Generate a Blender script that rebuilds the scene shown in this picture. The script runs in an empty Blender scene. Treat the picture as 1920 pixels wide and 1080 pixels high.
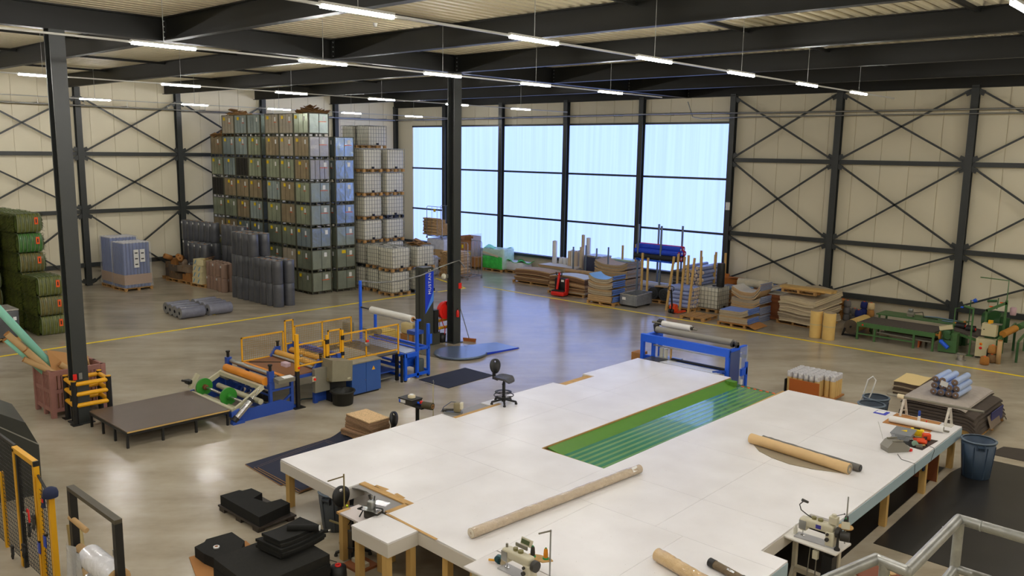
import bpy, math, random
from mathutils import Vector, Matrix, Euler
random.seed(7)
sc = bpy.context.scene
C = sc.collection
PI = math.pi

# ------------------------------------------------------------------ camera, world, exposure
cam = bpy.data.cameras.new('camera')
cam.sensor_width = 36.0
cam.lens = 29.409
cam.clip_end = 300
cam_o = bpy.data.objects.new('camera', cam)
C.objects.link(cam_o)
def camera_matrix(yaw, pitch, roll):
    f = Vector((math.cos(yaw)*math.cos(pitch), math.sin(yaw)*math.cos(pitch), -math.sin(pitch)))
    r = Vector((math.sin(yaw), -math.cos(yaw), 0)); u = r.cross(f)
    R = r*math.cos(roll) + u*math.sin(roll); U = u*math.cos(roll) - r*math.sin(roll)
    return Matrix(((R.x, U.x, -f.x), (R.y, U.y, -f.y), (R.z, U.z, -f.z)))
cam_o.matrix_world = Matrix.Translation((0, 0, 6.8)) @ camera_matrix(2.30880464, 0.16222615, 0.01494271).to_4x4()
sc.camera = cam_o

world = bpy.data.worlds.new('overcast_sky'); sc.world = world; world.use_nodes = True
bg = world.node_tree.nodes['Background']
bg.inputs[0].default_value = (0.75, 0.88, 1.0, 1); bg.inputs[1].default_value = 1.0
sc.view_settings.view_transform = 'Standard'; sc.view_settings.look = 'None'
sc.view_settings.gamma = 1.0; sc.view_settings.use_curve_mapping = False
sc.view_settings.exposure = 0.0
sc.cycles.use_denoising = True
sc.cycles.max_bounces = 6; sc.cycles.diffuse_bounces = 4; sc.cycles.glossy_bounces = 3
sc.cycles.transparent_max_bounces = 12; sc.cycles.transmission_bounces = 4
sc.cycles.sample_clamp_indirect = 4.0
LAMP_POWER = 200.0
LAMP_COLOR = (1.0, 0.972, 0.93)
WINDOW_POWER = 1.0         # backlit translucent window sheets
WINDOW_COLOR = (0.60, 0.87, 2.0)

# ------------------------------------------------------------------ materials
def lin(c):
    c = c/255.0
    return c/12.92 if c <= 0.04045 else ((c+0.055)/1.055)**2.4
def rgb(r, g, b): return (lin(r), lin(g), lin(b), 1.0)
MATS = {}
def mat(name, col, rough=0.6, metal=0.0, spec=0.5, noise=0.0, scale=3.0, bump=0.0, bscale=20.0, rand=0.0, stretch=None, alpha=1.0, coat=0.0, trans=0.0, sheen=0.0):
    if name in MATS: return MATS[name]
    m = bpy.data.materials.new(name); m.use_nodes = True
    nt = m.node_tree; p = nt.nodes['Principled BSDF']
    c = rgb(*col)
    p.inputs['Base Color'].default_value = c
    p.inputs['Roughness'].default_value = rough; p.inputs['Metallic'].default_value = metal
    p.inputs['Specular IOR Level'].default_value = spec
    p.inputs['Coat Weight'].default_value = coat
    if sheen: p.inputs['Sheen Weight'].default_value = sheen
    if trans: p.inputs['Transmission Weight'].default_value = trans
    if alpha < 1: p.inputs['Alpha'].default_value = alpha
    tc = None
    def coords():
        nonlocal tc
        if tc is None:
            t = nt.nodes.new('ShaderNodeTexCoord'); mp = nt.nodes.new('ShaderNodeMapping')
            nt.links.new(t.outputs['Object'], mp.inputs['Vector'])
            if stretch: mp.inputs['Scale'].default_value = stretch
            if rand:
                oi = nt.nodes.new('ShaderNodeObjectInfo'); k = nt.nodes.new('ShaderNodeVectorMath'); k.operation = 'SCALE'
                k.inputs[0].default_value = (37, 19, 53); nt.links.new(oi.outputs['Random'], k.inputs['Scale']); nt.links.new(k.outputs[0], mp.inputs['Location'])
            tc = mp
        return tc.outputs[0]
    src = None
    if noise or rand:
        mix = nt.nodes.new('ShaderNodeMix'); mix.data_type = 'RGBA'; mix.blend_type = 'MULTIPLY'; mix.inputs[0].default_value = 1.0
        mix.inputs[6].default_value = c
        val = None
        if noise:
            n = nt.nodes.new('ShaderNodeTexNoise'); n.inputs['Scale'].default_value = scale; n.inputs['Detail'].default_value = 5; n.inputs['Roughness'].default_value = 0.6
            nt.links.new(coords(), n.inputs['Vector'])
            mr = nt.nodes.new('ShaderNodeMapRange'); mr.inputs[1].default_value = 0.3; mr.inputs[2].default_value = 0.7
            mr.inputs[3].default_value = 1-noise; mr.inputs[4].default_value = 1+noise*0.6
            nt.links.new(n.outputs['Fac'], mr.inputs[0]); val = mr.outputs[0]
        if rand:
            oi = nt.nodes.new('ShaderNodeObjectInfo'); mr = nt.nodes.new('ShaderNodeMapRange')
            mr.inputs[3].default_value = 1-rand; mr.inputs[4].default_value = 1+rand*0.7
            nt.links.new(oi.outputs['Random'], mr.inputs[0])
            if val is None: val = mr.outputs[0]
            else:
                ma = nt.nodes.new('ShaderNodeMath'); ma.operation = 'MULTIPLY'; nt.links.new(val, ma.inputs[0]); nt.links.new(mr.outputs[0], ma.inputs[1]); val = ma.outputs[0]
        cc = nt.nodes.new('ShaderNodeCombineColor')
        for k in range(3): nt.links.new(val, cc.inputs[k])
        nt.links.new(cc.outputs[0], mix.inputs[7]); nt.links.new(mix.outputs[2], p.inputs['Base Color'])
    if bump:
        n = nt.nodes.new('ShaderNodeTexNoise'); n.inputs['Scale'].default_value = bscale; n.inputs['Detail'].default_value = 3
        nt.links.new(coords(), n.inputs['Vector'])
        b = nt.nodes.new('ShaderNodeBump'); b.inputs['Strength'].default_value = bump; b.inputs['Distance'].default_value = 0.05
        nt.links.new(n.outputs['Fac'], b.inputs['Height']); nt.links.new(b.outputs[0], p.inputs['Normal'])
    MATS[name] = m
    return m
def emat(name, col, strength, base=(200, 200, 200)):
    if name in MATS: return MATS[name]
    m = bpy.data.materials.new(name); m.use_nodes = True
    p = m.node_tree.nodes['Principled BSDF']; p.inputs['Base Color'].default_value = rgb(*base)
    p.inputs['Emission Color'].default_value = (*col, 1); p.inputs['Emission Strength'].default_value = strength
    MATS[name] = m
    return m

# ------------------------------------------------------------------ mesh builder
class MB:
    def __init__(s): s.v = []; s.f = []; s.sm = []; s.mi = []
    def add(s, vs, fs, smooth=False, mi=0):
        o = len(s.v); s.v += [tuple(p) for p in vs]
        for f in fs: s.f.append(tuple(i+o for i in f)); s.sm.append(smooth); s.mi.append(mi)
        return s
    def box(s, x0, x1, y0, y1, z0, z1, mi=0):
        vs = [(x0,y0,z0),(x1,y0,z0),(x1,y1,z0),(x0,y1,z0),(x0,y0,z1),(x1,y0,z1),(x1,y1,z1),(x0,y1,z1)]
        return s.add(vs, [(0,3,2,1),(4,5,6,7),(0,1,5,4),(1,2,6,5),(2,3,7,6),(3,0,4,7)], False, mi)
    def cbox(s, c, d, rz=0.0, rx=0.0, ry=0.0, mi=0):
        M = Matrix.Translation(c) @ Euler((rx, ry, rz)).to_matrix().to_4x4()
        a, b, e = d[0]/2, d[1]/2, d[2]/2
        vs = [M @ Vector(p) for p in [(-a,-b,-e),(a,-b,-e),(a,b,-e),(-a,b,-e),(-a,-b,e),(a,-b,e),(a,b,e),(-a,b,e)]]
        return s.add(vs, [(0,3,2,1),(4,5,6,7),(0,1,5,4),(1,2,6,5),(2,3,7,6),(3,0,4,7)], False, mi)
    def rbox(s, x0, x1, y0, y1, z0, z1, r=0.02, mi=0, n=2):
        # box with its vertical and top/bottom edges rounded
        def ring(ins, z):
            pts = []
            for (cx, cy, a0) in ((x1-r, y1-r, 0), (x0+r, y1-r, PI/2), (x0+r, y0+r, PI), (x1-r, y0+r, 1.5*PI)):
                for k in range(n+1):
                    a = a0 + k*PI/2/n; pts.append((cx+(r-ins)*math.cos(a), cy+(r-ins)*math.sin(a), z))
            return pts
        rings = []
        for k in range(n+1):
            a = k*PI/2/n; rings.append(ring(r*(1-math.sin(a)), z0+r*(1-math.cos(a))))
        for k in range(n+1):
            a = k*PI/2/n; rings.append(ring(r*(1-math.cos(a)), z1-r+r*math.sin(a)))
        return s.loft(rings, mi=mi)
    def loft(s, rings, closed=True, caps=True, smooth=True, mi=0):
        n = len(rings[0]); vs = [p for r in rings for p in r]; fs = []
        m = n if closed else n-1
        for i in range(len(rings)-1):
            for j in range(m):
                k = (j+1) % n; fs.append((i*n+j, i*n+k, (i+1)*n+k, (i+1)*n+j))
        s.add(vs, fs, smooth, mi)
        if caps and closed:
            s.add(rings[0], [tuple(range(n-1, -1, -1))], False, mi); s.add(rings[-1], [tuple(range(n))], False, mi)
        return s
    def cyl(s, p0, p1, r, n=10, r2=None, caps=True, mi=0):
        p0 = Vector(p0); p1 = Vector(p1); d = (p1-p0).normalized()
        a = d.orthogonal().normalized(); b = d.cross(a)
        r2 = r if r2 is None else r2
        R0 = [p0+(a*math.cos(2*PI*k/n)+b*math.sin(2*PI*k/n))*r for k in range(n)]
        R1 = [p1+(a*math.cos(2*PI*k/n)+b*math.sin(2*PI*k/n))*r2 for k in range(n)]
        return s.loft([R0, R1], caps=caps, mi=mi)
    def ring(s, p0, p1, r, ri, n=14, mi=0):
        # hollow tube with open bore
        p0 = Vector(p0); p1 = Vector(p1); d = (p1-p0).normalized(); a = d.orthogonal().normalized(); b = d.cross(a)
        def rr(p, q): return [p+(a*math.cos(2*PI*k/n)+b*math.sin(2*PI*k/n))*q for k in range(n)]
        return s.loft([rr(p0, ri), rr(p0, r), rr(p1, r), rr(p1, ri), rr(p0, ri)], caps=False, mi=mi)
    def tube(s, pts, r, n=6, mi=0):
        pts = [Vector(p) for p in pts]; rings = []
        ref = None
        for i, p in enumerate(pts):
            d = ((pts[i+1]-p) if i == 0 else (p-pts[i-1]) if i == len(pts)-1 else (pts[i+1]-pts[i-1])).normalized()
            a = d.orthogonal().normalized() if ref is None else (ref-d*ref.dot(d)).normalized()
            ref = a; b = d.cross(a)
            rings.append([p+(a*math.cos(2*PI*k/n)+b*math.sin(2*PI*k/n))*r for k in range(n)])
        return s.loft(rings, mi=mi)
    def bar(s, p0, p1, w, h=None, up=(0, 0, 1), mi=0):
        p0 = Vector(p0); p1 = Vector(p1); d = (p1-p0).normalized(); h = h or w
        u = Vector(up)
        if abs(d.dot(u)) > 0.95: u = Vector((0, 1, 0))
        a = d.cross(u).normalized(); b = a.cross(d).normalized()
        R = lambda p: [p-a*w/2-b*h/2, p+a*w/2-b*h/2, p+a*w/2+b*h/2, p-a*w/2+b*h/2]
        vs = R(p0)+R(p1)
        return s.add(vs, [(0,3,2,1),(4,5,6,7),(0,1,5,4),(1,2,6,5),(2,3,7,6),(3,0,4,7)], False, mi)
    def prism(s, poly, z0, z1, mi=0):
        n = len(poly)
        vs = [(x, y, z0) for x, y in poly]+[(x, y, z1) for x, y in poly]
        fs = [tuple(range(n-1, -1, -1)), tuple(range(n, 2*n))]+[(i, (i+1) % n, (i+1) % n+n, i+n) for i in range(n)]
        return s.add(vs, fs, False, mi)
    def prismx(s, poly, x0, x1, mi=0):
        n = len(poly); vs = [(x0, y, z) for y, z in poly]+[(x1, y, z) for y, z in poly]
        return s.add(vs, [tuple(range(n-1, -1, -1)), tuple(range(n, 2*n))]+[(i, (i+1) % n, (i+1) % n+n, i+n) for i in range(n)], False, mi)
    def prismy(s, poly, y0, y1, mi=0):
        n = len(poly); vs = [(x, y0, z) for x, z in poly]+[(x, y1, z) for x, z in poly]
        return s.add(vs, [tuple(range(n)), tuple(range(2*n-1, n-1, -1))]+[(i, i+n, (i+1) % n+n, (i+1) % n) for i in range(n)], False, mi)
    def lathe(s, prof, n=16, c=(0, 0, 0), caps=True, mi=0, smooth=True):
        rings = [[(c[0]+r*math.cos(2*PI*k/n), c[1]+r*math.sin(2*PI*k/n), c[2]+z) for k in range(n)] for r, z in prof]
        return s.loft(rings, caps=caps, mi=mi, smooth=smooth)
    def sheet(s, fn, nu, nv, th=0.0, mi=0, smooth=True):
        # surface fn(u,v)->point, given a thickness straight down
        top = [fn(i/nu, j/nv) for j in range(nv+1) for i in range(nu+1)]
        W = nu+1; fs = [(j*W+i, j*W+i+1, (j+1)*W+i+1, (j+1)*W+i) for j in range(nv) for i in range(nu)]
        s.add(top, fs, smooth, mi)
        if th:
            bot = [(p[0], p[1], p[2]-th) for p in top]
            s.add(bot, [tuple(reversed(f)) for f in fs], smooth, mi)
            edge = [i for i in range(nu+1)]+[j*W+nu for j in range(1, nv+1)]+[nv*W+i for i in range(nu-1, -1, -1)]+[j*W for j in range(nv-1, 0, -1)]
            m = len(edge)
            s.add([top[k] for k in edge]+[bot[k] for k in edge], [(k, k+m, (k+1) % m+m, (k+1) % m) for k in range(m)], False, mi)
        return s
    def mesh(s, name, mats):
        me = bpy.data.meshes.new(name); me.from_pydata(s.v, [], s.f)
        me.polygons.foreach_set('use_smooth', s.sm); me.polygons.foreach_set('material_index', s.mi)
        for m in (mats if isinstance(mats, (list, tuple)) else [mats]): me.materials.append(m)
        me.update()
        return me

def link(name, me, parent=None, loc=(0, 0, 0), rot=(0, 0, 0)):
    o = bpy.data.objects.new(name, me); C.objects.link(o)
    o.location = loc; o.rotation_euler = rot
    if parent is not None: o.parent = parent
    return o
def obj(name, mb, m, parent=None, loc=(0, 0, 0), rot=(0, 0, 0)):
    return link(name, mb.mesh(name, m), parent, loc, rot)
def tag(o, label, cat, group=None):
    o['label'] = label; o['category'] = cat
    if group: o['group'] = group
    return o
def thing(name, label, cat, loc=(0, 0, 0), rz=0.0, group=None, rot=None):
    o = bpy.data.objects.new(name, None); C.objects.link(o); o.empty_display_size = 0.1
    o.location = loc; o.rotation_euler = rot if rot else (0, 0, rz)
    return tag(o, label, cat, group)
def struct(name, mb, m, parent=None, loc=(0, 0, 0), rot=(0, 0, 0), label=None):
    o = obj(name, mb, m, parent, loc, rot)
    if parent is None:
        o['kind'] = 'structure'
        if label: o['label'] = label
    return o
def sempty(name, label=None):
    o = bpy.data.objects.new(name, None); C.objects.link(o); o['kind'] = 'structure'
    if label: o['label'] = label
    return o
def dup(root, loc, rz=None, label=None, group=None, rot=None):
    r = root.copy(); C.objects.link(r); r.location = loc
    if rot: r.rotation_euler = rot
    elif rz is not None: r.rotation_euler = (0, 0, rz)
    if label: r['label'] = label
    if group: r['group'] = group
    for ch in root.children:
        c = ch.copy(); C.objects.link(c); c.parent = r
        for g in ch.children:
            d = g.copy(); C.objects.link(d); d.parent = c
    return r
NTH = ['first', 'second', 'third', 'fourth', 'fifth', 'sixth', 'seventh', 'eighth', 'ninth', 'tenth', 'eleventh', 'twelfth', 'thirteenth', 'fourteenth', 'fifteenth']
# ------------------------------------------------------------------ materials of the hall
M_beam = mat('dark_paint', (52, 55, 54), 0.38, spec=0.5)
M_gird = mat('dark_beam_paint', (20, 20, 16), 0.5, spec=0.4)
M_wall = mat('cream_panel', (230, 221, 194), 0.45, noise=0.03, scale=0.4)
M_plinth = mat('concrete_plinth', (198, 188, 164), 0.8, noise=0.08, scale=2)
M_deck = mat('tan_roof_deck', (188, 178, 148), 0.55)
M_steel = mat('galvanised_steel', (170, 172, 170), 0.35, metal=0.9, noise=0.1, scale=6)
M_white = mat('white_plastic', (225, 225, 222), 0.5)
M_black = mat('black_plastic', (22, 22, 22), 0.5)
M_yellow = mat('signal_yellow', (236, 172, 20), 0.45, noise=0.04, scale=5)
M_blue = mat('machine_blue', (26, 92, 222), 0.4)
M_dblue = mat('deep_machine_blue', (40, 76, 164), 0.4)
M_red = mat('signal_red', (225, 35, 25), 0.4)
M_wood = mat('pale_timber', (206, 168, 100), 0.7, noise=0.12, scale=4, stretch=(1, 1, 0.2), rand=0.08)
M_pal = mat('pallet_wood', (186, 142, 84), 0.8, noise=0.15, scale=5, rand=0.12)
M_card = mat('brown_cardboard', (176, 122, 66), 0.8, noise=0.06, scale=4, rand=0.06)
M_chrome = mat('bright_steel', (205, 205, 205), 0.22, metal=1.0)
M_grey = mat('grey_paint', (128, 124, 110), 0.5, noise=0.06, scale=5)
M_paper = mat('white_paper', (235, 235, 232), 0.7)
M_orange = mat('orange_print', (240, 95, 25), 0.6)
M_lemon = mat('yellow_note', (238, 205, 20), 0.6)

# floor: worn, sealed concrete
def floor_material():
    m = bpy.data.materials.new('sealed_concrete'); m.use_nodes = True
    nt = m.node_tree; p = nt.nodes['Principled BSDF']
    tc = nt.nodes.new('ShaderNodeTexCoord')
    def noise(sc_, det, stretch, rough=0.6):
        mp = nt.nodes.new('ShaderNodeMapping'); mp.inputs['Scale'].default_value = stretch
        nt.links.new(tc.outputs['Object'], mp.inputs['Vector'])
        n = nt.nodes.new('ShaderNodeTexNoise'); n.inputs['Scale'].default_value = sc_; n.inputs['Detail'].default_value = det; n.inputs['Roughness'].default_value = rough
        nt.links.new(mp.outputs[0], n.inputs['Vector']); return n.outputs['Fac']
    rm = nt.nodes.new('ShaderNodeMapping'); rm.inputs['Rotation'].default_value = (0, 0, -0.80)
    nt.links.new(tc.outputs['Object'], rm.inputs['Vector'])
    def noise2(sc_, det, stretch, rough=0.5):
        mp = nt.nodes.new('ShaderNodeMapping'); mp.inputs['Scale'].default_value = stretch
        nt.links.new(rm.outputs[0], mp.inputs['Vector'])
        n = nt.nodes.new('ShaderNodeTexNoise'); n.inputs['Scale'].default_value = sc_; n.inputs['Detail'].default_value = det; n.inputs['Roughness'].default_value = rough
        nt.links.new(mp.outputs[0], n.inputs['Vector']); return n.outputs['Fac']
    a = noise(0.5, 4, (1, 1, 1), 0.5); b = noise2(1.0, 6, (0.4, 1.5, 1), 0.6); c = noise(5, 3, (1, 1, 1))
    ad = nt.nodes.new('ShaderNodeMath'); ad.operation = 'ADD'; nt.links.new(a, ad.inputs[0]); nt.links.new(b, ad.inputs[1])
    ad2 = nt.nodes.new('ShaderNodeMath'); ad2.operation = 'MULTIPLY_ADD'; nt.links.new(c, ad2.inputs[0]); ad2.inputs[1].default_value = 0.2; nt.links.new(ad.outputs[0], ad2.inputs[2])
    cr = nt.nodes.new('ShaderNodeValToRGB'); e = cr.color_ramp.elements
    mr = nt.nodes.new('ShaderNodeMapRange'); mr.inputs[1].default_value = 0.6; mr.inputs[2].default_value = 1.6
    nt.links.new(ad2.outputs[0], mr.inputs[0]); nt.links.new(mr.outputs[0], cr.inputs[0])
    e[0].position = 0.1; e[0].color = rgb(142, 130, 110); e[1].position = 0.9; e[1].color = rgb(188, 179, 160)
    k = cr.color_ramp.elements.new(0.5); k.color = rgb(170, 159, 139)
    nt.links.new(cr.outputs[0], p.inputs['Base Color'])
    mr2 = nt.nodes.new('ShaderNodeMapRange'); mr2.inputs[1].default_value = 0.35; mr2.inputs[2].default_value = 0.65; mr2.inputs[3].default_value = 0.17; mr2.inputs[4].default_value = 0.23
    nt.links.new(b, mr2.inputs[0]); nt.links.new(mr2.outputs[0], p.inputs['Roughness'])
    p.inputs['Specular IOR Level'].default_value = 0.3
    return m
XW, YW, ZD = -42.75, 35.7, 9.98       # left wall plane, window wall plane, roof deck
XE, YE = 9.0, -7.0                    # the hall goes on behind the viewer
struct('floor', MB().box(XW-0.3, XE+0.3, YE-0.3, YW+0.3, -0.3, 0.0), floor_material())
M_line = mat('yellow_floor_paint', (250, 216, 0), 0.6, noise=0.08, scale=8)
def stripe(pts, w=0.14):
    g = MB()
    for (x0, y0), (x1, y1) in zip(pts[:-1], pts[1:]): g.bar((x0, y0, 0.003), (x1, y1, 0.003), w, 0.004)
    return g
struct('floor_line', stripe([(-29.2, 29.96), (5, 29.9)]), M_line, label='yellow line painted on the floor along the window wall')
struct('floor_line', stripe([(-29.95, 2), (-29.8, 27.2)]), M_line, label='yellow line painted on the floor along the crate stacks')
struct('floor_line', stripe([(-32.94, 30.08), (-29.6, 29.0)]), M_line, label='yellow oblique line painted on the floor behind the pillar')
struct('floor_line', stripe([(-29.6, 27.2), (-29.5, 29.0)]), M_line, label='short yellow line painted on the floor by the white tanks')

# roof: trapezoidal deck, ribs run towards the window wall
g = MB(); pitch = 0.31; x = XW
prof = []
while x < XE+0.3:
    prof += [(x, 0.0), (x+0.13, 0.0), (x+0.16, 0.15), (x+0.28, 0.15)]; x += pitch
vs = [(px_, YE-0.2, ZD+pz) for px_, pz in prof]+[(px_, YW+0.2, ZD+pz) for px_, pz in prof]
n = len(prof)
g.add(vs, [(i, i+n, i+1+n, i+1) for i in range(n-1)])
struct('ceiling', g, M_deck)
# walls made of upright sandwich panels with recessed joints
def panel_wall(name, along, at, a0, a1, segs, w=1.13):
    root = sempty(name)
    inward = -1 if along == 'x' and at > 0 else 1
    back = MB(); t0, t1 = (at, at+0.12) if inward < 0 else (at-0.12, at)
    for (s0, s1, z0, z1) in segs:
        if along == 'x': back.box(s0, s1, at+0.03 if inward < 0 else at-0.12, at+0.12 if inward < 0 else at-0.03, z0, z1)
        else: back.box(at-0.12, at-0.03, s0, s1, z0, z1) if at < 0 else back.box(at+0.03, at+0.12, s0, s1, z0, z1)
    struct('backing', back, M_wall, root)
    for (s0, s1, z0, z1) in segs:
        k = max(1, round((s1-s0)/w)); d = (s1-s0)/k
        key = None
        for i in range(k):
            if key is None:
                e = 0.012
                if along == 'x': pm = MB().box(e, d-e, 0.0, 0.04, z0, z1) if inward < 0 else MB().box(e, d-e, -0.04, 0, z0, z1)
                else: pm = MB().box(-0.04, 0.0, e, d-e, z0, z1) if at < 0 else MB().box(0, 0.04, e, d-e, z0, z1)
                key = pm.mesh('wall_panel', M_wall)
            link('wall_panel', key, root, (s0+i*d, at, 0) if along == 'x' else (at, s0+i*d, 0))
    return root
panel_wall('wall_left', 'y', XW, YE, YW, [(YE, YW, 0.98, ZD)])
struct('trim_1', MB().box(XW-0.12, XW+0.03, YE, YW, 0, 0.98), M_plinth, label='concrete plinth along the foot of the cream side wall')
WX0, WX1 = -41.2, -18.9
panel_wall('wall_right', 'x', YW, XW, XE, [(XW, WX0, 0.98, ZD), (WX0, WX1, 8.25, ZD), (WX1, XE, 0.98, ZD)])
struct('trim_2', MB().box(XW, XE, YW-0.03, YW+0.12, 0, 0.98), M_plinth, label='concrete plinth under the translucent windows')
struct('wall_back', MB().box(XE, XE+0.15, YE, YW, 0, ZD), M_wall)
struct('wall_near', MB().box(XW, XE, YE-0.15, YE, 0, ZD), M_wall)

# translucent window bays, three panes each
def pane_material():
    m = bpy.data.materials.new('backlit_polycarbonate'); m.use_nodes = True
    nt = m.node_tree; p = nt.nodes['Principled BSDF']; p.inputs['Base Color'].default_value = rgb(70, 76, 80); p.inputs['Roughness'].default_value = 0.5
    tc = nt.nodes.new('ShaderNodeTexCoord'); mp = nt.nodes.new('ShaderNodeMapping'); mp.inputs['Scale'].default_value = (3.0, 1, 0.05)
    nt.links.new(tc.outputs['Object'], mp.inputs[0]); n = nt.nodes.new('ShaderNodeTexNoise'); n.inputs['Scale'].default_value = 2.0; n.inputs['Detail'].default_value = 3
    nt.links.new(mp.outputs[0], n.inputs['Vector'])
    mr = nt.nodes.new('ShaderNodeMapRange'); mr.inputs[1].default_value = 0.3; mr.inputs[2].default_value = 0.7; mr.inputs[3].default_value = WINDOW_POWER*0.92; mr.inputs[4].default_value = WINDOW_POWER*1.06
    nt.links.new(n.outputs['Fac'], mr.inputs[0]); nt.links.new(mr.outputs[0], p.inputs['Emission Strength'])
    p.inputs['Emission Color'].default_value = (*WINDOW_COLOR, 1)
    return m
M_pane = pane_material()
COLX = [-42.68, -38.0, -33.28, -28.53, -23.75, -18.8, -13.95, -8.87, -4.0, 0.9, 5.8]
bays = [(-41.2, -38.0), (-38.0, -33.28), (-33.28, -28.53), (-28.53, -23.75), (-23.75, -18.9)]
ZR = [(1.02, 3.05), (3.13, 5.6), (5.7, 8.22)]
for i, (a, b) in enumerate(bays):
    r = sempty('window_%d' % (i+1), 'tall translucent backlit window bay, %s from the far corner' % NTH[i])
    for z0, z1 in ZR: obj('pane', MB().box(a+0.03, b-0.03, YW+0.02, YW+0.06, z0, z1), M_pane, r)
    fr = MB()
    for z in (1.0, 3.09, 5.65, 8.24): fr.box(a, b, YW-0.06, YW+0.08, z-0.05, z+0.05)
    obj('window_frame', fr, M_beam, r)

# steel frame
def hsec(d, w, t, f, L):
    # H profile along +z, flanges normal to x
    return MB().box(-d/2, -d/2+f, -w/2, w/2, 0, L).box(d/2-f, d/2, -w/2, w/2, 0, L).box(-d/2+f, d/2-f, -t/2, t/2, 0, L)
wall_col_r = hsec(0.26, 0.26, 0.02, 0.03, 9.5).mesh('steel_column', M_beam)
for i, x in enumerate(COLX):
    o = link('steel_column', wall_col_r, None, (x, YW-0.2, 0), (0, 0, PI/2)); o['kind'] = 'structure'
LCOLY = [-4.0, 1.2, 6.1, 11.05, 15.97, 20.9, 25.85, 30.76]
for i, y in enumerate(LCOLY):
    o = link('steel_column', wall_col_r, None, (XW+0.2, y, 0)); o['kind'] = 'structure'
big = hsec(0.34, 0.34, 0.025, 0.035, 9.4).mesh('steel_pillar', M_beam)
PIL = [(-21.3, 7.6), (-21.25, 20.3), (-21.3, 33.2), (-21.3, -5.0), (0.0, -5.0)]
for x, y in PIL[:2]+PIL[3:]:
    o = link('steel_pillar', big, None, (x, y, 0)); o['kind'] = 'structure'
    link('base_plate', MB().box(-0.24, 0.24, -0.24, 0.24, 0, 0.025).mesh('base_plate', M_beam), o)
# girts on the braced bays
gi = MB()
for z in (3.2, 6.55): gi.box(-18.67, XE, YW-0.24, YW-0.1, z-0.09, z+0.09)
gi.box(-18.67, XE, YW-0.24, YW-0.1, 0.86, 1.08); gi.box(XW, -18.67, YW-0.22, YW-0.08, 0.9, 1.04)
struct('wall_girt', gi, M_beam, label='dark horizontal girts across the braced wall beside the windows')
gl = MB()
for z in (3.6, 6.37): gl.box(XW+0.1, XW+0.24, YE, YW-0.3, z-0.09, z+0.09)
gl.box(XW+0.1, XW+0.24, YE, YW-0.3, 0.9, 1.1)
struct('wall_girt', gl, M_beam, label='dark horizontal girts across the cream side wall')
# diagonal braces, one object per bay
def braces(pts_fn, a, b, levels):
    r = sempty('cross_brace')
    gp = MB()
    for z0, z1 in levels:
        for s, e in (((a, z0), (b, z1)), ((a, z1), (b, z0))):
            obj('diagonal', MB().bar(pts_fn(*s), pts_fn(*e), 0.09, 0.07), M_beam, r)
        for q, z in ((a, z0), (a, z1), (b, z0), (b, z1)):
            sx = 1 if q == a else -1; sz = 1 if z == z0 else -1
            gp.bar(pts_fn(q-sx*0.1, z+sz*0.02), pts_fn(q+sx*0.12, z+sz*0.12), 0.02, 0.2)
    obj('gusset_plate', gp, M_beam, r)
    return r
for a, b in zip(COLX[5:-1], COLX[6:]):
    braces(lambda u, z: (u, YW-0.3, z), a+0.2, b-0.2, [(1.1, 3.05), (3.35, 6.42), (6.68, 9.3)])
for a, b in zip(LCOLY[2:], LCOLY[3:]+[35.45]):
    if b < 11 or a > 25: continue
    braces(lambda u, z: (XW+0.3, u, z), a+0.2, b-0.2, [(0.15, 3.45), (3.75, 6.24), (6.5, 9.0)])
# roof beams
M_bolt = M_steel
def ibeam_y(x, y0, y1, zb, zt, w=0.24): return MB().box(x-w/2, x+w/2, y0, y1, zb, zb+0.03).box(x-w/2, x+w/2, y0, y1, zt-0.03, zt).box(x-0.012, x+0.012, y0, y1, zb+0.03, zt-0.03)
def ibeam_x(y, x0, x1, zb, zt, w=0.22): return MB().box(x0, x1, y-w/2, y+w/2, zb, zb+0.025).box(x0, x1, y-w/2, y+w/2, zt-0.025, zt).box(x0, x1, y-0.012, y+0.012, zb+0.025, zt-0.025)
for x in (-21.3, 0.0):
    o = struct('roof_girder', ibeam_y(x, YE, YW, 9.4, ZD-0.01, 0.3), M_gird)
BY = [5.2, 10.2, 15.3, 20.35, 25.5, 30.55]
for y in [-4.9, 0.15]+BY+[35.45]:
    for x0, x1 in ((XW, -21.42), (-21.18, -0.12), (0.12, XE)):
        o = struct('roof_beam', ibeam_x(y, x0, x1, 9.4, ZD-0.01), M_gird)
        for xe in ((x1-0.05,) if x1 < -20 else (x0+0.05,)):
            bp = MB()
            bp.box(xe-0.012, xe+0.012, y-0.12, y+0.12, 9.42, 9.94)
            obj('end_plate', bp, M_gird, o)
            bt = MB()
            for k in range(4):
                for sy in (-0.08, 0.08): bt.box(xe-0.02, xe+0.02, y+sy-0.02, y+sy+0.02, 9.47+k*0.13, 9.5+k*0.13)
            obj('bolt', bt, M_bolt, o)
# stability struts between beams, near the deck
for x in (-37.4, -32.0, -26.7, -15.9, -10.5, -5.2):
    for y0, y1 in zip(BY[:-1]+[30.55], BY[1:]+[35.45]):
        struct('roof_strut', MB().bar((x, y0+0.02, 9.90), (x, y1-0.02, 9.90), 0.09, 0.08), M_gird)

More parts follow.
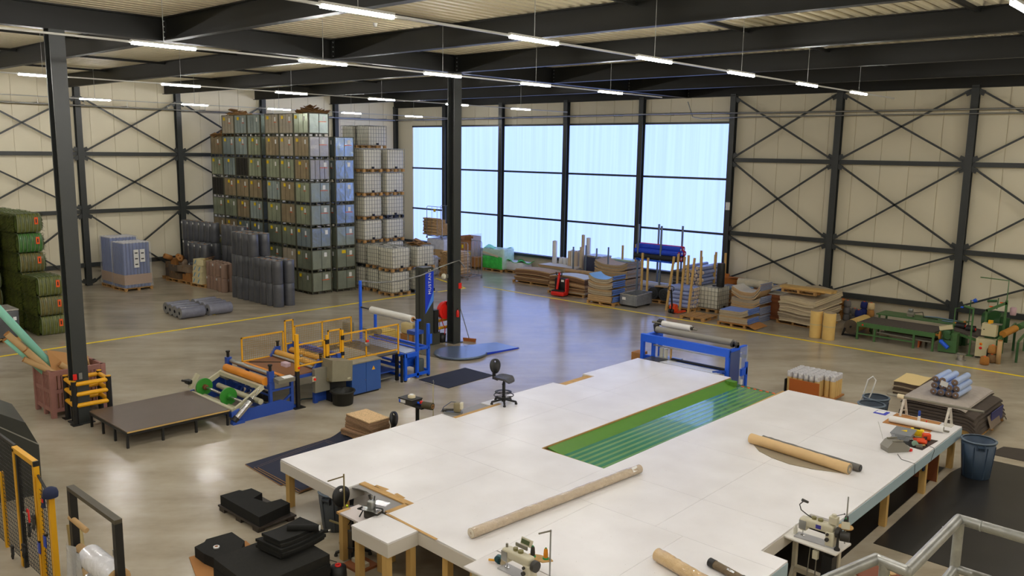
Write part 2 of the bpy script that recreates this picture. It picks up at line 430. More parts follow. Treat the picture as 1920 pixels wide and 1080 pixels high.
# strip lights on suspended trunking
M_lamp = emat('led_diffuser', LAMP_COLOR, LAMP_POWER)
M_trunk = mat('white_trunking', (205, 205, 200), 0.35, metal=0.2)
lamp_me = MB().box(-0.027, 0.027, 0.02, 1.25, -0.036, 0.012).mesh('diffuser', M_lamp)
house_me = MB().box(-0.03, 0.03, 0, 1.27, 0.012, 0.05).mesh('housing', M_trunk)
rod_me = MB().cyl((0, 0.63, 0.05), (0, 0.63, 1.28), 0.006, 6).mesh('suspension_rod', M_steel)
ROWS = [('row above the white table', -9.70, 6.79-3.72*3, 3.72, 9), ('row along the pillars', -15.97, 7.01-3.6*3, 3.6, 8),
        ('row above the floor rolls', -25.75, 8.19-3.98*3, 3.98, 9), ('row beside the cream side wall', -37.1, 14.03-4.39*4, 4.39, 9),
        ('row over the walkway', -2.67, 11.85-3.765*4, 3.765, 11), ('row behind the viewer', 4.2, -5, 3.765, 11)]
first = None
for gname, x, y0, dy, k in ROWS:
    z = 8.7
    t = struct('light_trunking', MB().box(x-0.022, x+0.022, y0-1, min(y0+dy*k, YW-0.7), z-0.03, z+0.004), M_trunk, label='slim suspended rail carrying the '+gname)
    for i in range(k):
        y = y0+i*dy
        if y+1.3 > YW-0.9: continue
        lab = 'lit LED strip light, %s of the %s' % (NTH[i], gname)
        if first is None:
            first = thing('strip_light', lab, 'light', (x, y, z-0.02), 0, 'suspended strip lights')
            link('diffuser', lamp_me, first); link('housing', house_me, first); link('suspension_rod', rod_me, first)
        else: dup(first, (x, y, z-0.02), 0, lab)
# pipe runs on the walls
pr = MB().tube([(XW+1.0, YE+1, 8.6), (XW+1.0, YW-1.0, 8.6)], 0.035, 8)
for y in range(-4, 35, 2): pr.bar((XW+0.1, y, 8.66), (XW+1.0, y, 8.66), 0.03).bar((XW+1.0, y, 8.6), (XW+1.0, y, 8.85), 0.015)
struct('pipe_run', pr, M_steel, label='thin metal conduit running high along the cream side wall')
pr = MB().tube([(XW+1.0, YW-0.9, 8.62), (-19.6, YW-0.9, 8.66), (-19.0, YW-0.6, 8.66), (-17.5, YW-0.6, 8.62), (XE-1, YW-0.6, 8.55)], 0.035, 8)
pr.tube([(-21.0, YW-0.55, 9.2), (-20.7, YW-0.55, 8.5), (-20.2, YW-0.55, 8.42), (-18, YW-0.55, 8.46), (XE-1, YW-0.55, 8.4)], 0.025, 8)
for x in range(-40, 8, 3): pr.bar((x, YW-0.1, 8.62), (x, YW-0.9 if x < -19 else YW-0.6, 8.62), 0.03)
struct('pipe_run', pr, M_steel, label='pair of thin metal conduits running high along the window wall')
for i, (x, y) in enumerate(((-17.6, 14.0), (-9.9, 21.5), (-12.0, 26.9), (-30.5, 17.5))):
    t = thing('smoke_detector', 'small white smoke detector under the roof deck, %s one' % NTH[i], 'detector', (x, y, 9.98), 0, 'smoke detectors under the roof')
    obj('base', MB().lathe([(0.06, -0.03), (0.06, 0)], 12), M_white, t); obj('sensor_head', MB().lathe([(0.03, -0.09), (0.05, -0.07), (0.05, -0.03)], 12), M_white, t)
tag(obj('switch_box', MB().rbox(-0.09, 0.09, -0.06, 0.06, -0.18, 0.18, 0.015), M_white, None, (-18.72, YW-0.42, 4.5-0.06)), 'small white switch box on the column at the last window', 'switch box')
# ------------------------------------------------------------------ pallets
_pm = {}
def pallet_meshes(L, W):
    if (L, W) in _pm: return _pm[(L, W)]
    top = MB().box(-L/2, L/2, -0.05, 0.05, 0.122, 0.144).mesh('deck_board', M_pal)
    strg = MB().box(-0.05, 0.05, -W/2, W/2, 0.1, 0.122).mesh('cross_board', M_pal)
    blk = MB().box(-0.05, 0.05, -0.07, 0.07, 0.022, 0.1).mesh('block', M_pal)
    bot = MB().box(-L/2, L/2, -0.05, 0.05, 0.0, 0.022).mesh('bottom_board', M_pal)
    _pm[(L, W)] = (top, strg, blk, bot); return _pm[(L, W)]
def pallet(label, loc, L=1.2, W=1.0, rz=0.0, nb=7, group='wooden pallets'):
    t = thing('wooden_pallet', label, 'pallet', loc, rz, group)
    top, strg, blk, bot = pallet_meshes(L, W)
    for k in range(nb): link('deck_board', top, t, (0, -W/2+0.05+k*(W-0.1)/(nb-1), 0))
    for x in (-L/2+0.06, 0, L/2-0.06):
        link('cross_board', strg, t, (x, 0, 0))
        for y in (-W/2+0.08, 0, W/2-0.08): link('block', blk, t, (x, y, 0))
    for y in (-W/2+0.06, 0, W/2-0.06): link('bottom_board', bot, t, (0, y, 0))
    return t
def pallet_mesh_joined(mb, L, W, z=0.0, x=0, y=0, mi=0):
    # small far pallet for tanks
    for k in range(5): yy = y-W/2+0.06+k*(W-0.12)/4; mb.box(x-L/2, x+L/2, yy-0.06, yy+0.06, z+0.115, z+0.14, mi)
    for xx in (-L/2+0.06, 0, L/2-0.06):
        for yy in (-W/2+0.07, 0, W/2-0.07): mb.box(x+xx-0.06, x+xx+0.06, y+yy-0.07, y+yy+0.07, z, z+0.115, mi)
    return mb
# ------------------------------------------------------------------ sheet steel crates, eight high
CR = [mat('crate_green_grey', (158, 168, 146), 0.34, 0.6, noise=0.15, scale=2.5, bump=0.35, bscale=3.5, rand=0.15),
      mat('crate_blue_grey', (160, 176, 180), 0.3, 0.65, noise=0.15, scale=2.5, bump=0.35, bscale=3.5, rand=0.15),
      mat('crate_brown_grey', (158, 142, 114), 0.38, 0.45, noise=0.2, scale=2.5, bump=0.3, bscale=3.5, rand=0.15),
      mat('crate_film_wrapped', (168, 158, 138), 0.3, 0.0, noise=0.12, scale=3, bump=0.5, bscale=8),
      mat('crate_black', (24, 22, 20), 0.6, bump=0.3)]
CRX = [mat('crate_end_green_lit', (186, 198, 186), 0.3, 0.75, noise=0.12, scale=2.5, bump=0.5, bscale=3.0, rand=0.1), mat('crate_end_blue_lit', (186, 204, 216), 0.27, 0.8, noise=0.12, scale=2.5, bump=0.5, bscale=3.0, rand=0.1), mat('crate_end_silver_lit', (196, 194, 190), 0.3, 0.75, noise=0.12, scale=2.5, bump=0.5, bscale=3.0, rand=0.1), CR[3], CR[4]]  # paler, bluer steel end panels: window reflection painted into their colour
M_crframe = mat('crate_frame', (96, 96, 78), 0.5, 0.3, noise=0.2, scale=6)
CW, CD, CH = 1.2, 1.12, 1.05
def fr_mb():
    g = MB()
    for x in (0.02, CW-0.02):
        for y in (0.02, CD-0.02): g.box(x-0.022, x+0.022, y-0.022, y+0.022, 0, CH-0.01)
    for x in (0.36, 0.79): g.box(x, x+0.05, 0.01, 0.06, 0, 0.11); g.box(x, x+0.05, CD-0.06, CD-0.01, 0, 0.11)
    for y in (0.34, 0.74): g.box(CW-0.06, CW-0.01, y, y+0.05, 0, 0.11); g.box(0.01, 0.06, y, y+0.05, 0, 0.11)
    g.box(0.0, CW, 0.0, CD, 0.105, 0.14)
    for a in ((0, CW, -0.008, 0.022), (0, CW, CD-0.022, CD+0.008)): g.box(*a, CH-0.045, CH-0.012)
    g.box(CW-0.022, CW+0.008, 0, CD, CH-0.045, CH-0.012)
    g.box(0.03, CW-0.03, 0.03, CD-0.03, 0.14, CH-0.09)
    return g
cr_frame = fr_mb().mesh('crate_frame', M_crframe)
def panel_y(n, k, proud): d = (CW-0.09)/n; return MB().box(0.045+k*d+0.016, 0.045+(k+1)*d-0.016, -0.004-proud, 0.03, 0.142, CH-0.05)
def panel_x(n, k, proud): d = (CD-0.09)/n; return MB().box(CW-0.03, CW+0.004+proud, 0.045+k*d+0.016, 0.045+(k+1)*d-0.016, 0.142, CH-0.05)
_cm = {}
def cmesh(kind, n, k, m):
    key = (kind, n, k, m.name)
    if key not in _cm: _cm[key] = (panel_y if kind == 'y' else panel_x)(n, k, 0.012 if (n > 4 and k % 2) else 0.0).mesh('side_panel', m)
    return _cm[key]
paper_me = MB().box(0, 0.11, -0.012, -0.005, 0, 0.2).mesh('paper_label', M_paper)
strip_me = MB().box(-0.05, 0.16, -0.012, -0.005, -0.055, -0.03).mesh('orange_strip', M_orange)
note_me = MB().box(0, 0.17, -0.03, -0.018, 0, 0.15).mesh('yellow_note', M_lemon)
paperx_me = MB().box(CW+0.005, CW+0.012, 0, 0.15, 0, 0.2).mesh('paper_label', M_paper)
stripx_me = MB().box(CW+0.005, CW+0.012, -0.1, 0.32, -0.06, -0.035).mesh('orange_strip', M_orange)
notex_me = MB().box(CW+0.012, CW+0.02, 0, 0.22, 0, 0.15).mesh('yellow_note', M_lemon)
CNAME = ['greenish grey', 'bluish grey', 'brownish grey', 'film wrapped pale', 'black covered']
def crate(loc, ci, ny, nx, label, seed):
    rn = random.Random(seed)
    t = thing('steel_crate', label, 'crate', loc, 0, 'sheet steel crates in the tall stack')
    link('crate_frame', cr_frame, t)
    m = CR[ci]
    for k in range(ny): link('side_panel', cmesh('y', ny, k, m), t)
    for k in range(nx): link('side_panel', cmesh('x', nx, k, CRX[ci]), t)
    if ci != 4:
        lx = rn.choice((0.72, 0.8, 0.86)); link('paper_label', paper_me, t, (lx, 0, 0.68))
        if rn.random() < 0.6: link('orange_strip', strip_me, t, (lx, 0, 0.68))
        if rn.random() < 0.85: link('yellow_note', note_me, t, (rn.uniform(0.1, 0.5), 0, 0.78))
        link('paper_label', paperx_me, t, (0, rn.uniform(0.68, 0.8), 0.7))
        if rn.random() < 0.7: link('orange_strip', stripx_me, t, (0, 0.65, 0.7))
        if rn.random() < 0.25: link('yellow_note', notex_me, t, (0, 0.3, 0.8))
    return t
CX = [-34.12, -35.36, -36.58, -38.2, -39.43, -40.66, -41.9]
CCOL = ['near corner column', 'second column from corner', 'third column from corner', 'fourth column from corner', 'fifth column from corner', 'sixth column from corner', 'column by cream wall']
TIER = ['bottom tier', 'second tier up', 'third tier up', 'fourth tier up', 'fifth tier up', 'sixth tier up', 'seventh tier up', 'top tier']
KIND = {  # (column, tier): colour index
    (0, 7): 0, (0, 6): 2, (0, 5): 2, (0, 4): 0, (0, 3): 0, (0, 2): 1, (0, 1): 0, (0, 0): 0, (1, 7): 3, (1, 6): 3, (2, 7): 3, (1, 5): 0, (1, 4): 2, (1, 3): 2, (1, 1): 3, (2, 4): 1, (4, 5): 4,
    (6, 4): 4, (3, 7): 1, (3, 6): 0, (4, 6): 1, (5, 6): 1, (6, 6): 2, (5, 7): 3, (4, 4): 2, (3, 4): 2, (2, 5): 0, (6, 5): 0, (5, 5): 1, (6, 3): 0}
for i, x in enumerate(CX):
    for k in range(7 if i == 6 else 8):
        ci = KIND.get((i, k), random.choice((0, 0, 1, 2)))
        ny = 5 if (i, k) in ((0, 5), (2, 4), (5, 5)) else random.choice((3, 4))
        nx = 4 if (i, k) == (0, 5) else 2
        crate((x, 22.3, k*CH), ci, ny, nx, '%s steel crate, %s, %s' % (CNAME[ci], TIER[k], CCOL[i]), i*10+k)
for k in range(7):
    crate((-34.0, 23.62, k*CH), 1 if k > 2 else 0, 3, 2, 'shiny %s steel crate, %s of the stack beside the white tanks' % (CNAME[1 if k > 2 else 0], TIER[k]), 100+k)
# loose cardboard thrown on top of the crates
def scrap(name, label, x0, x1, y0, y1, z, n, seed):
    rn = random.Random(seed); g = MB()
    for k in range(n):
        u = rn.random(); w = rn.random()
        hgt = z+0.03+0.28*rn.random()*(1-abs(2*u-1))*(1-abs(2*w-1))*1.6
        g.cbox((x0+(x1-x0)*u, y0+(y1-y0)*w, hgt), (rn.uniform(0.25, 0.55), rn.uniform(0.2, 0.45), 0.02), rn.uniform(0, 3), rn.uniform(-.4, .4), rn.uniform(-.4, .4))
    o = obj(name, g, mat('torn_cardboard', (150, 112, 66), 0.85, noise=0.3, scale=4)); tag(o, label, 'cardboard'); o['kind'] = 'stuff'
scrap('cardboard_scrap', 'heap of torn cardboard on the top crate at the near corner', -34.05, -33.0, 22.4, 23.35, 8*CH, 60, 3)
scrap('cardboard_scrap', 'heap of torn cardboard on the crate column by the cream wall', -41.8, -40.8, 22.4, 23.3, 7*CH, 60, 4)
scrap('cardboard_scrap', 'thin litter of cardboard on the sixth crate column', -40.6, -39.5, 22.4, 23.3, 8*CH, 40, 5)

# ------------------------------------------------------------------ caged liquid tanks
M_tank = mat('milky_tank', (226, 222, 205), 0.42, noise=0.05, scale=3, rand=0.07)
M_cage = mat('tank_cage', (150, 150, 138), 0.45, 0.3)
def cage_mb():
    g = MB(); x, y = 0.5, 0.57
    for s in (-1, 1):
        for k in range(8):
            t = -y+2*y*k/7; g.bar((s*x, t, 0.15), (s*x, t, 1.12), 0.014)
        for k in range(7):
            t = -x+2*x*k/6; g.bar((t, s*y, 0.15), (t, s*y, 1.12), 0.014)
        for k in range(6):
            z = 0.16+k*0.19; g.bar((s*x, -y, z), (s*x, y, z), 0.016); g.bar((-x, s*y, z), (x, s*y, z), 0.016)
    for t in (-0.2, 0.2): g.bar((t, -y, 1.12), (t, y, 1.12), 0.022)
    return g
cage_me = cage_mb().mesh('cage', M_cage)
tank_me = MB().rbox(-0.47, 0.47, -0.54, 0.54, 0.155, 1.08, 0.07, n=3).mesh('tank', M_tank)
tpal_me = pallet_mesh_joined(MB(), 1.0, 1.15).mesh('pallet', M_pal)
bpal_me = pallet_mesh_joined(MB(), 1.0, 1.15).mesh('pallet', M_black)
lid_me = MB().lathe([(0.11, 1.06), (0.11, 1.11), (0.09, 1.115)], 12).mesh('filler_cap', M_black)
tap_me = MB().box(0.46, 0.54, -0.06, 0.06, 0.16, 0.26).mesh('tap', M_black)
TH = 1.14
def ibc(label, x, y, z, rz=0.0, dark=False, group='caged white tanks', open_top=False):
    t = thing('caged_tank', label, 'tank', (x, y, z), rz, group)
    link('pallet', bpal_me if dark else tpal_me, t); link('tank', tank_me, t); link('cage', cage_me, t); link('filler_cap', lid_me, t); link('tap', tap_me, t)
    return t
LV = ['bottom', 'second', 'third', 'fourth', 'fifth', 'sixth', 'seventh']
for k in range(2):
    ibc('caged white tank in the front block nearest the yellow line, %s level' % ('lower', 'upper')[k], -30.57, 25.3+0.03*k, k*TH, 0.02*k)
    ibc('caged white tank beside the foremost pair towards the crates, %s level' % ('lower', 'upper')[k], -31.78, 25.5, k*TH, PI/2)
    ibc('caged white tank behind the film wrapper tower, %s level' % ('lower', 'upper')[k], -30.45, 26.75, k*TH, 0, dark=(k == 0))
for k in range(6):
    ibc('caged white tank, %s level of the six-high column touching the crates' % LV[k], -32.95, 25.58, k*TH, 0, dark=(k == 1))
    ibc('caged white tank, %s level of the six-high column nearest the window' % LV[k], -32.95, 26.95 if k != 5 else 27.0, k*TH, 0.01*k, dark=(k == 3))
for k in range(7):
    ibc('caged white tank, %s level of the tallest column behind' % LV[k], -34.3, 26.95, k*TH)
    ibc('caged white tank, %s level of the tall column behind the shiny crates' % LV[k], -35.55, 26.95, k*TH)
for k, (u, v) in enumerate(((-30.45, 26.75), )):
    scrap('foam_scrap', 'yellowish scraps lying on the tank behind the wrapper tower', u-0.3, u+0.3, v-0.4, v+0.4, 2*TH+0.0, 14, 9)

# ------------------------------------------------------------------ upright and lying rolls on the left
def roll_mesh(r, h, n=16):
    return MB().lathe([(r*0.3, 0.0), (r*0.97, 0.0), (r, 0.02), (r*0.985, h*0.3), (r, h*0.6), (r*0.99, h-0.02), (r*0.95, h), (r*0.3, h)], n, caps=False)
M_droll = mat('dark_grey_roll', (80, 82, 88), 0.3, noise=0.1, scale=6, bump=0.15, bscale=7, rand=0.12, coat=0.3)
M_broll = mat('pinkish_brown_roll', (150, 122, 106), 0.45, noise=0.08, scale=5, bump=0.1, rand=0.06)
M_end = mat('roll_end', (150, 150, 150), 0.5, noise=0.3, scale=15)
dr_me = roll_mesh(0.235, 1.0).mesh('wrapped_roll', M_droll)
de_me = MB().lathe([(0.08, 1.001), (0.22, 1.004)], 16, caps=False).mesh('wrapped_end', M_end)
ce_me = MB().lathe([(0.05, 0.99), (0.078, 1.008), (0.06, 1.01)], 12, caps=False).mesh('core', M_card)
rl_me = MB().box(-0.05, 0.05, -0.245, -0.235, 0.84, 0.94).mesh('paper_label', M_paper)
def uroll(label, x, y, z, group, lab=False, lean=(0, 0, 0)):
    t = thing('grey_roll', label, 'roll', (x, y, z), 0, group, rot=lean)
    link('wrapped_roll', dr_me, t); link('wrapped_end', de_me, t); link('core', ce_me, t)
    if lab: link('paper_label', rl_me, t)
    return t
rn = random.Random(5)
for i in range(8):
    for j in range(2):
        for k in range(3 if i < 4 else 2):
            uroll('upright dark grey roll, %s tier, %s from cream wall end, %s row' % (('bottom', 'middle', 'top')[k], NTH[i], ('near', 'back')[j]),
                  -34.85+0.485*i+rn.uniform(-.02, .02)+0.04*k, 19.55+0.56*j+rn.uniform(-.02, .02), k*1.005, 'upright dark grey rolls in front of the crates')
for i in range(6):
    for k in range(3):
        if i == 5 and k == 2: pass
        uroll('upright dark labelled roll, %s tier, %s from the cream wall' % (('bottom', 'middle', 'top')[k], NTH[i]),
              -41.95+0.5*i, 20.85+0.05*i-0.04*k, k*1.005, 'labelled dark rolls beside the cream wall', lab=True)
for i in range(4):
    for k in range(3):
        uroll('upright dark roll behind the pink rolls, %s tier, %s along' % (('bottom', 'middle', 'top')[k], NTH[i]), -38.3+0.5*i, 21.0, k*1.005, 'dark rolls behind the pink rolls', lab=False)
for i in range(3):
    for k in range(2):
        uroll('dark labelled roll behind cream cartons, %s tier, %s one' % (('lower', 'upper')[k], NTH[i]), -40.4+0.62*i, 20.3, k*1.005, 'dark rolls behind the cream cartons', lab=True)
br_me = roll_mesh(0.165, 0.66, 14).mesh('wrapped_roll', M_broll)
be_me = MB().lathe([(0.05, 0.661), (0.155, 0.664)], 14, caps=False).mesh('wrapped_end', mat('pinkish_end', (176, 150, 134), 0.6))
bl_me = MB().box(-0.05, 0.05, -0.174, -0.165, 0.5, 0.6).mesh('paper_label', M_paper)
for i in range(6):
    for j in range(2):
        for k in range(2):
            if k == 1 and i in (4,) and j == 0: continue
            t = thing('pink_roll', 'small pinkish brown roll, %s tier, %s from cream cartons, %s row' % (('lower', 'upper')[k], NTH[i], ('near', 'back')[j]), 'roll', (-37.9+0.31*i, 19.85+0.36*j-(0.1 if i > 3 else 0), k*0.666), 0, 'small pinkish brown rolls')
            link('wrapped_roll', br_me, t); link('wrapped_end', be_me, t)
            if (i+j+k) % 3 == 0: link('paper_label', bl_me, t)
dl_me = roll_mesh(0.235, 1.0).mesh('wrapped_roll', mat('lilac_grey_roll', (122, 124, 138), 0.26, noise=0.12, scale=6, bump=0.25, bscale=8, rand=0.1, coat=0.4))
# rolls lying on the floor
for j in range(2):
    for i in range(4):
        y0 = 15.25 if j == 0 else 16.42
        t = thing('grey_roll', 'dark grey roll lying on open floor, %s from yellow line, %s row' % (NTH[i], ('near', 'far')[j]), 'roll', (-31.72-0.5*i+0.04*j, y0+0.05*i, 0.237), 0, 'grey rolls lying on the floor', rot=(-PI/2, 0, 0.05*(i % 2)-0.02))
        link('wrapped_roll', dl_me, t); link('core', ce_me, t)
        link('wrapped_end', MB().lathe([(0.07, -0.004), (0.222, -0.002)], 16, caps=False).mesh('wrapped_end', M_end), t)
        if j == 1 and i == 0: link('paper_label', MB().box(-0.06, 0.06, 0.2, 0.245, 0.05, 0.16).mesh('paper_label', M_paper), t); link('yellow_note', MB().box(-0.04, 0.06, 0.18, 0.24, 0.2, 0.3).mesh('yellow_note', M_lemon), t)
# ------------------------------------------------------------------ cartons and remnants on pallets by the cream wall
M_cream = mat('cream_carton', (226, 214, 168), 0.7, noise=0.04, rand=0.05)
M_blueprint = mat('blue_carton_print', (96, 160, 205), 0.6)
pallet('wooden pallet under the cream cartons', (-38.65, 19.95, 0), 1.2, 0.8, 0.15)
for k in range(4):
    for i in range(2):
        if k == 3 and i == 1: continue
        t = thing('cream_carton', 'cream carton with a blue mark, %s layer, %s column on its pallet' % (NTH[k], ('far', 'near')[i]), 'carton', (-38.95+0.44*i, 19.85+0.03*k, 0.146+k*0.3), 0.1+0.05*((k+i) % 2), 'cream cartons on a pallet')
        obj('carton', MB().box(-0.2, 0.2, -0.28, 0.28, 0, 0.295), M_cream, t)
        obj('blue_mark', MB().bar((-0.1, -0.285, 0.05), (0.02, -0.285, 0.24), 0.05, 0.006, up=(0, 1, 0)), M_blueprint, t)
t = thing('open_carton', 'cream carton with open brown flaps on top of the cartons', 'carton', (-38.5, 19.9, 1.05), 0.3)
obj('carton', MB().box(-0.22, 0.22, -0.28, 0.28, 0, 0.02).box(-0.22, -0.2, -0.28, 0.28, 0, 0.3).box(0.2, 0.22, -0.28, 0.28, 0, 0.3).box(-0.22, 0.22, -0.28, -0.26, 0, 0.3).box(-0.22, 0.22, 0.26, 0.28, 0, 0.3), M_cream, t)
obj('flap', MB().bar((0.22, 0, 0.3), (0.42, 0, 0.36), 0.5, 0.01).bar((-0.2, 0.28, 0.3), (0.2, 0.45, 0.4), 0.3, 0.01), M_card, t)
pallet('wooden pallet under mixed brown cartons', (-39.85, 19.95, 0), 1.2, 0.8, 0.1)
pallet('wooden pallet under carpet remnants by the cream wall', (-41.1, 19.85, 0), 1.2, 0.8, 0.1)
pallet('wooden pallet under the grey box nearest the cream wall', (-42.05, 20.0, 0), 0.8, 0.8, 0.1, nb=5)
rem = [((-39.6, 19.75, 0.146), (0.4, 0.35, 0.4), M_card, 'orange brown carton with a paper label beside the cream cartons'), ((-40.05, 19.8, 0.146), (0.4, 0.35, 0.32), M_card, 'squat orange brown carton second from the cream cartons'),
       ((-41.3, 19.75, 0.146), (0.45, 0.4, 0.36), mat('dusty_brown', (128, 106, 82), 0.85, noise=0.15), 'dusty brown carton on the remnants pallet'), ((-40.85, 19.75, 0.146), (0.4, 0.4, 0.28), MATS['dusty_brown'], 'low dusty carton at the edge of the remnants pallet'),
       ((-42.05, 20.0, 0.146), (0.6, 0.5, 0.42), mat('dusty_grey', (112, 100, 88), 0.8, noise=0.15), 'dusty grey box nearest the cream wall'), ((-42.2, 19.9, 0.57), (0.3, 0.3, 0.3), MATS['dusty_brown'], 'small brown carton on the dusty grey box'),
       ((-41.2, 19.85, 0.51), (0.9, 0.5, 0.3), MATS['dusty_grey'], 'folded grey carpet bundle on the dusty cartons'), ((-40.2, 19.85, 0.56), (0.95, 0.5, 0.3), mat('film_brown', (150, 130, 108), 0.3, noise=0.2, bump=0.3), 'film wrapped brown bundle above the orange cartons'),
       ((-41.4, 19.9, 0.815), (0.45, 0.4, 0.32), M_card, 'brown carton on top of the remnants heap'), ((-40.8, 19.95, 0.815), (0.4, 0.35, 0.28), MATS['film_brown'], 'brown film bundle on top of the remnants heap')]
for c, d, m, lb in rem:
    g = MB().box(-d[0]/2, d[0]/2, -d[1]/2, d[1]/2, 0, d[2]) if 'carton' in lb or 'box' in lb else MB().rbox(-d[0]/2, d[0]/2, -d[1]/2, d[1]/2, 0, d[2], 0.09, n=3)
    t = thing('carton' if 'carton' in lb or 'box' in lb else 'bundle', lb, 'carton' if 'carton' in lb or 'box' in lb else 'bundle', c, 0.1)
    obj('shell', g, m, t)
    obj('tape', MB().box(-0.03, 0.03, -d[1]/2-0.004, d[1]/2+0.004, d[2]*0.7, d[2]+0.004), mat('brown_tape', (150, 110, 66), 0.4), t)
for i, (x, y, z) in enumerate(((-41.55, 19.7, 1.14), (-41.2, 20.1, 1.14), (-40.75, 19.8, 1.1))):
    t = thing('brown_roll_end', 'short brown remnant roll tipped on the heap, %s one' % NTH[i], 'roll', (x, y, z), 0.4*i, 'remnant rolls on the heap', rot=(1.2, 0.1, 0.5*i))
    obj('body', MB().ring((0, 0, 0), (0, 0, 0.4), 0.13, 0.05), M_card, t)
# ------------------------------------------------------------------ film wrapped pallets of blue roll goods
M_film = mat('clear_stretch_film', (232, 234, 238), 0.18, alpha=0.22, bump=0.5, bscale=9)
M_broll2 = mat('blue_roll_goods', (88, 112, 172), 0.5, noise=0.12, rand=0.12)
def wrapped_rolls(label, x, y, nx, ny, h, rz=0.0, papers=True):
    pallet('wooden pallet under the '+label, (x, y, 0), nx*0.16+0.1, ny*0.16+0.1, rz, nb=6)
    t = thing('wrapped_roll_pack', 'film wrapped pack of upright '+label, 'pallet load', (x, y, 0.146), rz)
    base = roll_mesh(0.078, h, 10).mesh('roll', M_broll2); cap = MB().lathe([(0.03, h), (0.074, h+0.004), (0.05, h+0.05), (0.02, h+0.05)], 10).mesh('roll_cap', mat('roll_caps', (205, 205, 210), 0.5))
    for i in range(nx):
        for j in range(ny):
            if 0 < i < nx-1 and 0 < j < ny-1: link('roll_cap', cap, t, ((i-(nx-1)/2)*0.16, (j-(ny-1)/2)*0.16, 0)); continue
            p = ((i-(nx-1)/2)*0.16, (j-(ny-1)/2)*0.16, 0); link('roll', base, t, p); link('roll_cap', cap, t, p)
    a, b = nx*0.08+0.02, ny*0.08+0.02
    obj('cardboard_band', MB().box(-a-0.005, a+0.005, -b-0.005, b+0.005, 0.15, 0.62), mat('pinkish_card', (176, 140, 108), 0.7, noise=0.08), t)
    g = MB(); rings = []
    for z, e in ((0, 0.05), (0.5, 0.02), (1.2, 0.02), (h-0.1, 0.015), (h+0.06, 0.0)):
        rings.append([(-a-e, -b-e, z), (a+e, -b-e, z), (a+e, b+e, z), (-a-e, b+e, z)])
    g.loft(rings, caps=False, smooth=False); obj('stretch_film', g, M_film, t)
    if papers:
        sh = MB(); ln = MB()
        for yy, zz in ((-0.18, 0.95), (0.12, 1.2)):
            sh.box(a+0.03, a+0.035, yy, yy+0.24, zz, zz+0.85 if yy < 0 else zz+0.6)
            for q in range(3 if yy < 0 else 2): ln.box(a+0.036, a+0.04, yy+0.05, yy+0.19, zz+0.12+q*0.27, zz+0.18+q*0.27)
        obj('paper_label', sh, M_paper, t); obj('dark_print', ln, mat('dark_print', (70, 70, 72), 0.7), t)
wrapped_rolls('blue rolls standing clear of the cream wall', -40.15, 17.08, 7, 8, 2.1, 0.05)
wrapped_rolls('blue rolls tucked behind the labelled pack', -41.55, 17.1, 7, 8, 2.25, 0.0, papers=False)
# fire hose point and small fixtures on the cream wall
t = thing('wall_alarm', 'small red alarm box low on the cream side wall', 'alarm', (XW+0.06, 17.1, 0.95))
obj('box', MB().rbox(0, 0.08, -0.06, 0.06, -0.08, 0.08, 0.01), M_red, t); obj('conduit', MB().cyl((0.04, 0, -0.08), (0.04, 0, -0.85), 0.012, 6), M_steel, t)
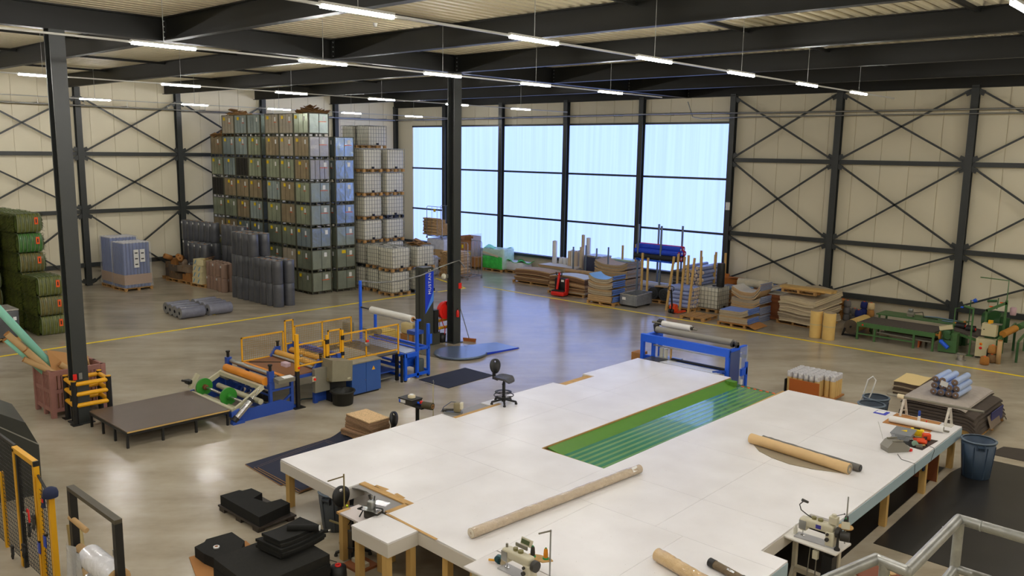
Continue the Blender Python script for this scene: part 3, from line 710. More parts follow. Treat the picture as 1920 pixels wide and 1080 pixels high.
# ------------------------------------------------------------------ bales of artificial grass
M_grass = mat('mossy_pile', (74, 88, 28), 0.9, noise=0.5, scale=7, bump=0.8, bscale=30)
M_grass2 = mat('bale_top_green', (108, 124, 66), 0.5, noise=0.35, scale=6, bump=0.5, bscale=20)
M_strapfilm = mat('bale_strap', (190, 200, 170), 0.25, alpha=0.5)
M_tuft = mat('loose_mossy_pile', (92, 100, 30), 0.9, noise=0.6, scale=2.2)
def bale_meshes(k):
    rn = random.Random(k)
    g = MB(); L, W, H = 1.3, 0.98, 0.7
    nz, na = 9, 40; rings = []
    for i in range(15):
        x = -L/2+L*i/14; s = 1-0.06*abs(2*i/14-1)**4; ring = []
        for j in range(na):
            a = 2*PI*j/na; ca, sa = math.cos(a), math.sin(a)
            q = (abs(ca)**5+abs(sa)**5)**(-0.2)
            ring.append((x+rn.uniform(-.01, .01), q*ca*W/2*s*(1+rn.uniform(-.012, .012)), H/2+q*sa*H/2*s*(1+rn.uniform(-.012, .012))))
        rings.append(ring)
    g.loft(rings); core = g.mesh('bale_body', M_grass)
    # loose tufts on the cut sides (towards -y and +y)
    t = MB()
    for q in range(1100):
        sgn = -1 if q % 3 else 1
        x = rn.uniform(-L/2, L/2); z = rn.uniform(0.02, H-0.02); y = sgn*W/2*0.97
        if q % 9 == 0: z = H-0.05; y = rn.uniform(-W/2, W/2); d = Vector((rn.uniform(-.06, .06), rn.uniform(-.05, .05), rn.uniform(0.03, .05)))
        else: d = Vector((rn.uniform(-.07, .07), sgn*rn.uniform(0.03, 0.1), max(-z+0.01, rn.uniform(-.12, .04)) if z < H-0.06 else -0.05))
        p = Vector((x, y, z)); e = Vector((0.03, 0.0, 0.0))
        t.add([p-e, p+e, p+d], [(0, 1, 2)])
    tuft = t.mesh('loose_pile', M_tuft)
    # compressed front (+x) with bulging ribs between straps
    f = MB(); n = 6
    for i in range(n):
        y0 = -W/2+0.1+i*(W-0.2)/n; y1 = y0+(W-0.2)/n
        rr = []
        for a in range(9):
            u = -1+2*a/8; xx = L/2+0.02+0.10*math.sqrt(max(0, 1-abs(u)**2.6)); zz = H/2+u*H*0.48
            rr.append([(L/2-0.05, y0, zz), (xx-0.03, y0+0.008, zz), (xx, (y0+y1)/2, zz), (xx-0.03, y1-0.008, zz), (L/2-0.05, y1, zz)])
        f.loft(rr, closed=False, caps=False)
    ribs = [f.mesh('pressed_ribs', m) for m in BALEC]
    s = MB()
    for i in range(n+1):
        y = -W/2+0.1+i*(W-0.2)/n
        pts = [(-L/2-0.01, y, 0.2), (-L/2-0.01, y, H*0.8), (-L/2+0.1, y, H-0.005), (L/2-0.05, y, H-0.005), (L/2+0.07, y, H*0.86), (L/2+0.105, y, H/2), (L/2+0.07, y, H*0.14), (L/2, y, 0.02)]
        s.tube(pts, 0.009, 4)
    strap = s.mesh('strap', M_strapfilm)
    lb = MB().box(L/2+0.125, L/2+0.135, 0.16, 0.28, 0.3, 0.56).mesh('orange_label', M_orange)
    pr = MB().box(L/2+0.136, L/2+0.139, 0.2, 0.24, 0.36, 0.5).mesh('black_print', M_black)
    return core, tuft, ribs, strap, lb, pr
BALEC = [mat('bale_olive', (98, 104, 48), 0.3, noise=0.3, scale=5, bump=0.4, bscale=9, coat=0.4), mat('bale_green', (62, 112, 46), 0.3, noise=0.25, scale=5, bump=0.4, bscale=9, coat=0.4), mat('bale_khaki', (106, 100, 54), 0.3, noise=0.3, scale=5, bump=0.4, bscale=9, coat=0.4)]
bm = bale_meshes(1)
BN = ['olive', 'bright green', 'khaki']
def bale(label, x, y, z, ci, rz=0.0, lab=True):
    t = thing('grass_bale', label, 'bale', (x, y, z), rz, 'bales of artificial grass')
    link('bale_body', bm[0], t); link('loose_pile', bm[1], t)['kind'] = 'stuff'; link('pressed_ribs', bm[2][ci], t); link('strap', bm[3], t)
    if lab: link('orange_label', bm[4], t); link('black_print', bm[5], t)
for k in range(3):
    bale('%s bale of artificial grass, %s of the low front stack' % (BN[(0, 2, 0)[k]], ('bottom', 'middle', 'topmost')[k]), -32.82, 10.78-0.03*k, k*0.715, (0, 2, 0)[k], 0.03*k-0.03)
for k in range(6):
    bale('%s bale of artificial grass, %s level of the tall stack' % (BN[(0, 0, 2, 2, 1, 0)[k]], LV[k]), -34.2, 10.72-0.02*k, k*0.72, (0, 0, 2, 2, 1, 0)[k], 0.02*((k % 3)-1), lab=k > 2)
    bale('mossy bale of artificial grass, %s level, one row behind the tall stack' % LV[k], -35.62, 10.7, k*0.72, 0, 0.02, lab=False)
    bale('mossy bale of artificial grass, %s level, furthest row towards the cream wall' % LV[k], -37.05, 10.6, k*0.72, 0, -0.02, lab=False)
for k in range(6):
    bale('mossy bale of artificial grass, %s level, outermost row at the picture edge' % LV[k], -35.8, 9.62, k*0.71, 2, 0.0, lab=False)
t = thing('brown_bale', 'brown wrapped bale beside the grass bales', 'bale', (-35.9, 8.55, 0), 0.0)
obj('body', MB().rbox(-0.7, 0.7, -0.48, 0.48, 0, 0.9, 0.12, n=3).rbox(-0.68, 0.68, -0.46, 0.46, 0.9, 1.75, 0.12, n=3), mat('brown_bale_wrap', (110, 84, 58), 0.6, noise=0.25, bump=0.5, bscale=8), t)
obj('strap', MB().box(-0.71, 0.71, -0.49, 0.49, 0.3, 0.32).box(-0.69, 0.69, -0.47, 0.47, 1.3, 1.32), M_strapfilm, t)
pallet('wooden pallet under the grey wrapped block at the picture edge', (-32.5, 9.1, 0), 1.2, 1.0)
t = thing('wrapped_block', 'dark grey film wrapped block on a pallet in front of the bales', 'pallet load', (-32.5, 9.1, 0.146), 0)
obj('block', MB().rbox(-0.58, 0.58, -0.5, 0.5, 0, 0.95, 0.05), mat('grey_film_wrap', (84, 86, 88), 0.3, noise=0.15, bump=0.4, bscale=6), t)
obj('film_top', MB().rbox(-0.59, 0.59, -0.51, 0.51, 0.93, 0.99, 0.03), mat('pale_film', (170, 165, 155), 0.25, noise=0.3, scale=8, bump=0.6), t)
obj('tape', MB().box(0.58, 0.6, -0.3, -0.16, 0, 0.95), mat('silver_tape', (150, 155, 165), 0.3), t); obj('paper_label', MB().box(0.585, 0.6, 0.3, 0.4, 0.6, 0.72), M_paper, t)
# ------------------------------------------------------------------ roll cages with cardboard tubes, far side
M_tube = mat('cardboard_tube', (198, 162, 112), 0.75, noise=0.06, rand=0.1)
tube_me = MB().ring((0, 0, 0), (0, 1.15, 0), 0.05, 0.038, 10).mesh('tube', M_tube)
tubeB_me = MB().ring((0, 0, 0), (1.25, 0, 0), 0.05, 0.038, 10).mesh('tube', M_tube)
def tube_stack(label, loc, nx, rows, me, axis, group):
    t = thing('tube_stack', label, 'tubes', loc, 0, group)
    for k in range(len(rows)):
        for i in range(rows[k]):
            p = i*0.1+(0.05 if k % 2 else 0)
            link('tube', me, t, ((p, random.uniform(-.03, .03), 0.05+k*0.088) if axis == 'y' else (random.uniform(-.03, .03), p, 0.05+k*0.088)))
    return t
def roll_cage(label, loc, W, D, H, rz=0.0):
    t = thing('roll_cage', label, 'trolley', loc, rz, 'tubular steel roll cages')
    obj('base_frame', MB().bar((0, 0, 0.16), (W, 0, 0.16), 0.04).bar((0, D, 0.16), (W, D, 0.16), 0.04).bar((0, 0, 0.16), (0, D, 0.16), 0.04).bar((W, 0, 0.16), (W, D, 0.16), 0.04).bar((W/2, 0, 0.16), (W/2, D, 0.16), 0.03), M_steel, t)
    for x in (0, W):
        for y in (0, D): obj('caster', MB().cyl((x-0.02, y, 0.06), (x+0.02, y, 0.06), 0.06, 10).box(x-0.025, x+0.025, y-0.02, y+0.02, 0.08, 0.15), M_grey, t)
    for y in (0, D):
        g = MB().tube([(0, y, 0.16), (0, y, H-0.08), (0.06, y, H), (W-0.06, y, H), (W, y, H-0.08), (W, y, 0.16)], 0.017, 6)
        for k in (1, 2): g.bar((W*k/3, y, 0.16), (W*k/3, y, H), 0.014)
        obj('end_frame', g, M_steel, t)
    obj('yellow_tag', MB().box(W*0.45, W*0.6, -0.03, -0.022, H-0.3, H-0.12), M_lemon, t)
    return t
for q in range(4): pallet('wooden pallet under the white wrapped load, %s in a stack of four' % NTH[q], (-35.5, 33.0, q*0.145), 1.5, 1.2, 0, 6)
t = thing('wrapped_load', 'white film wrapped load of tubes carrying the upper roll cage', 'pallet load', (-35.5, 33.0, 0.58)); 
obj('load', MB().rbox(-0.72, 0.72, -0.58, 0.58, 0, 1.17, 0.05), mat('white_wrap', (214, 214, 220), 0.35, noise=0.15, scale=6, bump=0.5), t)
obj('tube_end_rows', MB().box(-0.73, -0.7, -0.5, 0.5, 0.1, 1.0).box(-0.7, 0.7, -0.59, -0.57, 0.15, 0.6), M_tube, t)
roll_cage('steel roll cage with yellow tag standing high behind the tanks', (-36.25, 32.45, 1.75), 1.3, 1.1, 1.85)
tube_stack('cardboard tubes stepped up inside the high roll cage', (-36.6, 32.5, 1.94), 0, [11]*7+[6]*3+[3], tubeB_me, 'x', 'stacks of cardboard tubes')
pallet('wooden pallet under the honeycomb stack of tubes', (-32.65, 31.3, 0), 1.4, 1.2, 0, 6)
tube_stack('honeycomb stack of cardboard tubes beside the pillar', (-33.25, 30.72, 0.146), 0, [12]*13+[10], tube_me, 'y', 'stacks of cardboard tubes')
roll_cage('steel roll cage with yellow tag on the floor behind the pillar', (-31.95, 30.75, 0), 0.75, 1.15, 2.0, 0.08)
t = thing('film_bundle', 'crumpled clear film bundle between the tanks and the tubes', 'film', (-34.0, 30.6, 0))
obj('bundle', MB().rbox(-0.4, 0.4, -0.4, 0.4, 0, 1.1, 0.15, n=3), mat('crumpled_film', (190, 192, 200), 0.25, noise=0.3, scale=9, bump=0.9, bscale=12), t); obj('knot', MB().lathe([(0.2, 1.08), (0.12, 1.2), (0.02, 1.25)], 10), MATS['crumpled_film'], t)
pallet('wooden pallet under the tall open carton', (-34.6, 34.6, 0), 1.2, 0.9, 0, 6)
t = thing('tall_open_carton', 'tall open brown carton with film by the first windows', 'carton', (-34.75, 34.65, 0.146))
obj('wall_board', MB().box(-0.6, 0.35, -0.4, -0.38, 0, 1.45).box(-0.6, 0.35, 0.38, 0.4, 0, 1.7).box(-0.6, -0.58, -0.4, 0.4, 0, 1.7).box(0.33, 0.35, -0.4, 0.4, 0, 1.7), M_card, t)
obj('flap', MB().bar((0.1, -0.39, 1.45), (0.35, -0.6, 1.75), 0.5, 0.01).bar((-0.5, -0.39, 1.45), (-0.55, -0.62, 1.6), 0.4, 0.01), M_card, t)
obj('film', MB().box(0.36, 0.37, -0.42, 0.42, 0.1, 1.85).box(-0.2, 0.36, -0.43, -0.42, 0.2, 0.9), M_film, t); obj('yellow_label', MB().box(0.1, 0.32, -0.45, -0.435, 0.55, 0.8), M_lemon, t)
t = thing('carton', 'plain brown carton between the tall carton and the green wrap', 'carton', (-34.0, 34.35, 0.146))
obj('shell', MB().box(-0.22, 0.22, -0.3, 0.3, 0, 0.55), M_card, t); obj('tape', MB().box(-0.025, 0.025, -0.304, 0.304, 0.45, 0.554), mat('brown_tape', (150, 110, 66), 0.4), t)
# green film wrapped loads
M_gfilm = mat('green_film', (70, 205, 80), 0.22, noise=0.25, scale=4, bump=0.5, bscale=7)
M_pfilm = mat('pale_green_film', (196, 226, 206), 0.25, noise=0.15, scale=4, bump=0.6, bscale=8)
pallet('wooden pallet under the large green wrapped load', (-32.75, 34.75, 0), 1.5, 1.0, 0, 7)
t = thing('green_wrapped_load', 'large green film wrapped load with pale boards on top', 'pallet load', (-32.75, 34.75, 0.146))
obj('lower_block', MB().rbox(-0.78, 0.78, -0.48, 0.48, 0, 0.72, 0.06), M_gfilm, t)
obj('upper_block', MB().rbox(-0.8, 0.75, -0.5, 0.5, 0.7, 1.15, 0.1), M_pfilm, t)
obj('side_wrap', MB().rbox(0.5, 0.86, -0.45, 0.5, 0.0, 1.2, 0.1), M_pfilm, t)
obj('board', MB().cbox((-0.05, -0.42, 1.0), (1.4, 0.1, 0.12)).cbox((-0.1, -0.5, 0.83), (1.2, 0.06, 0.1), 0, 0, 0.15), mat('pale_board', (214, 200, 170), 0.6), t)
obj('top_sheet', MB().sheet(lambda u, v: (-0.75+1.5*u, -0.45+0.95*v, 1.2+0.12*math.sin(u*5+v*3)-0.1*abs(2*v-1)), 10, 6, 0.02), M_gfilm, t)
pallet('wooden pallet under the low green load', (-31.35, 35.0, 0), 1.3, 0.9, 0, 6)
t = thing('green_wrapped_load', 'low white load with crumpled green film on top', 'pallet load', (-31.35, 35.0, 0.146))
obj('block', MB().rbox(-0.68, 0.68, -0.42, 0.42, 0, 0.5, 0.08), mat('white_wrap2', (222, 222, 224), 0.35, noise=0.1, bump=0.6), t)
obj('top_sheet', MB().sheet(lambda u, v: (-0.7+1.5*u, -0.42+0.9*v, 0.54+0.08*math.sin(u*9+v*5)-0.06*v), 12, 6, 0.02), M_gfilm, t)
# ------------------------------------------------------------------ stacks of carpet mats
M_jute = mat('jute_backing', (190, 158, 116), 0.85, noise=0.1, scale=6, rand=0.16)
M_grj = mat('grey_jute_backing', (178, 162, 136), 0.85, noise=0.1, scale=6, rand=0.16)
M_lblue = mat('pale_blue_mat', (136, 186, 226), 0.6, noise=0.05)
M_mblue = mat('mid_blue_edge', (86, 122, 196), 0.65, noise=0.1, scale=8)
M_choc = mat('brown_mat', (134, 98, 66), 0.85, noise=0.12, rand=0.15)
def mat_layer(L, W, th, prof, m, end_mi=False, name='mat_sheet', nu=10):
    def fn(u, v): return (-L/2+L*u, -W/2+W*v, prof(u, v)+th)
    g = MB(); g.sheet(fn, nu, 2, th*0.9)
    if end_mi:
        z = prof(1, 0.5)+th*0.55
        for k in (0,): g.cyl((L/2-0.01, -W/2, z), (L/2-0.01, W/2, z), th*0.47, 8, mi=1)
    return g.mesh(name, m)
def stack(label, loc, L, W, n, th, profs, mats_, rz=0.0, jit=0.02, end=None, top=None, cat='mat stack', group=None, name='mat_stack'):
    t = thing(name, label, cat, loc, rz, group)
    rn = random.Random(hash(label) % 1000 if False else len(label)*7+n)
    me = []
    for pr in profs:
        for m in mats_: me.append(mat_layer(L, W, th, pr, [m, end] if end else m, bool(end)))
    for k in range(n):
        p = int(len(profs)*k/n)
        i = p*len(mats_)+rn.randrange(len(mats_))
        link('mat_sheet', me[i], t, (rn.uniform(-jit, jit), rn.uniform(-jit, jit), k*th))
    if top:
        link('top_sheet', mat_layer(L*0.98, W*0.98, 0.012, profs[-1], top, name='top_sheet'), t, (0, 0, n*th))
    return t
flat = lambda u, v: 0.0
wav = lambda a, f=6.0, p=0.0: (lambda u, v: a*math.sin(f*u+p)+0.3*a*math.sin(9*v+2*u))
dip = lambda a: (lambda u, v: a*(abs(2*u-1)**3))
bow = lambda a: (lambda u, v: -a*(2*u-1)**2+a)
M_whitefelt = mat('white_felt', (214, 208, 196), 0.85)
pallet('wooden pallet under the near brown mats', (-28.05, 32.75, 0), 2.5, 1.0, 0.03, 6)
stack('low stack of brown mats on a pallet before the windows', (-28.0, 32.78, 0.146), 2.3, 1.0, 11, 0.052, [flat, bow(0.05)], [M_jute, M_choc], 0.03, 0.05, top=M_jute)
pallet('wooden pallet under the rear brown mats', (-27.6, 34.1, 0), 2.3, 1.0, 0, 6)
stack('low stack of brown mats with paper on top against the windows', (-27.6, 34.1, 0.146), 2.2, 0.95, 13, 0.056, [flat], [M_jute, M_grj], 0.0, 0.05, top=M_whitefelt)
stack('fanned grey mats sliding off the rear brown stack', (-26.45, 33.7, 0.0), 0.7, 0.9, 12, 0.07, [lambda u, v: 0.06*u], [M_grj], 0.3, 0.07)
pallet('wooden pallet under the bowed mats behind the red truck', (-24.75, 31.45, 0), 2.2, 0.9, 0.03, 6)
stack('stack of bowed brown mats behind the red pallet truck', (-24.7, 31.5, 0.146), 2.1, 0.95, 12, 0.06, [flat, bow(0.05), bow(0.1)], [M_jute, M_choc, M_grj], 0.03, 0.04, top=mat('pale_grey_felt', (206, 210, 210), 0.85))
pallet('wooden pallet on the yellow line under the blue topped mats', (-22.1, 30.72, 0), 1.5, 1.05, 0.02, 6)
stack('stack of folded mats with pale blue top on the yellow line', (-22.12, 30.72, 0.146), 1.36, 0.95, 11, 0.092, [flat, dip(0.05), dip(0.13), dip(0.2)], [M_jute, M_grj], 0.02, 0.025, end=M_mblue, top=M_lblue)
stack('tall stack of curled brown mats behind the blue topped mats', (-23.75, 33.9, 0.0), 1.95, 1.25, 22, 0.062, [flat, dip(0.04), dip(0.12), dip(0.2)], [M_jute, M_grj], 0.0, 0.03, top=M_jute)
stack('low stack of mats carrying a brown carpet roll', (-25.15, 32.9, 0.0), 2.0, 0.7, 12, 0.065, [flat], [M_grj, M_choc], 0.02, 0.04)
t = thing('carpet_roll', 'brown carpet roll lying on the low mats before the windows', 'roll', (-26.15, 32.8, 0.89))
obj('body', MB().cyl((0, 0, 0), (2.1, 0.05, 0), 0.11, 14), M_jute, t); obj('core_end', MB().cyl((2.1, 0.05, 0), (2.112, 0.05, 0), 0.05, 10), M_black, t)
# small blue stack on board, near the line
pallet('wooden pallet under the small blue stack near the line', (-15.55, 30.62, 0), 1.25, 1.0, 0.0, 6)
t = thing('cardboard_sheet', 'brown cardboard sheet hanging over the pallet of the small blue stack', 'cardboard', (-15.4, 30.6, 0.146), 0.0)
obj('sheet', MB().sheet(lambda u, v: (-0.75+1.65*u, -0.52+1.1*v, 0.012-0.11*max(0, u-0.8)/0.2), 10, 2, 0.008), M_card, t)
stack('small stack of folded mats with mid blue ends near the line', (-15.5, 30.66, 0.165), 1.25, 0.95, 8, 0.058, [flat, lambda u, v: 0.14*max(0, u-0.75)/0.25], [M_jute, M_grj], 0.02, 0.02, end=M_mblue, top=mat('blue_mat_top', (120, 144, 206), 0.6))
stack('tall stack of curled mats with blue grey edges behind the small blue stack', (-15.72, 32.1, 0.0), 1.3, 0.95, 24, 0.05, [flat, dip(0.03), lambda u, v: 0.05*abs(2*u-1)**2+0.12*max(0, u-0.8)/0.2, lambda u, v: 0.08*abs(2*u-1)**2+0.34*(max(0, u-0.75)/0.25)**1.5+0.12*(max(0, 0.3-u)/0.3)], [M_grj, M_jute], -0.02, 0.02, end=mat('blue_grey_edge', (122, 136, 168), 0.7, noise=0.15), top=M_whitefelt)
t = thing('cardboard_stack', 'stack of dark brown cardboard sheets beside the curled mats', 'cardboard', (-15.05, 33.3, 0))
cs = MB().box(-0.45, 0.45, -0.55, 0.55, 0, 0.09).mesh('cardboard_sheet', mat('dark_card', (140, 82, 44), 0.8, noise=0.08, rand=0.15))
for k in range(11): link('cardboard_sheet', cs, t, (random.uniform(-.02, .02), random.uniform(-.02, .02), 0.02+k*0.094))
obj('white_sheet', MB().box(-0.42, 0.42, -0.5, 0.5, 1.06, 1.075), M_whitefelt, t)
# big carpet stack with timber on top
for q, (px_, py_) in enumerate(((-13.9, 32.7), (-13.6, 33.7))): pallet('dark pallet under the big carpet stack, %s one' % ('near', 'far')[q], (px_, py_, 0), 1.5, 0.9, -0.1, 6)
stack('big sagging stack of grey beige carpet tiles by the braced wall', (-13.62, 33.1, 0.146), 1.55, 2.1, 15, 0.066, [wav(0.015), lambda u, v: 0.03*math.sin(5*u+1)+0.10*v, lambda u, v: 0.03*math.sin(6*u)+0.2*v, lambda u, v: 0.04*math.sin(5*u)+0.25*v], [M_grj, mat('pale_jute', (200, 184, 152), 0.85, noise=0.1, rand=0.12)], -0.13, 0.05, top=M_grj)
pl = pallet('wooden pallet lying on the big carpet stack under planks', (-13.75, 32.6, 1.32), 1.5, 0.8, -0.08, 6)
plk = MB().box(-1.1, 1.1, -0.06, 0.06, 0, 0.045).mesh('plank', M_wood)
for k in range(8):
    t = link('plank', plk, None, (-13.55+0.03*(k % 3), 32.35+0.125*(k % 4), 1.47+0.047*(k//4)), (0, 0, -0.08+0.005*k))
    tag(t, 'pale timber plank atop the big carpet stack, %s layer, %s from the aisle' % (('lower', 'upper')[k//4], NTH[k % 4]), 'plank', 'pale planks on the big carpet stack')
stack('grey and white mats tipped on the blue sheets by the braces', (-15.2, 33.3, 1.085), 0.7, 0.8, 4, 0.04, [lambda u, v: 0.25*u], [M_whitefelt, M_grj], 0.2, 0.02)
for k in range(3):
    tag(obj('blue_sheet', MB().sheet(lambda u, v: (-0.5+u, -0.4+0.8*v, 0.03*math.sin(4*u+k)), 6, 2, 0.04), M_mblue, None, (-15.8+0.1*k, 34.2+0.05*k, 1.05+0.07*k), (0, 0, 0.1*k)), 'blue mat sheet lying behind the curled mats, %s one up' % NTH[k], 'mat', 'blue sheets behind the curled mats')
t = thing('sheet_support', 'brown carton stack under the blue sheets and film bundle', 'carton', (-16.6, 34.4, 0)); obj('shell', MB().box(-0.9, 1.3, -0.55, 0.55, 0, 0.5), M_card, t); obj('upper_shell', MB().box(-0.8, 1.25, -0.5, 0.5, 0.51, 1.0), M_card, t)
t = thing('film_roll', 'clear film wrapped beige roll lying behind the curled mats', 'roll', (-17.3, 34.0, 1.2)); obj('body', MB().cyl((0, 0, 0), (1.35, 0.1, 0.02), 0.19, 16), mat('film_beige', (206, 196, 170), 0.22, noise=0.15, bump=0.6, bscale=10), t); obj('tuft', MB().lathe([(0.16, 0), (0.2, 0.12), (0.05, 0.3)], 10, (1.4, 0.1, -0.1)), MATS['film_beige'], t)
t = thing('blue_tray', 'pale blue plastic covered bundle beside the film roll', 'bundle', (-17.55, 33.8, 0)); obj('base', MB().rbox(-0.2, 0.9, -0.3, 0.25, 0, 0.9, 0.05), M_card, t); obj('cover', MB().rbox(-0.35, 1.0, -0.32, 0.27, 0.9, 1.06, 0.06), mat('pale_blue_film', (150, 178, 214), 0.25, bump=0.5), t)
t = thing('carton', 'large orange brown carton behind the black roll', 'carton', (-17.95, 34.7, 0)); obj('shell', MB().box(-0.4, 0.45, -0.3, 0.3, 0, 1.25), mat('orange_card', (196, 118, 48), 0.75), t); obj('flap', MB().bar((-0.35, -0.3, 1.25), (-0.35, -0.1, 1.42), 0.5, 0.01).bar((0.2, -0.3, 1.25), (0.3, -0.5, 1.32), 0.4, 0.01), MATS['orange_card'], t)
# ------------------------------------------------------------------ pallet trucks
t = thing('electric_pallet_truck', 'red and black electric pallet truck before the bowed mats', 'pallet truck', (-24.78, 30.66, 0), 0.15)
obj('chassis', MB().rbox(-0.36, 0.36, -0.3, 0.22, 0.05, 0.26, 0.06), M_red, t)
obj('mast_cover', MB().rbox(-0.32, 0.31, 0.0, 0.22, 0.26, 0.86, 0.05), M_black, t); obj('side_cover', MB().rbox(0.3, 0.38, -0.1, 0.22, 0.22, 0.86, 0.04), M_red, t)
obj('foot_deck', MB().rbox(-0.33, 0.33, -0.28, 0.05, 0.26, 0.31, 0.02), M_black, t); obj('label', MB().box(0.05, 0.2, -0.015, -0.003, 0.7, 0.8), M_paper, t)
tl = obj('tiller', MB().bar((-0.08, -0.15, 0.34), (-0.06, 0.0, 1.05), 0.09, 0.08), M_red, t)
obj('handle', MB().tube([(-0.22, -0.05, 1.15), (-0.2, -0.02, 1.02), (-0.06, 0, 0.98), (0.08, -0.02, 1.02), (0.1, -0.05, 1.15)], 0.025, 8), M_black, tl)
obj('handle_head', MB().rbox(-0.11, -0.01, -0.04, 0.04, 1.02, 1.14, 0.03), M_red, tl)
obj('fork', MB().box(-0.26, -0.1, 0.22, 0.3, 0.02, 0.1).box(0.1, 0.26, 0.22, 0.3, 0.02, 0.1), M_black, t)
t = thing('hand_pallet_truck', 'orange hand pallet truck with black handle at the lilac rolls', 'pallet truck', (-18.72, 30.85, 0), -0.1)
obj('fork', MB().box(-0.27, -0.11, 0.1, 0.62, 0.04, 0.1).box(0.11, 0.27, 0.1, 0.62, 0.04, 0.1), mat('truck_orange', (226, 72, 28), 0.45), t)
obj('hub', MB().prismx([(-0.02, 0.05), (0.2, 0.05), (0.2, 0.36), (0.08, 0.42), (-0.02, 0.3)], -0.14, 0.14), MATS['truck_orange'], t)
obj('wheel', MB().cyl((-0.12, -0.02, 0.1), (-0.03, -0.02, 0.1), 0.1, 14).cyl((0.03, -0.02, 0.1), (0.12, -0.02, 0.1), 0.1, 14), M_black, t)
hd = obj('drawbar', MB().bar((0, 0.0, 0.15), (0, -0.12, 1.05), 0.05, 0.06), M_black, t)
obj('handle', MB().tube([(0, -0.11, 0.98), (-0.13, -0.12, 1.02), (-0.15, -0.13, 1.16), (-0.06, -0.14, 1.2), (0.06, -0.14, 1.2), (0.15, -0.13, 1.16), (0.13, -0.12, 1.02), (0, -0.11, 0.98)], 0.018, 6), M_black, hd)
# ------------------------------------------------------------------ silver tub, black rolls, window side rolls
t = thing('wrapped_tub', 'silver film wrapped open tub beside the blue topped mats', 'tub', (-20.87, 31.25, 0), 0.0)
M_silver = mat('silver_film', (150, 154, 160), 0.25, 0.4, noise=0.2, scale=5, bump=0.5, bscale=7)
obj('wall_panel', MB().prism([(-0.42, -0.6), (0.42, -0.6), (0.46, 0.6), (-0.4, 0.6)], 0.1, 0.14).box(-0.42, 0.42, -0.62, -0.57, 0.1, 0.56).box(-0.42, 0.46, 0.57, 0.62, 0.1, 0.62).box(-0.45, -0.4, -0.6, 0.6, 0.1, 0.56).box(0.4, 0.46, -0.6, 0.6, 0.1, 0.58), M_silver, t)
obj('rim', MB().tube([(-0.44, -0.61, 0.56), (0.44, -0.61, 0.56), (0.46, 0.61, 0.6), (-0.43, 0.61, 0.58), (-0.44, -0.61, 0.56)], 0.025, 6), MATS['pale_film'], t)
obj('contents', MB().sheet(lambda u, v: (-0.39+0.78*u, -0.56+1.12*v, 0.40+0.06*math.sin(7*u+4*v)), 8, 8, 0.04), M_black, t)
obj('foot', MB().box(-0.4, 0.4, -0.55, -0.45, 0, 0.1).box(-0.4, 0.4, 0.45, 0.55, 0, 0.1), M_black, t); obj('paper_label', MB().box(-0.3, -0.12, -0.632, -0.624, 0.32, 0.44), M_paper, t)
M_und = mat('dark_underlay', (58, 60, 60), 0.8, noise=0.15, bump=0.3)
pallet('wooden pallet under the dark underlay rolls', (-20.45, 33.0, 0), 1.2, 1.0, 0.05)
for k, (x, z) in enumerate(((-20.78, 0.43), (-20.2, 0.43))):
    t = thing('underlay_roll', 'thick dark grey underlay roll beside the silver tub, %s one' % ('far', 'near')[k], 'roll', (x, 32.5, z), 0, 'dark underlay rolls')
    obj('body', MB().cyl((0, 0, 0), (0, 1.0, 0), 0.28, 18), M_und, t); obj('spiral_end', MB().ring((0, -0.004, 0), (0, 0.0, 0), 0.2, 0.17, 14).ring((0, -0.004, 0), (0, 0, 0), 0.09, 0.06, 14), M_black, t)
tag(obj('board_offcut', MB().cbox((0, 0, 0), (0.7, 0.4, 0.03), 0.2), M_wood, None, (-20.5, 32.9, 0.735)), 'yellowish board offcut on the dark underlay rolls', 'board')
M_wroll = mat('white_roll', (222, 220, 214), 0.4, noise=0.05)
M_broll3 = mat('beige_upright_roll', (204, 184, 154), 0.6, noise=0.06)
def up_roll(label, x, y, r, h, m, group, z=0.0):
    t = thing('upright_roll', label, 'roll', (x, y, z), 0, group)
    obj('body', roll_mesh(r, h, 14), m, t); obj('core', MB().ring((0, 0, h-0.02), (0, 0, h+0.01), r*0.34, r*0.22, 10), M_card, t)
up_roll('tall thin white roll standing against the window, nearest the green wrap', -28.32, 34.5, 0.13, 2.1, M_wroll, 'upright rolls against the windows')
for k, dx in enumerate((-0.2, 0.1, 0.35)): up_roll('short white roll beside the tall thin white one, %s one' % NTH[k], -27.85+dx, 34.75, 0.14, 1.22, M_wroll, 'short white rolls')
for k in range(6): up_roll('pale roll in the waist high cluster against the window, %s one' % NTH[k], -27.25+0.21*(k % 3)+0.05, 34.4+0.26*(k//3), 0.11, 1.66+0.04*(k % 2), M_wroll if k % 2 else M_broll3, 'cluster of pale rolls')
up_roll('tallest beige roll standing against the window', -26.5, 34.6, 0.09, 2.55, M_broll3, None)
up_roll('white roll behind the tallest beige one', -26.3, 34.8, 0.12, 2.4, M_wroll, None)
up_roll('shorter beige roll in front of the tallest one', -26.32, 34.3, 0.13, 1.95, M_broll3, None)
t = thing('wrapped_block', 'dark blue wrapped block against the windows behind thin posts', 'pallet load', (-25.35, 34.3, 0)); obj('block', MB().rbox(-0.55, 0.55, -0.4, 0.5, 0, 1.55, 0.05), mat('dark_navy_wrap', (52, 58, 84), 0.4, noise=0.15, bump=0.4), t); obj('top_film', MB().rbox(-0.56, 0.56, -0.41, 0.51, 1.52, 1.62, 0.04), MATS['pale_film'], t)
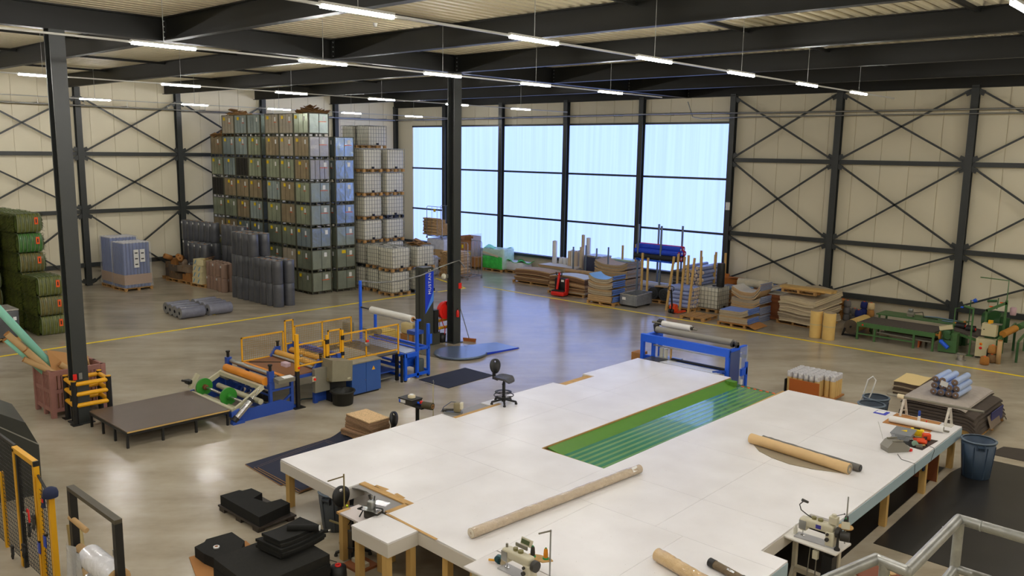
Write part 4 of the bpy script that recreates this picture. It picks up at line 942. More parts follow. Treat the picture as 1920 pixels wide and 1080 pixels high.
t = thing('film_stack', 'low pale film covered stack between the navy block and curled mats', 'pallet load', (-24.1, 34.95, 0)); obj('block', MB().rbox(-0.6, 0.6, -0.3, 0.3, 0, 1.42, 0.04), MATS['pale_blue_film'], t); obj('top_film', MB().rbox(-0.61, 0.61, -0.31, 0.31, 1.4, 1.5, 0.04), M_pfilm, t)
t = thing('stanchion_rack', 'rack of four thin steel posts before the windows', 'rack', (-24.85, 33.35, 0))
for k, (x, h_) in enumerate(((-1.3, 2.05), (-0.5, 2.2), (0.17, 2.1), (0.88, 2.22))): obj('post', MB().box(x-0.03, x+0.03, -0.03, 0.03, 0, h_), mat('steel_grey_post', (120, 132, 140), 0.45, 0.3), t)
obj('base_rail', MB().box(-1.35, 0.95, -0.04, 0.04, 0, 0.06), MATS['steel_grey_post'], t)
t = thing('timber_rack', 'rack of timber stakes behind the curled brown mats', 'rack', (-23.1, 34.75, 0))
for k, (x, h_) in enumerate(((-1.0, 2.2), (-0.2, 2.32), (0.15, 2.2))): obj('stake', MB().box(x-0.045, x+0.045, -0.03, 0.03, 0, h_), M_wood, t)
obj('base_rail', MB().box(-1.05, 0.25, -0.05, 0.05, 0, 0.05), M_wood, t)
# high rack with bright blue rolls
t = thing('cantilever_rack', 'tall rack with four steel posts holding blue rolls aloft', 'rack', (-21.1, 33.4, 0))
for k, (x, y) in enumerate(((-0.95, -0.35), (-0.35, 0.45), (0.3, -0.35), (0.93, 0.45))): obj('post', MB().box(x-0.035, x+0.035, y-0.035, y+0.035, 0, 3.5), MATS['steel_grey_post'], t)
obj('base_rail', MB().box(-1.0, 0.95, -0.4, -0.3, 0, 0.05).box(-1.0, 0.95, 0.4, 0.5, 0, 0.05), MATS['steel_grey_post'], t)
obj('cross_arm', MB().box(-1.05, 1.05, -0.4, -0.3, 1.82, 1.9).box(-1.05, 1.05, 0.4, 0.5, 1.82, 1.9).box(-0.95, -0.88, -0.4, 0.5, 1.84, 1.92).box(0.85, 0.92, -0.4, 0.5, 1.84, 1.92), M_blue, t)
M_vb = mat('bright_blue_turf', (32, 74, 214), 0.75, noise=0.12, scale=10, bump=0.4); M_bt = mat('black_turf', (34, 36, 38), 0.75, noise=0.15); M_rt = mat('red_turf', (205, 40, 50), 0.75, noise=0.1)
k = 0
for (y, z, m, nm) in ((33.1, 2.02, M_bt, 'black'), (33.38, 2.02, M_bt, 'black'), (33.66, 2.02, M_bt, 'black'), (33.15, 2.26, M_vb, 'bright blue'), (33.42, 2.27, M_vb, 'bright blue'), (33.68, 2.26, M_rt, 'red'), (33.3, 2.46, M_vb, 'bright blue'), (33.56, 2.47, M_rt, 'red')):
    t = thing('turf_roll', '%s roll on the tall steel rack, %s course, %s' % (nm, 'lower' if z < 2.1 else 'middle' if z < 2.4 else 'top', ('near side', 'centre', 'window side')[0 if y < 33.32 else 1 if y < 33.6 else 2]), 'roll', (-22.25, y, z), 0, 'turf rolls on the tall rack')
    obj('body', MB().cyl((0, 0, 0), (2.35, 0.0, 0), 0.125, 12), m, t); obj('end_spiral', MB().ring((2.35, 0, 0), (2.36, 0, 0), 0.11, 0.075, 12), M_rt if k % 2 else M_vb, t); obj('end_core', MB().ring((2.35, 0, 0), (2.362, 0, 0), 0.05, 0.02, 10), M_paper, t); k += 1
for k, (z, m) in enumerate(((0.62, mat('grey_lilac_roll', (120, 122, 140), 0.35, noise=0.1, coat=0.3)), (0.62, MATS['grey_lilac_roll']), (0.9, mat('silver_lilac_roll', (176, 182, 206), 0.25, noise=0.1, coat=0.4)), (0.35, M_und), (0.35, M_jute))):
    t = thing('film_roll', ('dark lilac roll in the near row under the tall rack', 'dark lilac roll in the rear row under the tall rack', 'silver lilac roll on top under the tall rack', 'dark roll on the floor under the tall rack', 'brown roll on the floor under the tall rack')[k], 'roll', (-21.9, 33.1+(0.3 if k in (1, 4) else 0.12 if k == 2 else 0), z-0.2), 0)
    obj('body', MB().cyl((0, 0, 0), (1.9, 0, 0), 0.145, 14), m, t); obj('end', MB().ring((1.9, 0, 0), (1.91, 0, 0), 0.08, 0.04, 10), M_card, t)
# ------------------------------------------------------------------ timber stillage with lilac rolls
M_lil = mat('lilac_film_roll', (148, 164, 214), 0.24, noise=0.1, scale=5, bump=0.2, bscale=8, coat=0.4, rand=0.12)
M_lend = mat('carpet_roll_end', (216, 196, 174), 0.85, noise=0.2, scale=20, rand=0.15)
lil_me = MB().cyl((0, 0, 0), (1.15, 0, 0), 0.094, 12).mesh('wrapped_roll', M_lil); lile_me = MB().ring((1.15, 0, 0), (1.16, 0, 0), 0.088, 0.02, 12).mesh('roll_end', M_lend)
lile2_me = MB().ring((-0.01, 0, 0), (0, 0, 0), 0.088, 0.02, 12).mesh('roll_end', M_lend)
pallet('wooden pallet under the lower lilac rolls', (-18.87, 32.05, 0), 1.2, 1.0, 0.0)
VW = ['bottom', 'second', 'third', 'fourth', 'top', 'sixth']
for k in range(5):
    for i in range(5):
        t = thing('lilac_roll', 'lilac film roll in the lower stillage, %s course, %s from the aisle' % (VW[k], NTH[i]), 'roll', (-19.42+random.uniform(-.03, .03), 31.68+0.188*i, 0.242+k*0.182), 0, 'lilac rolls in the lower stillage')
        link('wrapped_roll', lil_me, t); link('roll_end', lile_me, t)
t = thing('grey_felt_block', 'grey felt block carrying the upper lilac rolls', 'pallet load', (-18.65, 33.5, 0)); obj('block', MB().box(-0.8, 0.22, -0.8, 1.0, 0, 0.82), M_und, t); obj('deck', MB().box(-0.82, 0.24, -0.82, 1.02, 0.82, 0.86), M_wood, t)
lu_me = MB().cyl((0, 0, 0), (0, 1.85, 0), 0.092, 12).mesh('wrapped_roll', M_lil); lue_me = MB().ring((0, -0.01, 0), (0, 0, 0), 0.088, 0.015, 12).mesh('roll_end', M_lend)
for k in range(6):
    for i in range(6 if k % 2 == 0 else 5):
        if k == 5 and i not in (0, 3, 4): continue
        t = thing('lilac_roll', 'lilac film roll in the upper stillage, %s course, %s from the tall rack' % (('bottom', 'second', 'third', 'fourth', 'fifth', 'top')[k], NTH[i]), 'roll', (-19.35+0.19*i+(0.095 if k % 2 else 0), 32.72+random.uniform(-.04, .04), 0.955+k*0.166), 0, 'lilac rolls in the upper stillage')
        link('wrapped_roll', lu_me, t); link('roll_end', lue_me, t)
st = MB().box(-0.045, 0.045, -0.03, 0.03, 0, 2.35).mesh('stake', M_wood)
for k, (x, y) in enumerate(((-0.82, -0.02), (-0.3, -0.02), (0.35, -0.02), (0.40, 1.1), (-0.85, 2.05), (-0.1, 2.08), (0.40, 2.05))):
    tag(link('timber_stake', st, None, (-18.75+x, 32.6+y, 0)), 'upright timber stake at the lilac rolls, '+('aisle side, beside the rack', 'aisle side, in the middle', 'aisle side, beside the tank', 'at the tank side, halfway back', 'window side, beside the rack', 'window side, in the middle', 'window side, beside the column')[k], 'stake', 'upright timber stakes')
for k, (x, y, dx) in enumerate(((-19.28, 31.3, 0.25), (-18.75, 31.55, 0.1), (-18.3, 31.5, 0.16))):
    tag(obj('leaning_stake', MB().bar((0, 0, 0), (dx, 0.05, 2.4), 0.09, 0.06, up=(0, 1, 0)), M_wood, None, (x, y-0.02, 0)), 'long pale timber stake leaning on the lower lilac rolls, %s one' % ('far', 'middle', 'near')[k], 'stake', 'leaning timber stakes')
t = thing('timber_stake_pair', 'pair of timber stakes beside the tall rack', 'rack', (-20.9, 32.1, 0)); 
for x, h_ in ((-0.25, 2.3), (0.05, 2.1)): obj('stake', MB().box(x-0.045, x+0.045, -0.03, 0.03, 0, h_), M_wood, t)
obj('base_rail', MB().box(-0.35, 0.15, -0.05, 0.05, 0, 0.05), M_wood, t)
stack('grey felt stack with white label beside the lilac rolls', (-20.0, 33.9, 0.62), 0.75, 0.8, 12, 0.07, [flat], [M_und, mat('mid_grey_felt', (112, 110, 108), 0.85)], 0.0, 0.03)
pallet('wooden pallet raised under the grey felt stack', (-20.0, 33.9, 0.47), 0.9, 0.9, 0); t = thing('felt_base', 'dark felt base under the raised pallet', 'pallet load', (-20.0, 33.9, 0)); obj('block', MB().box(-0.42, 0.42, -0.42, 0.42, 0, 0.44), M_und, t); obj('strap', MB().box(-0.43, 0.43, -0.02, 0.02, 0.02, 0.465), M_black, t)
ibc('caged white tank carrying the black roll beside the lilac rolls', -17.84, 32.85, 0, 0)
t = thing('black_roll', 'black upright roll with brown core standing on the tank', 'roll', (-17.45, 32.62, 1.125)); obj('body', roll_mesh(0.17, 1.02, 16), M_black, t); obj('core', MB().ring((0, 0, 1.0), (0, 0, 1.03), 0.06, 0.04, 10), M_card, t); obj('top_end', MB().lathe([(0.06, 1.021), (0.165, 1.023)], 16, caps=False), M_und, t)
pallet('empty pale wooden pallet lying on the floor beside the yellow line', (-17.35, 30.72, 0), 1.15, 1.15, PI/2, 8)
for k in range(2):
    t = thing('yellow_roll', 'yellow beige upright roll beside the big carpet stack, %s one' % ('far', 'near')[k], 'roll', (-12.36+0.5*k, 30.72-0.02*k, 0), 0, 'yellow beige upright rolls', rot=(0.02*k, 0.02*k, 0))
    obj('body', roll_mesh(0.225, 1.02, 18), mat('yellow_backing', (222, 186, 112), 0.75, noise=0.06), t); obj('tie', MB().lathe([(0.227, 0.5), (0.23, 0.52), (0.227, 0.54)], 18, caps=False), mat('pale_tie', (200, 180, 130), 0.6), t); obj('top_end', MB().lathe([(0.02, 1.021), (0.2, 1.024)], 18, caps=False), mat('backing_end', (180, 160, 130), 0.85, noise=0.3, scale=30), t)
# yarn cones by the wall
def cone(label, x, y, z, m, group):
    t = thing('yarn_cone', label, 'yarn cone', (x, y, z), 0, group)
    obj('yarn', MB().lathe([(0.09, 0.0), (0.14, 0.02), (0.148, 0.1), (0.13, 0.25), (0.1, 0.28), (0.04, 0.282)], 14), m, t); obj('cone_tip', MB().lathe([(0.04, 0.27), (0.035, 0.3), (0.02, 0.3)], 10), M_orange, t)
Y_g = mat('grey_yarn', (112, 108, 106), 0.9, noise=0.15, scale=30); Y_b = mat('navy_yarn', (32, 44, 110), 0.9, noise=0.15, scale=30); Y_o = mat('ochre_yarn', (176, 124, 62), 0.9, noise=0.15, scale=30); Y_c = mat('cream_yarn', (224, 198, 148), 0.9, noise=0.1, scale=30)
HL = ['bottom', 'middle', 'top']
for k in range(3): cone('grey yarn cone in the three high column by the braced wall, %s' % HL[k], -12.78, 34.9, k*0.29, Y_g, 'yarn cones by the braced wall'); 
for k in range(3): cone('ochre yarn cone behind the big carpet stack, %s of its column' % HL[k], -13.05, 35.1, k*0.29, Y_o, 'yarn cones by the braced wall')
for k in range(2): cone('grey yarn cone in the two high column, %s' % ('lower', 'upper')[k], -12.45, 34.85, k*0.29, Y_g, 'yarn cones by the braced wall')
for k in range(2): cone('navy yarn cone in the near two high column, %s' % ('lower', 'upper')[k], -12.2, 34.6, k*0.29, Y_b, 'yarn cones by the braced wall')
for k in range(3): cone('navy yarn cone in the rear three high column, %s' % HL[k], -12.15, 35.05, k*0.29, Y_b, 'yarn cones by the braced wall')
for k in range(3): cone('%s yarn cone in the last column by the green bench, %s' % ('cream' if k == 2 else 'ochre', HL[k]), -11.85, 35.0, k*0.29, Y_c if k == 2 else Y_o, 'yarn cones by the braced wall')
# ------------------------------------------------------------------ green sewing line by the braced wall
M_gm = mat('hammer_green', (72, 112, 62), 0.45, noise=0.08); M_dg = mat('deep_green', (46, 88, 46), 0.45, noise=0.08)
M_belt = mat('dark_belt', (84, 76, 70), 0.7, noise=0.12, scale=8); M_beige = mat('control_beige', (206, 196, 156), 0.5, noise=0.04)
t = thing('green_conveyor_bench', 'long green framed bench with dark belt by the braced wall', 'workbench', (-11.15, 31.6, 0), -0.03)
obj('frame', MB().box(0, 2.75, -0.04, 0.02, 0.5, 0.66).box(0, 2.75, 1.38, 1.44, 0.5, 0.66).box(0, 0.06, 0, 1.4, 0.5, 0.64).box(2.69, 2.75, 0, 1.4, 0.5, 0.64).box(0.0, 2.1, -0.02, 0.03, 0.2, 0.25), M_gm, t)
for x, y in ((0.03, 0), (0.66, 0.02), (2.05, 0), (2.7, 0), (0.03, 1.4), (0.66, 1.4), (2.05, 1.4), (2.7, 1.4)): obj('leg', MB().box(x-0.035, x+0.035, y-0.03, y+0.03, 0.02, 0.5).box(x-0.04, x+0.04, y-0.04, y+0.04, 0, 0.03), M_gm, t)
obj('belt', MB().box(0.05, 2.7, 0.03, 1.37, 0.6, 0.675), M_belt, t)
obj('under_roller', MB().cyl((0.7, 0.1, 0.35), (2.6, 0.1, 0.3), 0.03, 8).cyl((0.7, 0.5, 0.3), (2.6, 0.5, 0.3), 0.05, 8), M_grey, t); obj('under_shelf', MB().box(0.75, 2.6, 0.3, 1.3, 0.24, 0.27), mat('shelf_beige', (160, 140, 110), 0.8), t)
obj('red_button', MB().cyl((0.22, -0.04, 0.58), (0.22, -0.07, 0.58), 0.03, 10), M_red, t)
t = thing('green_top_table', 'plain green table top behind the dark belt bench', 'workbench', (-11.0, 33.1, 0), -0.03)
obj('top', MB().box(0, 3.0, 0, 0.95, 0.76, 0.8), M_gm, t)
for x in (0.1, 2.9):
    for y in (0.1, 0.85): obj('leg', MB().box(x-0.03, x+0.03, y-0.03, y+0.03, 0, 0.76), M_gm, t)
t = thing('hand_machine', 'small grey hand machine with cables on the green top', 'machine', (-9.85, 33.45, 0.80))
obj('motor', MB().cyl((-0.12, 0, 0.1), (0.14, 0, 0.1), 0.09, 12).box(-0.1, 0.1, -0.08, 0.08, 0, 0.05), M_grey, t); obj('head', MB().rbox(-0.08, 0.08, -0.07, 0.07, 0.15, 0.3, 0.03), M_steel, t); obj('cable', MB().tube([(0.12, 0, 0.15), (0.4, 0.1, 0.2), (0.5, -0.1, 0.05), (0.7, 0, 0.03), (1.0, -0.1, 0.03)], 0.016, 6), M_black, t)
tag(obj('air_hose', MB().tube([(0, 0, 0.02), (0.4, 0.05, 0.03), (0.8, 0, 0.02), (1.1, -0.1, 0.02), (1.25, -0.3, 0.02), (1.0, -0.42, 0.02), (0.7, -0.4, 0.02)], 0.022, 6), mat('blue_grey_hose', (110, 134, 160), 0.4), None, (-9.4, 33.75, 0.802)), 'blue grey air hose looped on the green top', 'hose')
t = thing('cream_floor_roll', 'cream carpet roll lying at the end of the green bench', 'roll', (-11.5, 31.95, 0)); obj('body', MB().cyl((0, 0, 0.36), (0, 1.5, 0.36), 0.27, 18), MATS['yellow_backing'], t); obj('end_disc', MB().cyl((0, -0.02, 0.36), (0, 0, 0.36), 0.27, 18), mat('dark_brown_end', (90, 78, 62), 0.8, noise=0.2), t); obj('cradle', MB().bar((-0.28, -0.06, 0), (-0.2, -0.06, 0.3), 0.06).bar((-0.28, -0.06, 0.05), (0.25, -0.06, 0.05), 0.06).bar((0.25, 1.4, 0), (0.25, 1.4, 0.15), 0.06).bar((-0.28, 1.4, 0), (-0.2, 1.4, 0.15), 0.06).bar((0.25, -0.06, 0), (0.25, -0.06, 0.15), 0.06).cyl((0, -0.06, 0.36), (0, -0.03, 0.36), 0.04, 10), M_black, t)
t = thing('sewing_head_station', 'green motor cabinet with sewing head and blue motor', 'machine', (-8.3, 31.6, 0), 0.05)
obj('cabinet', MB().box(0, 0.58, 0, 0.4, 0.03, 0.46).box(0.38, 0.58, 0.02, 0.4, 0.46, 0.72), M_gm, t); obj('blue_motor', MB().cyl((0.08, -0.08, 0.42), (0.36, -0.16, 0.22), 0.07, 12).box(0.05, 0.16, -0.1, 0.02, 0.38, 0.46), M_blue, t)
obj('control_box', MB().cbox((0.2, 0.05, 0.9), (0.42, 0.2, 0.14), 0.1, 0, -0.25), M_beige, t); obj('head', MB().rbox(0.12, 0.36, -0.05, 0.2, 0.5, 0.82, 0.04).cyl((0.3, -0.02, 0.6), (0.3, -0.1, 0.6), 0.1, 12), M_dg, t)
obj('orange_wheel', MB().cyl((0.02, -0.02, 0.6), (0.06, -0.02, 0.6), 0.15, 14).cyl((-0.2, -0.02, 0.6), (0.02, -0.02, 0.6), 0.04, 8), mat('ochre_wheel', (190, 130, 50), 0.6), t)
obj('post', MB().box(0.4, 0.43, 0.1, 0.13, 0.5, 1.62).bar((0.41, 0.11, 1.6), (0.62, 0.11, 1.66), 0.02), M_gm, t); obj('blue_cap', MB().lathe([(0.02, 0), (0.06, 0.02), (0.04, 0.06)], 10, (0.62, 0.11, 1.64)), M_blue, t); obj('foot', MB().box(0.02, 0.08, 0.02, 0.08, 0, 0.03).box(0.5, 0.56, 0.32, 0.38, 0, 0.03), M_black, t)
t = thing('belt_ramp', 'sloping dark belt table between the green machines', 'machine', (-8.05, 32.0, 0), 0)
obj('belt', MB().prismy([(0, 0.72), (1.0, 0.6), (1.0, 0.66), (0, 0.78)], 0.05, 1.3), M_belt, t); obj('frame', MB().bar((0, 0, 0.72), (1.0, 0, 0.5), 0.05, 0.09), M_gm, t); obj('leg', MB().box(0.92, 0.98, 0, 0.06, 0, 0.55), M_dg, t); obj('leg', MB().box(0.92, 0.98, 1.2, 1.26, 0, 0.6), M_dg, t); obj('leg', MB().box(0.02, 0.08, 1.2, 1.26, 0, 0.7), M_dg, t)
for k in range(2):
    t = thing('thread_drum', 'black yarn drum resting on the sloping belt, %s one' % ('far', 'near')[k], 'yarn drum', (-7.9+0.36*k, 32.6+0.1*(1-k), 0.84-0.045*k), 0, 'black yarn drums')
    obj('body', MB().cyl((-0.14, 0, 0), (0.14, 0, 0), 0.13, 14), M_black, t); obj('core', MB().cyl((0.14, 0, 0), (0.16, 0, 0), 0.05, 10), M_red, t)
t = thing('ochre_reel', 'ochre thread reel beside the wall column', 'reel', (-8.1, 33.3, 0.68)); obj('body', MB().cyl((-0.2, 0, 0.1), (0.15, 0, 0.12), 0.06, 12), MATS['ochre_wheel'], t); obj('flange', MB().cyl((0.15, 0, 0.12), (0.2, 0, 0.12), 0.13, 14), MATS['ochre_wheel'], t)
tag(obj('reel_stand', MB().box(-0.35, 0.25, -0.15, 0.15, 0, 0.68), M_dg, None, (-8.1, 33.5, 0)), 'dark green pedestal under the ochre reel', 'stand')
def arm_stand(name, label, x, y, h_, L, cat='stand'):
    t = thing(name, label, cat, (x, y, 0)); obj('post', MB().box(-0.025, 0.025, -0.02, 0.02, 0.0, h_), M_gm, t); obj('foot', MB().box(-0.12, 0.12, -0.1, 0.1, 0, 0.03), M_gm, t)
    obj('arm', MB().cyl((0, 0, h_-0.04), (-L, 0, h_+0.02), 0.04, 10), M_gm, t); obj('side_arm', MB().bar((0, 0, h_-0.5), (-0.22, 0, h_-0.5), 0.02), M_dg, t)
arm_stand('thread_arm_stand', 'green post with a short arm between the green machines', -7.32, 31.75, 1.7, 0.3)
t = thing('blue_cap_post', 'thin post topped by a blue cap beside the wall column', 'stand', (-7.9, 33.75, 0)); obj('post', MB().cyl((0, 0, 0), (0, 0, 1.65), 0.018, 8), M_dg, t); obj('blue_cap', MB().cyl((0.1, 0, 1.62), (0.18, 0, 1.68), 0.07, 12).bar((0, 0, 1.64), (0.1, 0, 1.64), 0.02), M_blue, t); obj('foot', MB().box(-0.1, 0.1, -0.1, 0.1, 0, 0.02), M_dg, t)
t = thing('green_wheel_machine', 'tall green machine with round guards and overhead arm', 'machine', (-7.1, 33.0, 0))
obj('disc_guard', MB().cyl((-0.3, 0.75, 0.95), (0.3, 0.7, 1.0), 0.34, 20).box(-0.1, 0.55, 0.5, 0.58, 0.3, 1.2), M_dg, t)
obj('disc_guard', MB().cyl((0.05, 0.45, 1.0), (0.1, 0.42, 1.0), 0.42, 22).box(0.0, 0.45, 0.4, 0.46, 0.0, 1.0), M_dg, t)
obj('post', MB().box(0.47, 0.54, -0.04, 0.03, 0, 1.9), M_gm, t); obj('post', MB().box(-0.12, -0.05, -0.04, 0.03, 0, 1.5), M_gm, t)
obj('top_beam', MB().bar((-0.1, 0, 1.45), (0.52, 0, 1.82), 0.08, 0.1), M_gm, t); obj('overhead_arm', MB().tube([(0.5, 0, 1.85), (0.5, 0, 2.6), (-0.4, 0, 2.62)], 0.02, 6), M_gm, t)
obj('handle', MB().cyl((-0.1, 0, 1.8), (0.2, 0, 1.84), 0.045, 10).bar((0.22, 0, 1.55), (0.24, 0, 1.95), 0.03), M_dg, t); obj('orange_lever', MB().box(-0.02, 0.14, -0.03, 0.0, 1.6, 1.64).box(0.3, 0.44, -0.03, 0, 1.78, 1.82), M_orange, t)
obj('pink_bag', MB().rbox(0.58, 0.78, 0.2, 0.3, 1.35, 1.65, 0.04), mat('pink_plastic', (206, 170, 176), 0.4), t)
t = thing('control_cabinet', 'beige control cabinet with two red buttons in the green line', 'cabinet', (-7.12, 31.62, 0), 0.03)
obj('body', MB().box(0, 0.62, 0, 0.4, 0.06, 0.68), M_beige, t); obj('arch_opening', MB().cyl((0.5, -0.004, 0.32), (0.5, 0.0, 0.32), 0.14, 16).box(0.36, 0.62, -0.004, 0, 0.06, 0.32), M_black, t)
for z in (0.5, 0.36): b = obj('button_plate', MB().cyl((0.16, 0, z), (0.16, -0.01, z), 0.05, 12), M_yellow if z > 0.4 else M_red, t); obj('button', MB().cyl((0.16, -0.01, z), (0.16, -0.04, z), 0.025, 10), M_red, b)
obj('foot', MB().box(0.02, 0.08, 0.02, 0.08, 0, 0.06).box(0.54, 0.6, 0.32, 0.38, 0, 0.06).box(0.02, 0.08, 0.32, 0.38, 0, 0.06), M_black, t)
t = thing('switch_cabinet', 'upper beige switch box on a dark green stem', 'cabinet', (-7.02, 31.95, 0.0)); obj('box', MB().box(0, 0.45, -0.2, 0.1, 0.78, 1.2), M_beige, t); obj('stem', MB().box(0.08, 0.36, -0.02, 0.1, 0.68, 0.78), M_dg, t); obj('yellow_block', MB().box(0.16, 0.3, -0.1, 0.0, 1.2, 1.32), M_yellow, t); obj('lock', MB().cyl((0.08, -0.2, 1.0), (0.08, -0.215, 1.0), 0.02, 8), M_black, t); obj('grey_tray', MB().box(0.26, 0.58, -0.16, 0.04, 1.2, 1.225), M_grey, t)
t = thing('green_end_table', 'green end table with ochre and green rollers at the far right', 'machine', (-6.45, 31.55, 0), 0.0)
obj('side_rail', MB().bar((0.0, 0, 0.72), (0.05, 2.2, 0.98), 0.06, 0.1).bar((0.55, 0.3, 0.72), (0.55, 2.3, 0.98), 0.05, 0.08), M_gm, t); 
for x, y, h_ in ((0, 0.0, 0.72), (0.06, 2.2, 0.95), (0.55, 0.3, 0.7), (0.55, 2.3, 0.95)): obj('leg', MB().box(x-0.035, x+0.035, y-0.035, y+0.035, 0, h_), M_dg, t)
obj('ochre_roller', MB().cyl((0.05, 0.4, 0.88), (0.25, 1.2, 1.0), 0.12, 14), MATS['ochre_wheel'], t); obj('green_roller', MB().cyl((0.3, 1.4, 1.02), (0.4, 2.0, 1.08), 0.11, 14), MATS['hammer_green'], t); obj('side_panel', MB().box(0.5, 0.54, 1.4, 2.3, 0.2, 0.9), M_dg, t)
cone('brown yarn cone tilted against the control cabinet', -6.52, 31.3, 0.3, Y_o, None); cone('brown yarn cone under the tilted one', -6.5, 31.22, 0, mat('brown_yarn', (122, 94, 62), 0.9, noise=0.15, scale=30), None); cone('orange brown yarn cone nearest the yellow line', -6.6, 30.72, 0, mat('orange_brown_yarn', (170, 112, 48), 0.9, noise=0.15, scale=30), None)
t = thing('card_tube', 'upright cardboard tube leaning at the control cabinet', 'tube', (-6.3, 31.2, 0)); obj('body', MB().ring((0, 0, 0), (0, 0.0, 0.8), 0.075, 0.06, 12), M_tube, t); obj('end_ring', MB().ring((0, 0, 0.79), (0, 0, 0.81), 0.076, 0.058, 12), M_card, t)
t = thing('wire_spool', 'small steel wire spool on the floor before the belt ramp', 'spool', (-7.35, 30.85, 0)); obj('flange', MB().lathe([(0.16, 0), (0.16, 0.015)], 16), M_grey, t); obj('flange', MB().lathe([(0.16, 0.2), (0.16, 0.215)], 16), M_grey, t); obj('wire', MB().lathe([(0.11, 0.015), (0.11, 0.2)], 16), M_chrome, t)
tag(obj('orange_board', MB().box(-0.03, 0.03, -0.5, 0.5, 0, 0.25), mat('orange_wood', (200, 104, 44), 0.7), None, (-9.1, 32.3, 0), (0, 0, 0.2)), 'orange board lying under the green bench', 'board')
# ------------------------------------------------------------------ pillar fixtures
def guard_rails(root, posts, rails, h, post_m, rail_m, r=0.055):
    for x, y in posts:
        p = obj('post', MB().cyl((x, y, 0), (x, y, h), 0.065, 12).box(x-0.11, x+0.11, y-0.11, y+0.11, 0, 0.015), post_m, root)
        obj('yellow_cap', MB().cyl((x, y, h), (x, y, h+0.02), 0.06, 12), M_yellow, p)
    for a, b in rails:
        for z in (0.48, 0.76, 1.02): obj('rail', MB().cyl((*posts[a], z), (*posts[b], z), r, 12), rail_m, root)
t = thing('pillar_guard', 'black and yellow crash guard around the near left pillar', 'crash guard', (-21.38, 7.72, 0))
guard_rails(t, [(0.24, -0.3), (-0.45, -0.24), (0.3, 0.5), (-0.4, 0.55)], [(0, 1), (0, 2), (1, 3), (2, 3)], 1.1, M_black, M_yellow)
t = thing('pillar_guard', 'black and yellow crash guard between the wrapper and centre pillar', 'crash guard', (-21.72, 20.1, 0))
guard_rails(t, [(0.0, -0.22), (0.0, 0.6)], [(0, 1)], 1.15, M_black, M_yellow)
t = thing('wire_rack', 'red wire rack standing behind the crash guard at the pillar', 'rack', (-22.1, 20.1, 0))
g = MB().box(-0.02, 0.02, -0.3, 0.3, 0.05, 0.09).box(-0.02, 0.02, -0.3, 0.3, 0.8, 0.84)
for k in range(6): g.box(-0.01, 0.01, -0.3+0.12*k-0.01, -0.3+0.12*k+0.01, 0, 0.84)
obj('grid', g, mat('dark_red_wire', (150, 40, 50), 0.5), t); obj('foot', MB().box(-0.15, 0.15, -0.3, -0.26, 0, 0.04).box(-0.15, 0.15, 0.26, 0.3, 0, 0.04), M_red, t)
t = thing('hose_reel', 'round red fire hose reel on the centre pillar', 'hose reel', (-21.46, 20.12, 1.15))
obj('drum', MB().cyl((-0.16, 0, 0), (0.0, 0, 0), 0.31, 28).cyl((0.0, 0, 0), (0.02, 0, 0), 0.2, 24), M_red, t); obj('bracket', MB().box(-0.1, 0.0, 0.0, 0.12, -0.05, 0.33), M_red, t); obj('hose', MB().tube([(-0.06, -0.2, -0.2), (-0.05, -0.1, -0.5), (-0.05, 0, -0.65), (-0.03, -0.05, -0.95)], 0.015, 6), M_red, t)
t = thing('bucket', 'small black bucket on the floor under the hose reel', 'bucket', (-21.55, 20.0, 0)); obj('body', MB().lathe([(0.1, 0), (0.13, 0.02), (0.15, 0.3), (0.135, 0.3), (0.1, 0.03)], 14), M_black, t); obj('rim', MB().lathe([(0.15, 0.28), (0.16, 0.3), (0.15, 0.31)], 14, caps=False), M_black, t)
t = thing('bell', 'round cream bell on the centre pillar', 'bell', (-21.42, 19.98, 2.4)); obj('dome', MB().lathe([(0.11, 0), (0.1, 0.04), (0.06, 0.08), (0.01, 0.09)], 14), mat('cream_bell', (220, 214, 190), 0.5), t).rotation_euler = (PI/2, 0, 0); obj('back_plate', MB().box(-0.06, 0.06, 0, 0.15, -0.06, 0.06), M_grey, t)
tag(obj('red_sign', MB().box(-0.01, 0.0, -0.05, 0.1, -0.1, 0.1), M_red, None, (-21.06, 20.4, 2.06)), 'small red sign on the side of the centre pillar', 'sign')
t = thing('extinguisher', 'slim red extinguisher bracket on the centre pillar', 'extinguisher', (-21.05, 20.3, 0.95)); obj('bottle', MB().lathe([(0.05, 0), (0.055, 0.05), (0.055, 0.2), (0.02, 0.26)], 12), M_red, t); obj('nozzle', MB().cyl((0, 0, 0.26), (0, 0, 0.31), 0.015, 8), M_black, t)
t = thing('broom', 'broom with orange brown head leaning on the centre pillar', 'broom', (-20.95, 20.78, 0)); obj('head', MB().cbox((0, 0.02, 0.09), (0.5, 0.07, 0.05), 0.35).cbox((0, 0.02, 0.035), (0.48, 0.06, 0.07), 0.35), mat('broom_brown', (168, 96, 40), 0.8), t); obj('handle', MB().cyl((0, 0, 0.1), (-0.2, -0.32, 1.4), 0.015, 8), M_steel, t)
cb = MB().tube([(-20.98, 15.97, 2.72), (-21.0, 16.6, 2.58), (-21.05, 17.6, 2.52), (-21.1, 18.6, 2.6), (-21.12, 19.5, 2.8), (-21.06, 20.05, 2.93), (-21.03, 20.35, 2.98), (-21.02, 20.6, 2.7)], 0.022, 8)
tag(obj('air_hose', cb, M_steel), 'grey hose hanging between the blue pole and the centre pillar', 'hose')
